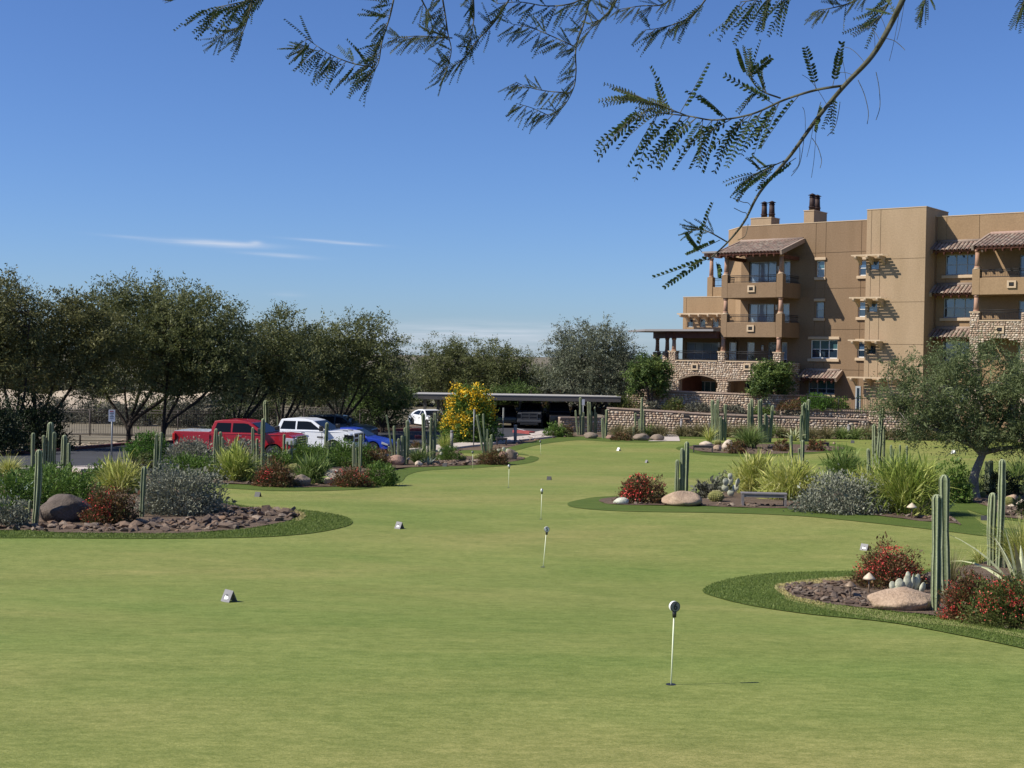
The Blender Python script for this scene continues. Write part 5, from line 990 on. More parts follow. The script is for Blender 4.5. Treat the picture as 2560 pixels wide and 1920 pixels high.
blades('straw_grass', [(1936,1470),(1975,1459),(2050,1450),(2130,1445),(2130,1453),(2040,1462),(1965,1472),(1985,1493),(2060,1512),(2050,1516),(1975,1500)], 5000, .04, STRB, 'dry straw-coloured grass rim at the tip of the front right bed')
blades('straw_grass', [(640,1270),(700,1272),(745,1280),(764,1291),(748,1304),(738,1300),(750,1291),(735,1284),(690,1278)], 3000, .06, STRB, 'dry straw-coloured grass rim at the tip of the left bed')
# ------------------------------------------------------------------ terrace walls of field stone
def stone_wall(label, A, B_, zt0, zt1, zb, thick=.45, ret=None, cat='wall', size=.24, name='stone_wall', gap=None):
    """wall from A to B_ (plan points), capped, faced with proud rubble on the camera side"""
    A = Vector((A[0], A[1], 0)); B_ = Vector((B_[0], B_[1], 0)); d = (B_ - A); L_ = d.length; d.normalize(); nrm = Vector((d.y, -d.x, 0)); nrm = nrm if nrm.dot(-A) > 0 else -nrm
    t = thing(name, label, cat, A); zt = lambda a: zt0 + (zt1 - zt0) * a / L_
    mb = MB(); mb.add([Vector((0,0,zb)), d*L_ + Vector((0,0,zb)), d*L_ + Vector((0,0,zt1)), Vector((0,0,zt0)), -nrm*thick + Vector((0,0,zb)), d*L_ - nrm*thick + Vector((0,0,zb)), d*L_ - nrm*thick + Vector((0,0,zt1)), -nrm*thick + Vector((0,0,zt0))], [(0,1,2,3), (7,6,5,4), (0,4,5,1), (3,2,6,7), (0,3,7,4), (1,5,6,2)]); mb.build('wall', MORTAR, t)
    regs = [(lambda a, z: d*a + Vector((0,0,z)), nrm, 0, L_, zb, max(zt0, zt1) - .02, lambda a, z: z < zt(a) - .1 and z > zb and not (gap and gap(a, z)))]
    stones_on('rubble_stonework', t, regs, size, .06)
    n = max(1, int(L_ / .9))
    for k in range(n):
        a, b = L_*k/n + .008, L_*(k+1)/n - .008; cm = MB(); o_ = .07; cm.add([d*a + nrm*o_ + Vector((0,0,zt(a))), d*b + nrm*o_ + Vector((0,0,zt(b))), d*b - nrm*(thick+.05) + Vector((0,0,zt(b))), d*a - nrm*(thick+.05) + Vector((0,0,zt(a)))] + [d*a + nrm*o_ + Vector((0,0,zt(a)+.1)), d*b + nrm*o_ + Vector((0,0,zt(b)+.1)), d*b - nrm*(thick+.05) + Vector((0,0,zt(b)+.1)), d*a - nrm*(thick+.05) + Vector((0,0,zt(a)+.1))], [(3,2,1,0), (4,5,6,7), (0,1,5,4), (1,2,6,5), (2,3,7,6), (3,0,4,7)]); cm.build('cap_stone', CAPM, t)
    return t, d, nrm
CAPM = M_rand('cap_stone', [(.40, .29, .22), (.48, .37, .28), (.44, .33, .27)], .85, 20, .2, .01)
W1A = AT(1567, 975, 109); W1B = AT(1944, 990, 103.2); W1C = AT(2012, 998, 105.8)
stone_wall('upper stone retaining wall of the building terrace', W1A, W1B, W1A.z, W1B.z, 1.6)
stone_wall('shaded return of the upper stone terrace wall', W1B, W1C, W1B.z, W1B.z - .05, 1.6)
W2A = AT(1517, 1021, 104); W2B = AT(1780, 1037, 101.6); W2C = AT(2172, 1052, 99.6)
t2, d2_, n2_ = stone_wall('lower stone retaining wall behind the bunch grass', W2A, W2B, W2A.z, W2B.z, 1.0)
for x_, y_ in ((1588, 1033), (1720, 1041)):
    q = AT(x_, y_, 102.8); a = (q - Vector((W2A.x, W2A.y, 0))).dot(d2_); mb = MB(); M_ = Matrix.Translation(d2_ * a + n2_ * .1 + Vector((0, 0, q.z))) @ Matrix.Rotation(math.atan2(d2_.y, d2_.x), 4, 'Z'); mb.box(-.22, .22, -.03, .05, -.1, .12, M_); ln_ = mb.build('light_niche', METD, t2); mb = MB(); mb.box(-.26, .26, -.12, .0, -.17, -.1, M_); mb.build('sill', CAPM, ln_)
stone_wall('lower stone wall sloping down along the handrail', W2B, W2C, W2B.z, W2C.z, 1.0)
W3A = AT(1400, 1046, 102); W3B = AT(1512, 1043, 103); stone_wall('lowest short stone wall at the carport end', W3A, W3B, W3A.z, W3A.z, 1.0)
W4A = AT(1950, 1023, 102.2); W4B = AT(2180, 1030, 100.6); stone_wall('planter wall below the ground floor windows', W4A, W4B, W4A.z, W4B.z, 1.2)
W5A = AT(2172, 1030, 100.2); W5B = AT(2300, 1038, 98.2); stone_wall('stone planter wall at the foot of the stair tower', W5A, W5B, W5A.z, W5B.z, 1.0)
def fill(name, pts, z, mat):
    mb = MB(); n = len(pts); mb.add([Vector((p_[0], p_[1], z)) for p_ in pts] + [Vector((p_[0], p_[1], z - .5)) for p_ in pts], [tuple(range(n)), tuple(reversed(range(n, 2*n)))] + [(i, i+n, (i+1) % n + n, (i+1) % n) for i in range(n)]); return tag(mb.build(name, mat), kind='structure')
off = Vector((-.0, .5, 0))
fill('terrace_bed', [W2A + off, W2B + off, W4A + off, W1B + Vector((0, -.1, 0)), W1A + Vector((-.3, -.3, 0)), W1A + Vector((-3.2, -.5, 0))], 2.75, SOIL)
fill('terrace_floor', [W1A + Vector((.2, .6, 0)), W1B + Vector((0, .6, 0)), W1C + Vector((0, .6, 0)), W1C + Vector((4, 3, 0)), W1A + Vector((6, 8, 0))], 2.6, CONC)
fill('terrace_bed', [W4A + off, W4B + off, W5B + off, W5B + Vector((4, 4, 0)), W1C + Vector((1.5, 0, 0)), W1B + Vector((.4, .1, 0))], 2.7, SOIL)
# plants on the terrace
FIX_Y = 104
shrub(1563,1027,72,31,LEAF_RDG,'olive bush at the left end of the lower stone wall',leaf=.1,dens=1.3); shrub(1684,1033,62,31,LEAF_RDG,'olive bush in the middle of the stone terrace',leaf=.1,dens=1.3)
shrub(1630,1030,48,24,LEAF_GRB,'grey bush between two olive bushes on the terrace',leaf=.1)
FIX_Y = 102.3
shrub(1745,1036,66,29,LEAF_GRB,'grey bush right of the olive bushes on the terrace',leaf=.1); shrub(1830,1038,70,24,LEAF_GRB,'low grey-green bush at the foot of the upper stone wall',leaf=.1); shrub(1905,1040,60,22,LEAF_GRN,'low green bush by the corner of the upper stone wall',leaf=.1)
FIX_Y = 101.4
shrub(1978,1024,60,22,LEAF_RED,'reddish hedge in the planter by the wall corner',leaf=.1); shrub(2040,1025,80,36,LEAF_BRT,'clipped green hedge under the ground floor window',leaf=.1,dens=1.6,lump=.08); shrub(2090,1026,60,32,LEAF_GRN,'dark end of the clipped hedge under the window',leaf=.1,dens=1.5,lump=.08)
shrub(1985,1044,90,20,LEAF_GRB,'grey trailing bush below the planter wall',leaf=.1); shrub(2120,1046,90,20,LEAF_GRB,'grey-green trailing bush beside the handrail',leaf=.1)
FIX_Y = None
# handrail and iron fence
def posts_rail(name, label, cat, pts, h, n_rail=(1, .12), bars=0, post=.03, step=1.6, mat=METD, z_from=None):
    t = thing(name, label, cat, pts[0]); o = pts[0]
    for a, b in zip(pts[:-1], pts[1:]):
        d = b - a; k = max(1, int(d.length / step))
        for i in range(k + (b is pts[-1])): p_ = a + d * i / k - o; mb = MB(); mb.tube([p_, p_ + Vector((0, 0, h))], post, 5); mb.build('post', mat, t, fix=False)
        mb = MB()
        for r_ in n_rail: mb.tube([a - o + Vector((0, 0, h * r_)), b - o + Vector((0, 0, h * r_))], .025, 5)
        mb.build('rail', mat, t, fix=False)
        if bars:
            k = int(d.length / bars); mb = MB()
            for i in range(k): p_ = a + d * i / k - o; mb.tube([p_ + Vector((0, 0, h * .1)), p_ + Vector((0, 0, h * .98))], .012, 4, caps=False)
            mb.build('bars', mat, t, fix=False)['kind'] = 'stuff'
    return t
off = Vector((0, -.9, 0))
posts_rail('handrail', 'dark metal handrail sloping along the lower stone wall', 'railing', [AT(1795, 1066, 100), AT(1950, 1071, 99.2), AT(2165, 1078, 98)], 1.0, (1, .75))
posts_rail('iron_fence', 'dark iron fence in front of the clipped hedge', 'fence', [AT(2018, 1022, 101.6), AT(2175, 1028, 100.4)], .95, (1, .08), bars=.14)
posts_rail('iron_fence', 'iron fence at the foot of the tower behind the mesquite', 'fence', [AT(2180, 1029, 99.4), AT(2330, 1036, 97.2)], .95, (1, .08), bars=.14)

# ------------------------------------------------------------------ trees
MESQ = M_leaf('mesquite_leaf', [(.062, .076, .024), (.128, .143, .050), (.235, .24, .10)], .34); MESQ_Y = M_leaf('mesquite_leaf_yellowish', [(.06, .066, .022), (.13, .132, .045), (.23, .215, .08)], .28)
MESQ_G = M_leaf('greyish_tree_leaf', [(.072, .085, .050), (.135, .150, .092), (.225, .24, .155)], .25); PALO = M_leaf('palo_verde_leaf', [(.05, .085, .02), (.09, .14, .032), (.15, .20, .055)], .22); MESQ_R = M_leaf('near_mesquite_leaf', [(.070, .095, .032), (.135, .168, .064), (.225, .26, .12)], .36); CITR = M_leaf('citrus_leaf', [(.03, .06, .013), (.06, .105, .024), (.12, .17, .04), (.25, .30, .08)], .2)
def tree(name, label, base, H, ellipses, trunks, leafmat, bark=BARKD, nclump=240, perclump=110, leaf=.165, csize=.62, wid=.36, r0=.16, group='trees behind the parking lot', hang=-.05, wisps=.25, cat='tree', limb_to=14, zlow=None):
    """ellipses: (dx,dy,cz,rx,ry,rz) local lobes of the crown; trunks: list of [(x,z)...] leader paths (x,z) with y spread"""
    t = thing(name, label, cat, base, 0, group); cs = []
    wts = np.array([e[3]*e[4]*e[5] for e in ellipses]) ** .8; wts /= wts.sum()
    for i in range(nclump):
        e = ellipses[rng.choice(len(ellipses), p=wts)]; d = rng.normal(size=3); d /= np.linalg.norm(d); rr = rng.random() ** .33 if rng.random() < .75 else 1.0
        k = 1 + .13 * math.sin(d[0]*5 + e[0]) * math.sin(d[2]*6 + e[1]*3) + .10 * math.sin(d[1]*9 + d[0]*7)
        c = np.array([e[0], e[1], e[2]]) + d * np.array([e[3], e[4], e[5]]) * rr * k
        if zlow is not None and c[2] < zlow: c[2] = zlow + rng.random() * .4
        cs.append(c)
    C = np.array(cs); n = nclump * perclump; idx = np.repeat(np.arange(nclump), perclump)
    # each clump is a few arching sprays
    nsp = 7; sp = rng.integers(0, nsp, n); sd = unit(rng.normal(size=(nclump * nsp, 3)) * np.array([1, 1, .75]) + np.array([0, 0, .12])); sl = csize * rng.uniform(.7, 1.5, nclump * nsp); sid = idx * nsp + sp
    outw = rng.random(nclump * nsp) < .06; sl[outw] *= 1 + wisps * 3
    u = rng.random(n); pos = C[idx] + sd[sid] * (sl[sid] * u)[:, None] + np.stack([np.zeros(n), np.zeros(n), hang * (u * sl[sid]) ** 2 * 2], 1) + rng.normal(size=(n, 3)) * csize * .13
    D = sd[sid] * .55 + rng.normal(size=(n, 3)) * .6; Ln = leaf * rng.uniform(.6, 1.4, n); tone = np.clip(rng.random(nclump)[idx] * .5 + rng.random(n) * .5, 0, 1)
    inn = rng.random(n) < .10; cc = C.mean(0); pos[inn] = pos[inn] + (cc - pos[inn]) * .18; Ln[inn] *= 1.9
    V, Fq = leafquads(pos, D, Ln, Ln * wid); link('crown', npmesh('crown', V, Fq, leafmat, tone), t)
    mb = MB(); ends = []
    for tr in trunks:
        pts = [Vector(p_) for p_ in tr['p']]; m_ = len(pts); path = [Vector(q) for q in catmull([tuple(p_) for p_ in pts], 5, False)]; K = len(path); r_ = tr.get('r', r0); rad = [r_ * (1.25 if i == 0 else 1.0) * (1 - .62 * i / (K - 1)) for i in range(K)]
        mb.tube(path, rad, 8); ends += [(path[i], rad[i]) for i in range(int(K * .5), K)]
    mb.build('trunk', bark, t, fix=False); mb = MB(); Cs = [Vector(c) for c in C]; random.shuffle(Cs)
    for c in Cs[:limb_to * 5]:
        q, r_ = min(ends, key=lambda e: (e[0] - c).length + max(0, e[0].z - c.z) * .8 + random.random() * .6); mid = q.lerp(c, .5) + Vector((random.uniform(-.25, .25), random.uniform(-.25, .25), random.uniform(-.1, .35))); r1 = min(r_ * .55, .07)
        mb.tube([q, q.lerp(mid, .5) + Vector((0, 0, .05)), mid, c], [r1, r1 * .75, r1 * .5, .012], 5, caps=False)
    mb.build('limbs', bark, t, fix=False); return t
def mesq(label, px, py, x0, x1, ytop, ylow, mat, Y=None, stems=None, name='mesquite_tree', bark=BARKD, dens=1.0, lobes=6, seed=0, **kw):
    """tree by its foot (px,py) and its crown box in the photograph"""
    base = G(px, py) if Y is None else AT(px, py, Y)
    if Y is not None: base.z = gz(base.x, base.y)
    s = mpp(base); cxm = ((x0 + x1) / 2 - px) * s; W_ = (x1 - x0) * s; zt = AT(px, ytop, base.y).z - base.z; zl = AT(px, ylow, base.y).z - base.z; rn = random.Random(seed); E = []
    for i in range(lobes):
        a = (i + .5) / lobes; x = cxm + (a - .5) * W_ * .72; hh = zt * (1 - .26 * abs(a - .5) * 2 * rn.uniform(.6, 1.2)); lo = zl * (1 - .42 * abs(a - .5) * 2); rz = (hh - lo) / 2; E.append((x, rn.uniform(-.22, .22) * W_, lo + rz, W_ * .23, W_ * .26, rz))
    E.append((cxm, 0, (zt + zl) / 2 + (zt - zl) * .05, W_ * .42, W_ * .36, (zt - zl) * .44))
    st = stems or [-.5, -.15, .2, .5]; T = []
    for i, k in enumerate(st):
        ex = cxm * .7 + k * W_ * .55; ey = rn.uniform(-.25, .25) * W_; fork = zl * rn.uniform(.25, .4); T.append({'p': [(rn.uniform(-.08, .08), rn.uniform(-.08, .08), -.1), (k * .25, ey * .04, fork), (ex * .45 + k * .3, ey * .35, zl * .85), (ex * .8, ey * .7, zl + (zt - zl) * .28), (ex, ey, zl + (zt - zl) * .6)], 'r': rn.uniform(.09, .14)})
    vol = max(.4, W_ * (zt - zl) / 30)
    return tree(name, label, base, zt, E, T, mat, bark, int(235 * min(2.5, vol) * dens), 84, zlow=zl * .5, **kw)
mesq('leftmost mesquite, cut by the left edge of the photo', 35, 1075, -190, 150, 672, 960, MESQ_Y, Y=70, seed=1, dens=1.1)
mesq('yellowish mesquite between the leftmost tree and the big dark one', 92, 1065, 0, 330, 705, 962, MESQ_Y, Y=74, seed=2, stems=[-.3, .1, .55])
mesq('big multi-stemmed dark mesquite right of the white sign', 322, 1112, 175, 560, 680, 960, MESQ, seed=3, stems=[-.75, -.3, .05, .35, .8], dens=1.2)
mesq('thick-trunked mesquite behind the parking sign, left of the red pickup', 410, 1092, 330, 665, 715, 965, MESQ, Y=78, seed=4, stems=[-.2, .05, .7])
mesq('mesquite behind the red pickup', 595, 1080, 540, 800, 765, 970, MESQ, Y=83, seed=5)
mesq('slim dark mesquite behind the white pickup', 705, 1075, 640, 860, 795, 985, MESQ, Y=88, seed=6)
mesq('broad mesquite left of the green palo verde', 848, 1062, 735, 1030, 780, 970, MESQ, Y=92, seed=7, stems=[-.6, -.3, 0, .3, .6], dens=1.15)
mesq('dark mesquite filling the gap behind the white pickup', 760, 1062, 690, 900, 840, 1000, MESQ, Y=104, seed=21)
mesq('bright green palo verde left of the carport', 955, 1072, 868, 1040, 930, 1030, PALO, Y=96, seed=8, name='palo_verde_tree', dens=1.3)
mesq('rounded mesquite behind the left end of the carport', 1110, 1066, 1010, 1235, 838, 985, MESQ, Y=118, seed=9)
mesq('rounded mesquite behind the middle of the carport', 1250, 1066, 1150, 1350, 852, 990, MESQ, Y=116, seed=10)
mesq('low dark mesquite under the rounded mesquites', 1180, 1060, 1060, 1340, 905, 1010, MESQ, Y=124, seed=11)
mesq('bright green low tree behind the carport roof', 1290, 1064, 1205, 1360, 958, 1010, PALO, Y=112, seed=12, name='palo_verde_tree', dens=1.2)
mesq('tall grey feathery tree left of the building', 1480, 1062, 1338, 1612, 795, 985, MESQ_G, Y=112, seed=13, name='feathery_tree', stems=[-.5, -.2, 0, .25, .5], dens=1.15)
mesq('small leafy tree at the left corner of the stone terrace', 1628, 978, 1562, 1682, 888, 950, CITR, Y=106.5, seed=14, name='leafy_tree', lobes=4, csize=.4, leaf=.14, dens=2.4, wid=.5, group='small trees on the building terrace', stems=[-.2, .1])
mesq('small light green tree before the second stone arch', 1922, 992, 1866, 1990, 902, 955, CITR, Y=104.3, seed=15, name='leafy_tree', lobes=4, csize=.4, leaf=.14, dens=2.2, wid=.5, group='small trees on the building terrace', stems=[-.2, .15])
for i, (px_, Y_, x0, x1, yt, yl) in enumerate(((-60, 150, -200, 140, 850, 960), (150, 160, 60, 300, 880, 975), (400, 150, 300, 560, 870, 985), (600, 150, 500, 740, 860, 985), (1000, 150, 900, 1120, 905, 1000), (1340, 150, 1280, 1420, 915, 1000), (820, 140, 720, 960, 900, 1000))):
    mesq(('far dark tree beyond the fence at the left edge', 'far tree beyond the sandy bank', 'far tree behind the thick-trunked mesquite', 'far tree behind the red pickup mesquites', 'far tree behind the palo verde', 'far tree left of the grey feathery tree', 'far tree behind the dark SUV')[i], px_, 1000, x0, x1, yt, yl, LEAF_GRB if i in (1,) else MESQ, Y=Y_, seed=30 + i, dens=.8, csize=.8, leaf=.2, group='far trees beyond the fence')
# scrub beyond the parking lot, one far mass
def scrub(name, x0, x1, Yc, dY, h, n, leaf, mat):
    x = rng.uniform(x0, x1, n); y = Yc + rng.normal(size=n) * dY; hh = h * (.62 + .25 * np.sin(x * .21 + 1) * np.sin(x * .083) + .2 * np.sin(x * .9 + y * .3)); z = hh * rng.random(n) ** .6 + 1.1
    P = np.stack([x, y, z], 1); D = rng.normal(size=(n, 3)) + np.array([0, 0, .3]); Ln = leaf * rng.uniform(.6, 1.5, n); V, Fq = leafquads(P, D, Ln, Ln * .5); return tag(link(name, npmesh(name, V, Fq, mat, rng.random(n))), 'hazy mass of desert scrub and trees beyond the fence and carport', 'scrub', None, 'stuff')
scrub('desert_scrub', -75, 45, 150, 3.5, 4.2, 42000, .55, M_leaf('far_scrub', [(.05, .055, .032), (.085, .09, .05), (.14, .135, .085)], .15))
# the near tree at the right
base = G(2439, 1246); s_ = mpp(base); X = lambda px, dy=0: ((px - 2439) * s_, dy); Zp = lambda py: AT(2439, py, base.y).z - base.z
E = [((2300-2439)*s_, -.3, Zp(985), 1.75, 1.5, 1.6), ((2400-2439)*s_, .4, Zp(960), 1.9, 1.7, 1.75), ((2500-2439)*s_, 0, Zp(965), 1.8, 1.8, 1.75), ((2610-2439)*s_, 0, Zp(980), 1.8, 1.8, 1.7), ((2250-2439)*s_, -.2, Zp(1040), 1.15, 1.1, .75), ((2345-2439)*s_, 0, Zp(1060), 1.5, 1.2, .65), ((2560-2439)*s_, -.6, Zp(1080), 1.6, 1.3, .9), ((2460-2439)*s_, -.7, Zp(1090), 1.0, .8, .5), ((2215-2439)*s_, -.1, Zp(1000), .8, .8, .9), ((2380-2439)*s_, -.9, Zp(1085), 1.3, .8, .6), ((2300-2439)*s_, -.5, Zp(1085), 1.2, .9, .5), ((2520-2439)*s_, -.9, Zp(1100), 1.2, .8, .55)]
T = [{'p': [(0, 0, -.1), (-.08, 0, .7), (.12, .02, 1.35), (.28, 0, 1.75), (.3, 0, 2.1)], 'r': .21}, {'p': [(.25, 0, 1.7), (-.3, -.1, 2.0), (-1.2, -.2, 2.35), (-2.2, -.1, 2.75), (-3.0, 0, 3.1)], 'r': .12}, {'p': [(.28, 0, 1.8), (.3, .1, 2.8), (.1, .2, 3.8), (-.1, .3, 4.6)], 'r': .11}, {'p': [(.28, 0, 1.7), (.9, -.1, 1.85), (1.7, -.2, 2.0), (2.6, -.1, 2.5)], 'r': .11}, {'p': [(.2, 0, 1.6), (-.4, .3, 2.3), (-1.0, .6, 3.2), (-1.5, .8, 4.0)], 'r': .10}, {'p': [(.3, 0, 1.9), (1.0, .3, 2.8), (1.6, .4, 3.8)], 'r': .10}]
tree('mesquite_tree', 'near mesquite with a leaning dark trunk at the right edge of the photo', base, 6, E, T, MESQ_R, BARKL, 400, 165, leaf=.10, csize=.46, wid=.28, group='trees on the putting green', hang=-.12, wisps=.45)
# ------------------------------------------------------------------ vehicles
def M_car(name, c): return M_plain(name, c, .38, .0, .3, .45)
TYRE = M_plain('tyre_rubber', (.018, .018, .018), .9); RIM = M_plain('alloy_rim', (.22, .22, .23), .4, .8); CHR = M_plain('chrome', (.62, .63, .65), .16, 1.0); CGL = M_plain('car_glass', (.008, .010, .013), .10, 0, .16); BLK = M_plain('black_trim', (.015, .015, .016), .5); LAMP = M_plain('headlamp_lens', (.55, .57, .6), .1, .2, .8, 1); TAIL = M_plain('tail_lamp', (.5, .02, .02), .2, 0, .6, .8)
def circ(cx, r, z0, a0=180, a1=0, n=9, cz=None): return [(cx + r * math.cos(R_(a0 + (a1 - a0) * k / n)), (cz if cz is not None else z0) + r * math.sin(R_(a0 + (a1 - a0) * k / n))) for k in range(n + 1)]
def vehicle(name, label, cat, loc, yaw, paint, spec, group='vehicles in the parking lot'):
    S = spec; t = thing(name, label, cat, loc, yaw, group); W = S['W'] / 2; wr = S['wr']; sill = S['sill']
    # lower body: one polygon, with both wheel arches cut out of it
    poly = list(S['upper']); poly.append((S['x1'], sill + .05)); poly += [(S['fx'] + wr * 1.17, sill)] + [(x, z) for x, z in circ(S['fx'], wr * 1.17, 0, 12, 168, 9, wr)] + [(S['fx'] - wr * 1.17, sill)]
    poly += [(S['rx'] + wr * 1.17, sill)] + [(x, z) for x, z in circ(S['rx'], wr * 1.17, 0, 12, 168, 9, wr)] + [(S['rx'] - wr * 1.17, sill), (S['x0'], sill + .08)]
    def side(sg):
        def f(x, z):
            k = W; e = .55
            if x > S['x1'] - e: k -= .13 * ((x - (S['x1'] - e)) / e) ** 2
            if x < S['x0'] + e: k -= .08 * ((S['x0'] + e - x) / e) ** 2
            if z > S['belt'] - .12: k -= .05
            return sg * k
        return f
    mb = MB(); mb.prism(poly, 0, 0, None, side(-1), side(1)); b = mb.build('body', paint, t, bevel=.055)
    for p_ in b.data.polygons: p_.use_smooth = True
    w_ = b.modifiers.new('weighted', 'WEIGHTED_NORMAL')
    # greenhouse
    g = S['cab']; zt, zb = max(z for _, z in g), S['belt']
    hw = lambda z: W - .07 - S['tumble'] * max(0, (z - zb)) / (zt - zb)
    mb = MB(); mb.prism(g, 0, 0, None, lambda x, z: -hw(z), lambda x, z: hw(z)); c = mb.build('cab', paint, t, bevel=.06)
    for win in S['windows']:
        for sg in (-1, 1):
            mb = MB(); mb.add([(x, sg * (hw(z) + .006), z) for x, z in win] + [(x, sg * (hw(z) - .02), z) for x, z in win], [tuple(range(len(win))), tuple(reversed(range(len(win), 2*len(win))))] + [(i, i+len(win), (i+1) % len(win) + len(win), (i+1) % len(win)) for i in range(len(win))]); mb.build('window', CGL, c)
    for nm, (xa, za), (xb, zb_) in (('windshield', *S['ws']), ('rear_window', *S['rw'])):
        d = Vector((xb - xa, 0, zb_ - za)).normalized(); n_ = Vector((-d.z, 0, d.x)); n_ = n_ * (.012 if (n_.x > 0) == (nm == 'windshield') else -.012)
        if n_.z < 0 and nm == 'windshield': n_ = -n_
        mb = MB(); A, B_ = Vector((xa, 0, za)).lerp(Vector((xb, 0, zb_)), .06), Vector((xa, 0, za)).lerp(Vector((xb, 0, zb_)), .93); ya, yb = hw(A.z) - .07, hw(B_.z) - .06
        q = [A + Vector((0, -ya, 0)), A + Vector((0, ya, 0)), B_ + Vector((0, yb, 0)), B_ + Vector((0, -yb, 0))]; mb.add([v + n_ for v in q] + [v - n_ for v in q], [(0,1,2,3), (7,6,5,4), (0,4,5,1), (1,5,6,2), (2,6,7,3), (3,7,4,0)]); mb.build(nm, CGL, c)
    for x in (S['fx'], S['rx']):
        for sg in (-1, 1):
            mb = MB(); yy = sg * (W - .14); mb.tube([(x, yy - .13, wr), (x, yy - .1, wr), (x, yy + .1, wr), (x, yy + .13, wr)], [wr*.92, wr, wr, wr*.92], 24); wh = mb.build('wheel', TYRE, t, fix=False)
            mb = MB(); yo = yy + sg * .135
            for k in range(6): a = R_(60*k); mb.add([(x + math.cos(a-.16)*wr*.12, yo, wr + math.sin(a-.16)*wr*.12), (x + math.cos(a-.13)*wr*.62, yo, wr + math.sin(a-.13)*wr*.62), (x + math.cos(a+.13)*wr*.62, yo, wr + math.sin(a+.13)*wr*.62), (x + math.cos(a+.16)*wr*.12, yo, wr + math.sin(a+.16)*wr*.12)], [(0,1,2,3)])
            mb.tube([(x, yo - sg*.05, wr), (x, yo + sg*.004, wr)], [wr*.15, wr*.12], 12)
            n = 24; mb.add([(x + math.cos(2*math.pi*k/n)*wr*q, yo - sg*.0, wr + math.sin(2*math.pi*k/n)*wr*q) for q in (.6, .68) for k in range(n)], [(k, (k+1) % n, n + (k+1) % n, n + k) for k in range(n)]); mb.build('rim', RIM, wh, fix=False)
            mb = MB(); mb.tube([(x, yy - sg*.18, wr), (x, yy - sg*.14, wr)], [wr*1.12, wr*1.12], 20); mb.build('wheel_well', BLK, wh, fix=False)
    for sg in (-1, 1):
        mb = MB(); mx = S['mirror']; mb.box(mx - .07, mx + .10, sg*(W - .02) if sg > 0 else sg*(W + S['mw']), sg*(W + S['mw']) if sg > 0 else sg*(W - .02), zb - .02, zb + S['mh']); mb.build('mirror', BLK if S.get('mblk', 1) else paint, t, bevel=.03)
        for hx in S['handles']: mb = MB(); mb.box(hx - .11, hx + .11, min(sg*(W-.003), sg*(W + .035)), max(sg*(W-.003), sg*(W + .035)), zb - .16, zb - .11); mb.build('door_handle', S.get('hm', CHR), t, bevel=.01)
        for sx_ in S['seams']: mb = MB(); mb.box(sx_ - .008, sx_ + .008, min(sg*(W-.03), sg*(W + .003)), max(sg*(W-.03), sg*(W + .003)), sill + .1, zb - .1); mb.build('door_gap', BLK, t)
    return t, W
PK = dict(W=2.03, wr=.42, sill=.46, x0=-3.05, x1=3.05, fx=2.05, rx=-1.72, belt=1.36, tumble=.17, mirror=1.42, mw=.24, mh=.26, handles=(.38, -.72), seams=(1.42, .30, -.80, -1.16),
 upper=[(-3.05, 1.36), (-1.17, 1.37), (-1.16, 1.33), (1.60, 1.33), (2.2, 1.36), (2.75, 1.32), (2.98, 1.22), (3.05, 1.05)],
 cab=[(-1.13, 1.30), (-1.10, 1.60), (-.98, 1.90), (-.6, 1.955), (.35, 1.95), (.82, 1.86), (1.66, 1.34), (1.70, 1.30)],
 windows=[[(-.98, 1.40), (-.14, 1.40), (-.14, 1.82), (-.84, 1.82)], [(-.04, 1.40), (1.30, 1.40), (.72, 1.79), (.5, 1.82), (-.04, 1.82)]], ws=((1.66, 1.36), (.86, 1.86)), rw=((-1.12, 1.42), (-1.0, 1.86)))
def pickup_front(t, W, paint, chrome=True, bars=True, cross=False, z0=.74, z1=1.22, x=3.05):
    mb = MB(); mb.box(x - .06, x + .02, -.62, .62, z0, z1); gr = mb.build('grille', BLK, t, bevel=.04)
    fr = CHR if chrome else paint
    for zz in (z0 - .03, z1 - .03): mb = MB(); mb.box(x - .02, x + .05, -.66, .66, zz, zz + .07); mb.build('grille_bar', fr, gr, bevel=.015)
    for yy in (-.66, .60): mb = MB(); mb.box(x - .02, x + .05, yy, yy + .07, z0 + .04, z1 - .03); mb.build('grille_bar', fr, gr, bevel=.015)
    if bars:
        for k in range(3): zz = z0 + .11 + .12 * k; mb = MB(); mb.box(x, x + .045, -.59, .59, zz, zz + .055); mb.build('grille_bar', CHR, gr, bevel=.01)
    if cross: mb = MB(); mb.box(x, x + .045, -.05, .05, z0 + .04, z1 - .03); mb.build('grille_bar', fr, gr, bevel=.01); mb = MB(); mb.box(x, x + .046, -.59, .59, (z0+z1)/2 - .03, (z0+z1)/2 + .05); mb.build('grille_bar', fr, gr, bevel=.01)
    for sg in (-1, 1):
        mb = MB(); mb.prism([(x - .42, z0 + .16), (x + .015, z0 + .1), (x + .015, z1 - .06), (x - .38, z1 - .03)], sg * .68, sg * (W - .02)); mb.build('headlight', LAMP if not cross else CGL, t, bevel=.02)
    mb = MB(); mb.box(x - .22, x + .13, -W + .05, W - .05, .48, .70); mb.build('bumper', CHR if chrome else paint, t, bevel=.05); mb = MB(); mb.box(x - .1, x + .12, -W + .3, W - .3, .30, .475); mb.build('lower_trim', BLK, t, bevel=.03)
RED = M_car('paint_red', (.30, .003, .008)); WHT = M_car('paint_white', (.74, .75, .76)); BLU = M_car('paint_blue', (.012, .045, .36)); DKB = M_car('paint_slate', (.045, .058, .075)); BKP = M_car('paint_black', (.012, .012, .014)); SIL = M_car('paint_silver', (.42, .43, .45))
SIL_SHADE = M_car('paint_silver_shaded', (.05, .052, .056))  # silver paint darkened, with the carport's shade put into the colour
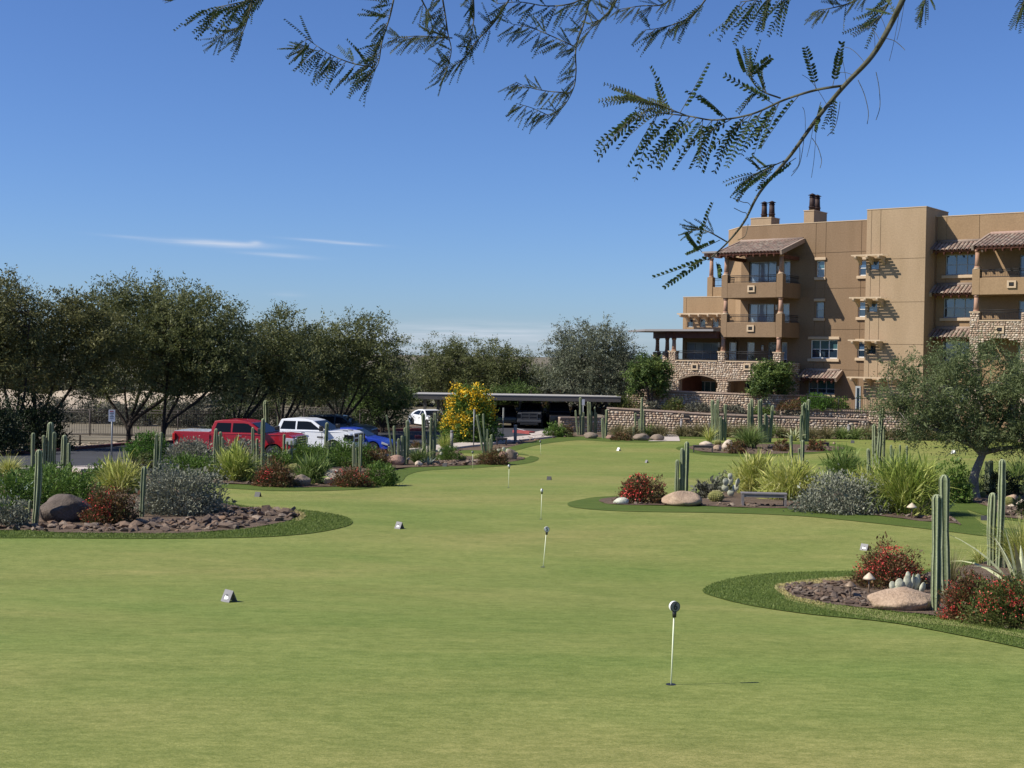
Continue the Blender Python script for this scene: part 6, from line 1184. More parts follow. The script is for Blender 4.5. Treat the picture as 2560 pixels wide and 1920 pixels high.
def on_ground(x, y): return Vector((x, y, gz(x, y) + .02))
hd = lambda a: Vector((math.cos(a), math.sin(a), 0))
yaw = R_(-11); t, W = vehicle('pickup_truck', 'red crew cab pickup with silver bed cover, parked nearest', 'pickup', on_ground(-13.05, 63.6), yaw, RED, PK); pickup_front(t, W, RED)
for k in range(4): mb = MB(); mb.box(-3.0 + .45*k, -2.565 + .45*k, -.86, .86, 1.365, 1.40); mb.build('bed_cover', SIL, t, bevel=.01)
for sg in (-1, 1): mb = MB(); mb.box(-3.07, -2.93, min(sg*.80, sg*1.0), max(sg*.80, sg*1.0), .95, 1.28); mb.build('tail_light', TAIL, t, bevel=.02)
mb = MB(); mb.box(-3.2, -3.03, -.95, .95, .5, .7); mb.build('bumper', CHR, t, bevel=.04)
q = AT(893, 1100, 69.5); yaw = R_(-15); ctr = Vector((q.x, q.y, 0)) - hd(yaw) * 3.0
PKW = dict(PK); t, W = vehicle('pickup_truck', 'white crew cab pickup with hood vents behind the red pickup', 'pickup', on_ground(ctr.x, ctr.y), yaw, WHT, PKW); pickup_front(t, W, WHT, chrome=False, bars=False, cross=True)
for yy in (-.45, .30): mb = MB(); mb.box(2.35, 2.6, yy, yy + .14, 1.33, 1.372); mb.build('hood_vent', BLK, t)
mb = MB(); mb.box(1.15, 1.5, -W - .004, -W + .01, .98, 1.06); mb.build('badge', BLK, t)
mb = MB(); mb.box(-2.95, -1.25, -.85, .85, 1.372, 1.40); mb.build('bed_cover', BLK, t)
SED = dict(W=1.84, wr=.335, sill=.26, x0=-2.35, x1=2.38, fx=1.48, rx=-1.35, belt=.96, tumble=.26, mirror=.78, mw=.18, mh=.14, handles=(.05, -.85), seams=(.95, -.10, -.95), hm=None,
 upper=[(-2.35, .78), (-2.3, 1.02), (-1.9, 1.06), (-1.3, .98), (1.0, .97), (1.6, .88), (2.1, .76), (2.33, .62), (2.38, .48)],
 cab=[(-1.95, .98), (-1.35, 1.28), (-.8, 1.41), (-.1, 1.44), (.35, 1.39), (1.12, .97), (1.14, .94), (-1.95, .94)],
 windows=[[(-1.42, 1.03), (-.18, 1.0), (-.18, 1.34), (-.75, 1.33), (-1.2, 1.2)], [(-.10, 1.0), (.88, 1.0), (.32, 1.32), (-.10, 1.36)]], ws=((1.10, .985), (.38, 1.385)), rw=((-1.92, 1.0), (-1.0, 1.385)))
SED['hm'] = BLU
q = AT(984, 1098, 74.5); yaw = R_(-12); ctr = Vector((q.x, q.y, 0)) - hd(yaw) * 2.4
t, W = vehicle('sedan', 'bright blue sedan right of the white pickup', 'car', on_ground(ctr.x, ctr.y), yaw, BLU, SED)
for sg in (-1, 1): mb = MB(); mb.prism([(1.95, .60), (2.34, .52), (2.34, .60), (1.98, .74)], sg * .52, sg * (W - .03)); mb.build('headlight', LAMP, t, bevel=.01)
mb = MB(); mb.box(2.3, 2.4, -.5, .5, .30, .5); mb.build('grille', BLK, t, bevel=.03)
SUV = dict(W=1.9, wr=.37, sill=.35, x0=-2.4, x1=2.42, fx=1.5, rx=-1.42, belt=1.14, tumble=.2, mirror=.85, mw=.2, mh=.16, handles=(.1, -.85), seams=(1.0, -.08, -1.0),
 upper=[(-2.4, .9), (-2.36, 1.14), (-1.9, 1.14), (1.1, 1.13), (1.7, 1.08), (2.2, .98), (2.4, .85)], cab=[(-2.32, 1.1), (-2.05, 1.55), (-1.7, 1.70), (-.4, 1.74), (.4, 1.66), (1.15, 1.14), (1.18, 1.1)],
 windows=[[(-1.95, 1.2), (-1.2, 1.2), (-1.2, 1.6), (-1.72, 1.58)], [(-1.12, 1.2), (-.12, 1.2), (-.12, 1.63), (-1.12, 1.61)], [(-.04, 1.2), (.95, 1.2), (.42, 1.56), (-.04, 1.63)]], ws=((1.13, 1.17), (.45, 1.63)), rw=((-2.3, 1.2), (-2.04, 1.55)))
q = AT(848, 1060, 86); t, W = vehicle('suv', 'dark slate SUV parked behind the white pickup', 'suv', on_ground(q.x, q.y), R_(-8), DKB, SUV)
q = AT(1074, 1060, 103.5); WHS = dict(SED); WHS['hm'] = WHT; t, W = vehicle('sedan', 'white sedan in the sun beside the carport post', 'car', on_ground(q.x, q.y), R_(-62), WHT, WHS)
for px_, Y_, yw, nm, lb, pt, sp, cat in ((1395, 106.5, -88, 'van', 'tall black van at the right end of the carport', BKP, 'VAN', 'van'), (1330, 107, -95, 'pickup_truck', 'shaded silver pickup under the carport', SIL_SHADE, PK, 'pickup'), (1262, 107, -86, 'suv', 'black SUV under the carport behind the sign pole', BKP, SUV, 'suv'), (1205, 108, -90, 'suv', 'dark grey SUV under the carport behind the yellow bush', DKB, SUV, 'suv'), (1452, 107, -90, 'suv', 'dark vehicle under the far right bay of the carport', BKP, SUV, 'suv')):
    if sp == 'VAN': sp = dict(SUV); sp.update(upper=[(-2.6, 1.0), (-2.6, 1.3), (1.3, 1.3), (1.9, 1.22), (2.4, 1.05)], cab=[(-2.6, 1.28), (-2.58, 1.95), (-2.3, 2.05), (.5, 2.05), (.9, 1.95), (1.5, 1.3)], belt=1.3, windows=[[(-.9, 1.38), (.1, 1.38), (.1, 1.85), (-.9, 1.85)], [(.2, 1.38), (1.25, 1.38), (.85, 1.85), (.2, 1.85)]], ws=((1.46, 1.34), (.93, 1.9)), rw=((-2.6, 1.4), (-2.58, 1.9)), x0=-2.6)
    q = AT(px_, 1065, Y_); t, W = vehicle(nm, lb, cat, on_ground(q.x, q.y), R_(yw), pt, sp, 'vehicles under the carport')
    if sp is PK: pickup_front(t, W, SIL_SHADE, chrome=False, bars=False, cross=True)
# ------------------------------------------------------------------ carport
cz0 = gz(0, 106); A = AT(1030, 990, 104); Bq = AT(1552, 999, 104); zr = (A.z + Bq.z) / 2
cp = thing('carport', 'long flat-roofed carport with dark fascia shading parked cars', 'carport', (A.x, 104, cz0), 0)
CPM = M_plain('carport_steel', (.10, .088, .078), .6); CPR = M_plain('carport_roof', (.42, .40, .37), .7); Lc = Bq.x - A.x; z0 = zr - cz0
mb = MB(); mb.box(0, Lc, 0, .12, z0 - .22, z0 + .16); mb.build('fascia', CPM, cp); mb = MB(); mb.box(0, Lc, 6.4, 6.52, z0 - .22, z0 + .16); mb.build('fascia', CPM, cp); mb = MB(); mb.box(-.02, Lc + .02, .13, 6.39, z0 + .05, z0 + .12); mb.build('roof', CPR, cp); mb = MB(); mb.box(-.02, Lc + .02, -.03, .15, z0 + .163, z0 + .22); mb.build('edge_flashing', CPR, cp)
for k in range(int(Lc / 1.2)): mb = MB(); mb.box(.5 + 1.2*k, .58 + 1.2*k, .12, 6.4, z0 - .1, z0 + .04); mb.build('purlin', CPM, cp)
for px_ in (1062, 1095, 1300, 1375, 1448, 1515):
    x = AT(px_, 1040, 106.5).x - A.x; mb = MB(); mb.box(x - .12, x + .12, 2.4, 2.64, 0, z0 - .1); mb.build('post', CPM, cp); mb = MB(); mb.box(x - .08, x + .08, .13, 6.39, z0 - .32, z0 - .105); mb.build('beam', CPM, cp)
# ------------------------------------------------------------------ fences and bank beyond the road
FENM = M_plain('fence_brown', (.065, .05, .045), .7); fp = [AT(x, y, 88) for x, y in ((-120, 1072), (120, 1070), (330, 1067), (560, 1062))]
for p_ in fp: p_.z = gz(p_.x, p_.y)
posts_rail('iron_fence', 'long brown iron picket fence beyond the road at left', 'fence', fp, 1.75, (1, .9, .08), bars=.16, post=.045, step=2.4, mat=FENM)
fp = [AT(x, y, 96) for x, y in ((560, 1062), (760, 1060), (900, 1058))]
for p_ in fp: p_.z = gz(p_.x, p_.y)
posts_rail('iron_fence', 'brown iron fence seen between trunks behind the pickups', 'fence', fp, 1.75, (1, .9, .08), bars=.16, post=.045, step=2.4, mat=FENM)
fp = [AT(x, y, 77) for x, y in ((60, 1090), (200, 1092), (340, 1085), (520, 1078))]
for p_ in fp: p_.z = gz(p_.x, p_.y) - .05
posts_rail('rail_fence', 'low dark double-rail fence along the rocky road bank', 'fence', fp, .75, (1, .55), post=.06, step=2.2, mat=BARKD)
SAND = M_rough('pale_sand', (.36, .29, .205), (.50, .405, .30), .2, 4, .95, .3, .05)
mb = MB(); n = 40
vs = []; 
for j in range(6):
    for i in range(n + 1): x = -66 + 34 * i / n; y = 122 + 4 * j; vs.append((x, y, gz(x, y) + .1 + .20 * j + .25 * math.sin(i * .7 + j) * (j > 0)))
mb.add(vs, [(j*(n+1)+i, j*(n+1)+i+1, (j+1)*(n+1)+i+1, (j+1)*(n+1)+i) for j in range(5) for i in range(n)], True); tag(mb.build('sand_bank', SAND, fix=False), kind='structure')
fp = [AT(x, y, 190) for x, y in ((-100, 985), (160, 985), (420, 985))]
for p_ in fp: p_.z = 3.2
posts_rail('white_fence', 'distant pale fence on top of the sandy bank', 'fence', fp, 1.3, (1, .6, .2), post=.08, step=3, mat=CPR)
# ------------------------------------------------------------------ putting flags
WHP = M_plain('white_rod', (.75, .78, .55), .5); DISC = M_plain('black_disc', (.02, .02, .02), .5); FACE = M_plain('grey_disc_face', (.20, .20, .19), .5); FACEW = M_plain('white_disc_face', (.75, .75, .72), .5)
def text_mesh(txt, size, mat, parent, loc, rot, name='number', depth=.0015):
    cu = bpy.data.curves.new(name, 'FONT'); cu.body = txt; cu.size = size; cu.align_x = 'CENTER'; cu.align_y = 'CENTER'; cu.extrude = depth; cu.offset = size * .02; cu.materials.append(mat); o = bpy.data.objects.new(name, cu); col.objects.link(o)
    dg = bpy.context.evaluated_depsgraph_get(); me = bpy.data.meshes.new_from_object(o.evaluated_get(dg)); bpy.data.objects.remove(o); o = link(name, me, parent, loc, rot); return o
def pin(px, py, pxt, pyt, label, num=None, face=FACE, numm=DISC, yaw=.35, Lr=.89):
    g = G(px, py); s = mpp(g); h = (py - pyt) * s; lean = (pxt - px) * s - h * ROLL; t = thing('putting_flag', label, 'flag marker', g, 0, 'number markers in the putting holes'); top_ = Vector((lean, 0, h)); rh = .057; c = top_ - Vector((0, 0, rh))
    if num is None: rh = .05
    mb = MB(); mb.tube([(0, 0, -.12), top_ * ((h - rh * 2.9) / h)], .0075, 8); mb.build('rod', WHP, t, fix=False)
    mb = MB(); mb.tube([(0, 0, .004), (0, 0, .006)], [.054, .054], 20); mb.build('hole', BLK, t)
    R = Matrix.Rotation(yaw, 4, 'Z'); d = R @ Vector((0, -1, 0)); mb = MB(); mb.tube([c - d * .022, c + d * .012], [rh, rh], 28); disc = mb.build('disc', FACEW, t, fix=False); mb = MB(); mb.tube([c + d * .0125, c + d * .02], [rh, rh], 28); mb.tube([c - Vector((0, 0, rh * 2.0)), c - Vector((0, 0, rh * .7))], [.022, .024], 10); mb.build('rim', DISC, disc, fix=False)
    mb = MB(); mb.tube([c - d * .0235, c - d * .0205], [rh * .99, rh * .99], 28); mb.build('back_disc', FACEW, disc, fix=False)
    mb = MB(); mb.tube([c + d * .0205, c + d * .0225], [rh * .86, rh * .86], 28); mb.build('face', face, disc, fix=False)
    if num: text_mesh(num, rh * 1.75, numm, disc, c + d * .0245, (math.pi / 2, 0, yaw))
pin(1677, 1712, 1686, 1502, 'number marker reading 6, nearest in the green', '6'); pin(1357, 1418, 1367, 1316, 'number marker reading 5, second nearest', '5', FACEW, DISC, .1)
pin(1352, 1298, 1355, 1221, 'white-rod marker just behind the number 5 marker', None, FACEW, yaw=1.2); pin(1271, 1219, 1273, 1161, 'white-rod marker left of the small dark tee block', None, FACEW, yaw=.9)
pin(1182, 1173, 1182, 1127, 'marker with dark head in front of the parking rock strip', None); pin(1352, 1137, 1351, 1101, 'farthest white-rod marker near the pavement', None, FACE)
# ------------------------------------------------------------------ A-shaped tee blocks
SLATE = M_plain('grey_slate_board', (.20, .19, .195), .6, var=.15); DKS = M_plain('dark_slate_board', (.035, .035, .035), .6, var=.15); LOGO = M_plain('white_emblem', (.8, .8, .76), .5); LOGD = M_plain('dark_emblem', (.04, .04, .04), .5)
def tee(px, py, hpx, label, mat=SLATE, yaw=.35, emblem=True):
    g = G(px, py); s = mpp(g); h = hpx * s; t = thing('tee_marker', label, 'tee marker', g + Vector((0, h * .3, 0)), yaw, 'A-shaped tee markers on the green'); W = h * .62; sp = h * .46
    for sg in (-1, 1):
        th = h * .035; mb = MB(); mb.add([(sg*sp, -W, 0), (sg*sp, W, 0), (0, W, h), (0, -W, h), (sg*sp - sg*th*2, -W, 0), (sg*sp - sg*th*2, W, 0), (0, W, h - th*3), (0, -W, h - th*3)], [(0,1,2,3), (7,6,5,4), (0,4,5,1), (1,5,6,2), (2,6,7,3), (3,7,4,0)]); b = mb.build('board', mat, t)
        if emblem and sg < 0:
            n_ = Vector((-h, 0, sp)).normalized(); pt = lambda a, b_: Vector((-sp * (1 - b_), a * W, h * b_)) + n_ * .003
            dk = [(-.1, .62), (-.32, .6), (-.5, .48), (-.55, .3), (-.45, .24), (-.3, .5), (-.05, .55), (.25, .5), (.28, .56), (.1, .64)]
            wh = [(.6, .34), (.35, .5), (.05, .46), (-.3, .54), (-.42, .42), (-.36, .2), (.4, .24)]
            for poly, mm, lift in ((dk, LOGD, 0), (wh, LOGO, .002)): e = MB(); e.add([pt(-a, b_) + n_ * lift for a, b_ in poly], [tuple(range(len(poly)))]); e.build('emblem', mm, b, fix=False)
    return t
# the boards' sloping face looks left and toward the viewer, as in the photograph
tee(571, 1505, 29, 'nearest grey A-shaped tee marker with white mountain emblem', yaw=.8); tee(998, 1322, 17, 'grey tee marker with emblem right of the left turf collar', yaw=.8); tee(2163, 1376, 16, 'grey tee marker with emblem above the red flowering shrub', yaw=.8)
tee(644, 1242, 12, 'black tee marker below the rusty shrub with one red patch', DKS, 1.2, False); tee(1373, 1200, 9, 'small dark tee marker in the middle of the green', DKS, 1.3, False); tee(1112, 1167, 9, 'black tee marker at the front of the parking rock strip', DKS, 1.4, False)
tee(1547, 1127, 8, 'tiny white tee marker on the far green', FACEW, .5, False); tee(1617, 1157, 7, 'tiny pale tee marker on the far green left of the cactus', SLATE, .5, False); tee(2132, 1108, 7, 'tiny black tee marker on the far right green', DKS, 1.2, False); tee(2461, 1301, 12, 'black tee marker between the tall right cacti and the thick pair', DKS, 1.3, False); tee(2385, 1134, 9, 'tiny white tee marker seen under the near mesquite', FACEW, .4, False)
# ------------------------------------------------------------------ benches, bollards, lights, signs
BEN = M_plain('bench_slate', (.19, .17, .165), .55, var=.15); BEND = M_plain('bench_dark', (.055, .045, .045), .55, var=.15)
def bench(x0, x1, yb, yt, label, mat=BEN, yaw=0.0):
    g = G((x0 + x1) / 2, yb); s = mpp(g); W_ = (x1 - x0) * s; h = (yb - yt) * s; g = settle(g, .22); t = thing('bench', label, 'bench', g, yaw, 'backless benches beside the green'); D = .42
    for k in range(4): mb = MB(); mb.box(-W_/2, W_/2, -D/2 + k*D/4 + .006, -D/2 + (k+1)*D/4 - .006, h - .045, h); mb.build('slat', mat, t, bevel=.005)
    mb = MB(); mb.box(-W_/2 + .05, W_/2 - .05, -D/2 + .03, -D/2 + .06, h - .14, h - .05); mb.box(-W_/2 + .05, W_/2 - .05, D/2 - .06, D/2 - .03, h - .14, h - .05); mb.build('apron', mat, t)
    for sx_ in (-1, 1):
        for sy in (-1, 1): mb = MB(); cx_, cy_ = sx_ * (W_/2 - .06), sy * (D/2 - .045); mb.box(cx_ - .035, cx_ + .035, cy_ - .035, cy_ + .035, 0, h - .05); mb.build('leg', mat, t)
        mb = MB(); cx_ = sx_ * (W_/2 - .06); mb.box(cx_ - .02, cx_ + .02, -D/2 + .085, D/2 - .085, h * .2, h * .3); mb.build('stretcher', mat, t)
bench(1852, 1966, 1268, 1233, 'grey slatted bench in the centre bed before the yellow grass', yaw=-.1); bench(1732, 1783, 1132, 1114, 'dark bench at the left of the middle bed', BEND, -.15); bench(1240, 1268, 1113, 1095, 'small dark bench beside the pavement', BEND, .1); bench(2050, 2072, 1121, 1106, 'small dark bench at the right of the middle bed', BEND, 0)
BOL = M_rough('bollard_metal', (.17, .16, .155), (.26, .245, .235), 6, 30, .6, .2, .01)
def bollard(px, py, pyt, w, label, mat=BOL):
    g = G(px, py); s = mpp(g); h = (py - pyt) * s; r = w * s / 2; t = thing('bollard', label, 'bollard', g, 0, 'path bollards'); mb = MB(); mb.tube([(0,0,-.1), (0,0,h*.88)], r, 14); mb.build('post', mat, t, fix=False); mb = MB(); mb.tube([(0,0,h*.885), (0,0,h*.9), (0,0,h*.99), (0,0,h)], [r*.8, r*1.04, r*1.04, r*.8], 14); mb.build('cap', mat, t, fix=False); mb = MB(); mb.tube([(0,0,0), (0,0,.05)], [r*1.6, r*1.5], 14); mb.build('base', mat, t, fix=False)
bollard(1288, 1106, 1062, 8, 'round metal bollard beside the pink pavement'); bollard(1129, 1124, 1076, 8, 'bollard half hidden in pale grass left of the yellow bush'); bollard(934, 1132, 1092, 8, 'bollard in front of the blue car'); bollard(1773, 1091, 1057, 7, 'dark bollard left of the dark cactus clump at the wall', METG); bollard(2121, 1097, 1061, 7, 'dark bollard at the right of the handrail', METG); bollard(1416, 1068, 1048, 6, 'short bollard at the carport end', METG); bollard(1703, 1082, 1047, 6, 'bollard in front of the lower stone wall', METG); bollard(1385, 1068, 1050, 5, 'short bollard by the carport van', METG)
COP = M_plain('bronze_lamp', (.24, .17, .11), .5, .3, var=.2); COPL = M_plain('pale_lamp_hat', (.55, .45, .32), .5)
def pathlight(px, py, pyt, w, label, mat=COPL):
    g = G(px, py); s = mpp(g); h = (py - pyt) * s; r = w * s / 2; t = thing('path_light', label, 'garden light', g, 0, 'mushroom path lights'); mb = MB(); mb.tube([(0,0,-.05), (0,0,h*.8)], r * .12, 8); mb.build('stake', COP, t, fix=False); mb = MB(); mb.tube([(0,0,h*.7), (0,0,h*.78), (0,0,h*.94), (0,0,h)], [r, r*.86, r*.3, r*.05], 18); mb.build('lamp_shade', mat, t, fix=False)
pathlight(2172, 1486, 1431, 31, 'mushroom path light standing free left of the flat boulder'); pathlight(2125, 1498, 1452, 31, 'mushroom path light low in the rubble tip of the front right bed', COP); pathlight(2279, 1297, 1257, 26, 'mushroom path light at the foot of the big yellow-green grass'); pathlight(2529, 1276, 1260, 20, 'small path light by the rocks right of the tree'); pathlight(2085, 1122, 1104, 9, 'thin dark path light at the right tip of the middle bed', COP); pathlight(1021, 1162, 1143, 11, 'path light beside the dense cactus clump'); pathlight(1294, 1154, 1133, 5, 'dark stake light at the tip of the parking bed', COP); pathlight(1041, 1064, 1041, 10, 'dark lantern light on the parking island', COP)
POLE = M_plain('galvanised_pole', (.26, .27, .27), .5, .4); SIGNW = M_plain('sign_white', (.72, .70, .70), .5); SIGNR = M_plain('sign_red', (.45, .04, .04), .5); SIGNB = M_plain('sign_black', (.05, .05, .05), .5)
def sign(px, py, pyt, wpx, hpx, label, yaw, lines=0, lean=0, back=False):
    g = G(px, py); s = mpp(g); h = (py - pyt) * s; t = thing('sign_post', label, 'sign', g, yaw, 'signs on thin poles'); mb = MB(); mb.tube([(0,0,-.2), (lean, 0, h)], .032, 8); mb.build('pole', POLE, t, fix=False); W_ = wpx * s / 2; H_ = hpx * s; mb = MB(); n = []
    rr = .035
    for cx_, cz_, a0 in ((W_-rr, h-rr, 0), (-W_+rr, h-rr, 90), (-W_+rr, h-H_+rr, 180), (W_-rr, h-H_+rr, 270)):
        for k in range(4): a = R_(a0 + 30*k); n.append((cx_ + math.cos(a)*rr + lean, cz_ + math.sin(a)*rr))
    mb.prism(n, -.045, -.037); p_ = mb.build('panel', SIGNW if not back else POLE, t)
    if lines:
        for k, (w0, hh, z_) in enumerate(((.55, .11, .86), (.62, .07, .70), (.40, .05, .55), (.62, .07, .42), (.60, .045, .27), (.12, .04, .10))):
            nn = 5 if w0 > .3 else 1; 
            for j in range(nn): mb = MB(); x0 = lean - W_*w0 + 2*W_*w0*j/nn; mb.box(x0, x0 + 2*W_*w0/nn*.7, -.0485, -.0455, h - H_ + H_*z_ - H_*hh/2, h - H_ + H_*z_ + H_*hh/2); mb.build('lettering', SIGNB if k else SIGNR, p_)
sign(279, 1159, 1024, 16, 30, 'small white notice sign on a thin pole before the dark mesquite', .15, 1); sign(1184, 1117, 1023, 12, 28, 'notice sign seen edge-on left of the splayed cacti', 1.35, back=True); sign(1257, 1103, 1019, 12, 26, 'notice sign seen edge-on right of the yellow bush', 1.35, back=True); sign(1457, 1082, 998, 7, 15, 'small white sign at the carport end', .1)
# ------------------------------------------------------------------ things left on the balconies
def onfac(px, py, w): u, z = bp(px, py, w); P = bO + bT * u + bN * w; return Vector((P.x, P.y, z))
wf = M_plain('white_patio_furniture', (.75, .75, .72), .5); fyaw = math.atan2(bT.y, bT.x)
def pchair(px, w, z, label, mat=wf, group='balcony furniture'):
    P = onfac(px, 700, w); P.z = z; t = thing('patio_chair', label, 'chair', P, fyaw, group)
    mb = MB(); mb.box(-.25, .25, -.25, .25, .42, .46); mb.build('seat', mat, t, bevel=.01)
    for k in range(5): mb = MB(); mb.box(-.24 + .1*k, -.19 + .1*k, .22, .25, .462, .95); mb.build('back_slat', mat, t)
    for a in (-1, 1):
        for b in (-1, 1): mb = MB(); mb.box(a*.22-.02, a*.22+.02, b*.22-.02, b*.22+.02, 0, .418); mb.build('leg', mat, t)
        mb = MB(); mb.box(a*.25-.025, a*.25+.025, -.24, .24, .62, .65); mb.build('armrest', mat, t)
pchair(1884, 1.6, 12.18, 'white patio chair on the top left balcony'); pchair(2492, 1.7, 12.18, 'white slatted chair on the top right balcony')
def ptable(px, w, z, label, mat):
    P = onfac(px, 700, w); P.z = z; t = thing('patio_table', label, 'table', P, fyaw, 'balcony furniture'); mb = MB(); mb.tube([(0,0,.70), (0,0,.74)], .42, 18); mb.build('table_top', mat, t, fix=False); mb = MB(); mb.tube([(0,0,.03), (0,0,.699)], .04, 8); mb.tube([(0,0,0), (0,0,.03)], .25, 14); mb.build('pedestal', mat, t, fix=False)
ptable(2470, 1.5, 12.18, 'dark round table on the top right balcony', METD); ptable(1825, 1.9, 12.18, 'dark round table at the left of the top left balcony', METD); ptable(1748, 1.2, 5.75, 'pale round table on the wide stone balcony', wf)
# ------------------------------------------------------------------ mesquite branches hanging into the top of the view
NLEAF = M_leaf('near_leaflet', [(.018, .040, .010), (.038, .068, .018), (.08, .115, .032)], .22, .6, .15); NLEAF_Y = M_leaf('near_leaflet_sunlit', [(.05, .07, .02), (.10, .125, .035), (.16, .18, .06)], .3, .5); TWIG = M_rough('green_twig', (.055, .06, .035), (.11, .105, .07), 20, 90, .8, .3, .002)  # the lighter leaflet copy has sunlight put into its colour
def P3(px, py, D): d = ray(px, py); return CAMP + d * D
BR = thing('overhanging_mesquite', 'branches of an overhead mesquite hanging with small paired leaflets across the top of the sky', 'tree', P3(1500, -900, 4.0))
BO = Vector(BR.location); LV = [[], []]; twigs = MB()
def pinna(p0, d, L_, n, ll, lw, which=0, cv=None):
    """a feather: slim rachis with leaflets in two rows"""
    d = d.normalized(); vd = (p0 + BO - CAMP).normalized(); sd_ = d.cross(vd).normalized(); up = sd_.cross(d); droop = cv if cv is not None else random.uniform(-.25, .25); pts = []
    for i in range(5): u = i / 4; pts.append(p0 + d * L_ * u + sd_ * droop * L_ * u * u * .5 + Vector((0, 0, -.06)) * L_ * u * u)
    twigs.tube(pts, [.0009 * (L_ / .1) ** .3, .0008, .0007, .0006, .0004], 3, caps=False); roll_ = random.uniform(-.5, .5); fold = random.uniform(.35, 1.0); edge_on = random.random() < .65; fs_ = random.choice((-1, 1))
    for i in range(n):
        u = .12 + .86 * (i + .5) / n; k = min(3, int(u * 4)); q = pts[k].lerp(pts[k+1], u * 4 - k); t_ = (pts[k+1] - pts[k]).normalized(); s2 = (sd_ * math.cos(roll_) + up * math.sin(roll_)); sz = (1 - .35 * abs(u - .45) * 1.6) * random.uniform(.85, 1.12)
        for sg in (-1, 1):
            if random.random() < .04: continue
            ld = (t_ * random.uniform(.45, .65) + (s2 * fs_ * .8 + up * sg * .5 if edge_on else s2 * sg * fold) + up * random.uniform(-.15, .15)).normalized(); nw = ld.cross(up if abs(ld.dot(up)) < .9 else sd_).normalized(); nw = (nw + up * random.uniform(-.35, .35)).normalized()
            LV[which].append([q, ld, nw, ll * sz, lw * sz])
def leafnode(p, d, D, size, k=2, which=0, ang=None):
    """two or three feathers from one node"""
    for j in range(k):
        e = Vector((random.uniform(-1, 1), random.uniform(-1, 1), random.uniform(-1, 1))); dd = (d.normalized() * 1.0 + e * .33).normalized(); pinna(p, dd, size * random.uniform(.75, 1.15), int(random.uniform(10, 14)), size * .10, size * .043, which)
def branch(pts, D0, D1, r0, r1, size=.115, every=.045, leafy=(0, 1), hang=(-.35, -.9), both=.5, bare=0.0, which=0, cnt=2):
    """pts: pixels along the twig; leaves spring every few centimetres, in directions given in the picture plane"""
    c = catmull([(x, y) for x, y in pts], 6, False); n = len(c); P = [P3(x, y, D0 + (D1 - D0) * i / (n-1) + .02 * math.sin(i * 1.3)) - BO for i, (x, y) in enumerate(c)]; twigs.tube(P, [r0 + (r1 - r0) * i / (n-1) for i in range(n)], 6)
    acc = 0; tot = sum((b - a).length for a, b in zip(P[:-1], P[1:])); run = 0
    for a, b in zip(P[:-1], P[1:]):
        L_ = (b - a).length; d = (b - a).normalized(); acc += L_; run += L_
        while acc > every:
            acc -= every; u = run / tot
            if not (leafy[0] <= u <= leafy[1]): continue
            h = Vector((hang[0] + random.uniform(-.25, .25), random.uniform(-.35, .35), hang[1] + random.uniform(-.25, .25)))
            if random.random() < (1 - both): h = Vector((h.x * .6, h.y, -h.z * .9))
            if random.random() < bare:
                q = b.lerp(a, random.random()); e = (h + d * .5).normalized() * size * random.uniform(.5, 1.2); twigs.tube([Vector(w_) for w_ in catmull([tuple(q), tuple(q + e * .4 + Vector((.003, 0, -.002))), tuple(q + e * .75 + Vector((.004, 0, -.008))), tuple(q + e + Vector((.002, 0, -.018)))], 3, False)], .0006, 3, caps=False)
            else: leafnode(b.lerp(a, random.random()), d * .55 + h, D0, size, cnt, which)
    return P
def twigset(lst, **kw):
    for q in lst: branch(*q, **kw)
# the big near branch at the right
branch([(2275, -40), (2230, 55), (2180, 140), (2110, 215), (2040, 300), (1975, 390), (1900, 480), (1860, 555), (1815, 610), (1770, 650)], 2.6, 2.75, .0062, .0012, .085, .042, (0, .52), (-.2, -.9), .55, bare=.72, cnt=2)
branch([(2115, 213), (2040, 225), (1960, 250), (1880, 285), (1790, 300), (1720, 290), (1650, 282), (1600, 272)], 2.62, 2.72, .0028, .0009, .125, .030, (.3, 1), (-.45, -1.0), .9, cnt=2)
branch([(1950, 245), (1900, 225), (1872, 190)], 2.66, 2.7, .002, .001, .075, .03, (.3, 1), (-.2, .9), .5, cnt=2); branch([(1720, 290), (1660, 268), (1600, 245)], 2.7, 2.72, .0015, .0008, .09, .022, (.2, 1), (-.8, .25), .8, cnt=2, which=1)
for (x0, y0, x1, y1) in ((1700, 283, 1778, 148), (2040, 222, 2018, 108), (2082, 215, 2110, 100), (1868, 190, 1850, 115), (1870, 190, 1930, 142), (2000, 235, 1895, 355), (2052, 255, 2030, 320), (1990, 395, 1890, 455), (1930, 430, 1850, 475)):
    a, b = P3(x0, y0, 2.68) - BO, P3(x1, y1, 2.64) - BO; pinna(a, b - a, (b - a).length, 12, .0125, .0066, 0, 0.1)
branch([(1965, 400), (1910, 425), (1868, 448)], 2.7, 2.72, .0016, .0009, .07, .02, (.1, 1), (-.6, -.5), .8, cnt=2)
branch([(1818, 605), (1760, 575), (1722, 580)], 2.75, 2.78, .0016, .0009, .05, .03, (.2, 1), (-.6, -.2), .6, cnt=2)
for (x0, y0, x1, y1) in ((1745, 630, 1774, 495), (1790, 640, 1635, 698), (1770, 640, 1665, 720), (1800, 600, 1720, 640), (1755, 630, 1715, 580), (1790, 655, 1798, 690)):
    a, b = P3(x0, y0, 2.75) - BO, P3(x1, y1, 2.72) - BO; pinna(a, b - a, (b - a).length, 13, .0125, .0066, 0, -.15)
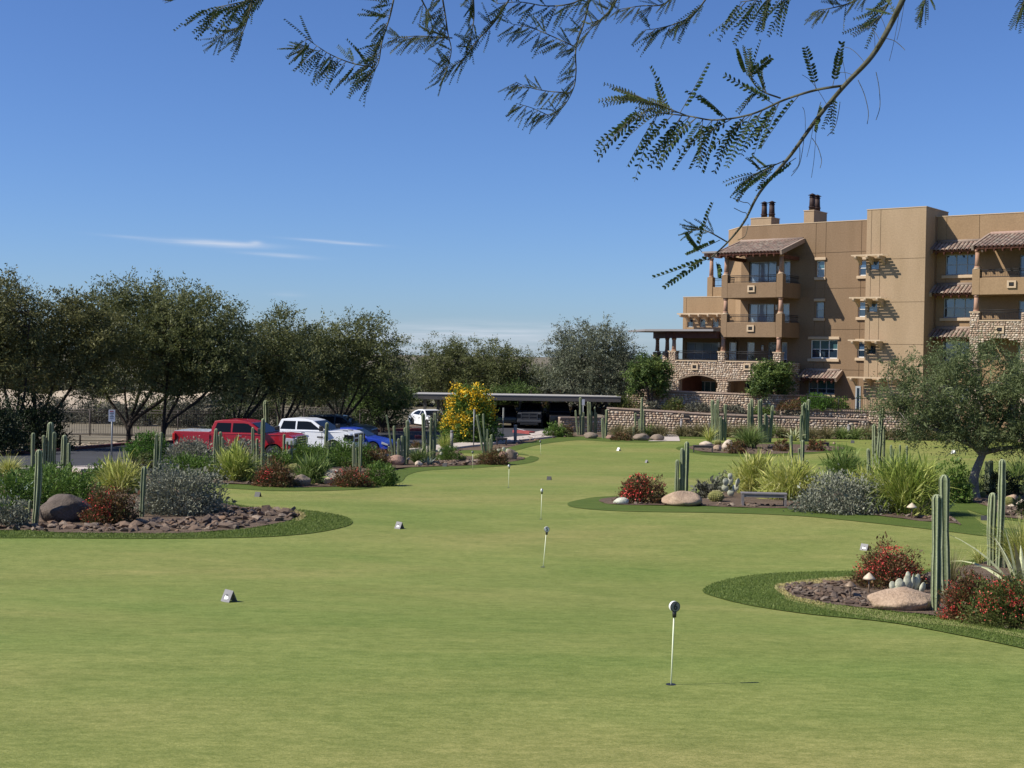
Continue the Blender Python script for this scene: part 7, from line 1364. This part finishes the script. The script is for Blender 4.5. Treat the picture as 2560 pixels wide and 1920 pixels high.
for (x0, y0, x1, y1) in ((2190, 180, 2190, 300), (2145, 200, 2168, 310), (2100, 255, 2068, 340), (1998, 360, 1982, 430), (2030, 345, 2050, 420), (2210, 95, 2262, 125), (1870, 545, 1835, 520), (1870, 560, 1845, 600), (1880, 520, 1832, 495), (2010, 345, 1978, 440)):
    a, b = P3(x0, y0, 2.68) - BO, P3(x1, y1, 2.66) - BO; twigs.tube([Vector(q) for q in catmull([tuple(a), tuple(a.lerp(b, .35) + Vector((.006, 0, .003))), tuple(a.lerp(b, .7) + Vector((.008, 0, -.002))), tuple(b)], 4, False)], .0008, 4, caps=False)
# farther leafier branches across the top, left to right
kw = dict(size=.095, every=.040)
branch([(640, -40), (628, 10), (615, 60), (600, 95)], 3.9, 3.9, .0028, .0009, size=.085, every=.030, leafy=(0, 1), hang=(-.7, -.8), both=.9, which=0)
branch([(700, -60), (650, -10), (590, 8), (520, 22)], 3.9, 4.0, .0028, .0009, size=.125, every=.028, leafy=(.15, 1), hang=(-.7, -.75), both=.95, which=0)
branch([(615, 60), (570, 80), (545, 98)], 3.95, 3.95, .0014, .0008, size=.07, every=.03, hang=(-.6, -.5), both=.7)
branch([(990, -30), (975, 40), (955, 105), (945, 160), (918, 196)], 3.8, 3.8, .0028, .0009, size=.095, every=.024, hang=(-.8, -.55), both=.8)
branch([(935, 168), (880, 158), (830, 138), (800, 120), (765, 95)], 3.8, 3.75, .002, .0008, size=.10, every=.028, hang=(-.45, -.9), both=.9)
branch([(800, 128), (770, 122), (750, 122)], 3.8, 3.8, .001, .0006, size=.07, every=.03, hang=(-.9, .1), both=.9)
branch([(1100, -40), (1112, 30), (1120, 85), (1128, 130), (1112, 190)], 3.9, 3.9, .0028, .0009, size=.075, every=.025, hang=(-.7, -.6), both=.7)
branch([(1130, 95), (1085, 92), (1040, 90), (995, 95)], 3.9, 3.9, .002, .0008, size=.075, every=.026, hang=(-.7, -.6), both=.7, which=1)
branch([(1290, -30), (1240, 50), (1190, 105), (1155, 150), (1110, 175)], 3.9, 3.9, .0028, .0009, size=.075, every=.025, hang=(-.5, -.8), both=.75)
branch([(1180, -40), (1185, 40), (1175, 100)], 3.9, 3.9, .003, .001, size=.075, every=.026, hang=(-.4, -.8), both=.7)
branch([(1040, -30), (1065, 20), (1090, 60)], 3.9, 3.9, .003, .001, size=.075, every=.024, hang=(-.4, -.8), both=.7)
branch([(1480, -30), (1462, 50), (1440, 120), (1440, 180), (1432, 225), (1400, 275), (1350, 290)], 3.9, 3.9, .0028, .0009, size=.065, every=.026, hang=(-.8, -.5), both=.75)
branch([(1425, 232), (1370, 228), (1320, 218), (1290, 205)], 3.9, 3.9, .0018, .0007, size=.065, every=.026, hang=(-.5, -.8), both=.75, which=1)
branch([(1370, 288), (1330, 270), (1290, 258)], 3.9, 3.9, .0014, .0007, size=.065, every=.026, hang=(-.5, -.9), both=.9)
branch([(1440, 118), (1390, 95), (1330, 70), (1280, 60)], 3.9, 3.9, .002, .0008, size=.08, every=.024, hang=(-.6, -.8), both=.8)
branch([(1520, -40), (1440, 5), (1370, 15), (1300, 5), (1240, 10)], 3.9, 3.95, .0028, .0009, size=.08, every=.025, hang=(-.4, -.8), both=.7)
branch([(1560, -40), (1530, 20), (1500, 50), (1465, 85)], 3.8, 3.8, .003, .001, size=.065, every=.026, hang=(-.6, -.7), both=.7, which=1)
branch([(1790, -40), (1740, 30), (1700, 55), (1650, 70), (1610, 75)], 4.0, 4.0, .003, .0008, size=.085, every=.028, leafy=(.2, 1), hang=(-.6, -.9), both=.9)
branch([(1700, -30), (1660, 10), (1600, 15), (1540, 25)], 4.0, 4.0, .003, .0008, size=.06, every=.026, hang=(-.4, -.7), both=.6, which=1)
branch([(1950, -40), (1900, -5), (1850, 5)], 3.4, 3.4, .003, .0008, size=.11, every=.032, hang=(-.4, -1), both=.95)
branch([(2190, -30), (2130, 5), (2080, 20), (2045, 25)], 3.9, 3.9, .003, .0008, size=.07, every=.024, hang=(-.4, -.8), both=.7, which=1)
branch([(2000, -30), (1955, -10), (1920, -5)], 3.0, 3.0, .003, .0008, size=.10, every=.034, hang=(-.3, -1), both=.95)
branch([(2240, -30), (2215, 20), (2190, 60)], 2.8, 2.8, .003, .0008, size=.07, every=.028, hang=(-.9, -.6), both=.95)
branch([(2320, -30), (2315, -5), (2308, 10)], 3.0, 3.0, .002, .0008, size=.06, every=.03, hang=(0, -1), both=.95); branch([(2570, -40), (2562, 0), (2552, 20)], 3.4, 3.4, .002, .0008, size=.07, every=.026, hang=(-.2, -1), both=.95)
branch([(460, -8), (448, -6), (440, -3)], 4, 4, .002, .0008, size=.04, every=.02, hang=(-1, -.1), both=.95)
# limbs that carry these twigs down from above the frame
for a in (((640, -40), (800, -420), (1200, -800), 3.9), ((700, -60), (900, -420), (1200, -800), 3.95), ((990, -30), (1100, -400), (1200, -800), 3.8), ((1100, -40), (1180, -400), (1200, -800), 3.9), ((1290, -30), (1280, -400), (1200, -800), 3.9), ((1480, -30), (1400, -400), (1200, -800), 3.9), ((1790, -40), (1600, -400), (1200, -800), 4.0), ((1950, -40), (1800, -400), (1200, -800), 3.6), ((2275, -40), (2300, -400), (1800, -900), 2.7), ((2570, -40), (2500, -400), (1800, -900), 3.2), ((1800, -900), (1600, -950), (1200, -800), 3.2)):
    twigs.tube([P3(*a[0], a[3]) - BO, P3(*a[1], a[3] + .1) - BO, P3(*a[2], a[3] + .3) - BO], [.009, .02, .04], 6)
def leaflets(L_, mat):
    q = np.array([list(a[0]) for a in L_]); d = np.array([list(a[1]) for a in L_]); w = np.array([list(a[2]) for a in L_]); ll = np.array([a[3] for a in L_])[:, None]; lw = np.array([a[4] for a in L_])[:, None]; n = len(L_)
    V = np.stack([q, q + d*ll*.3 + w*lw*.42, q + d*ll*.7 + w*lw*.45, q + d*ll, q + d*ll*.7 - w*lw*.45, q + d*ll*.3 - w*lw*.42], 1).reshape(-1, 3); b = np.arange(n) * 6; F = np.concatenate([np.stack([b, b+1, b+2, b+3], 1), np.stack([b, b+3, b+4, b+5], 1)])
    o = link('leaflets', npmesh('leaflets', V, F, mat, np.tile(rng.random(n), 2)), BR); o['kind'] = 'stuff'
leaflets(LV[0], NLEAF); leaflets(LV[1], NLEAF_Y); twigs.build('twigs', TWIG, BR, fix=False)
bpy.context.view_layer.update()
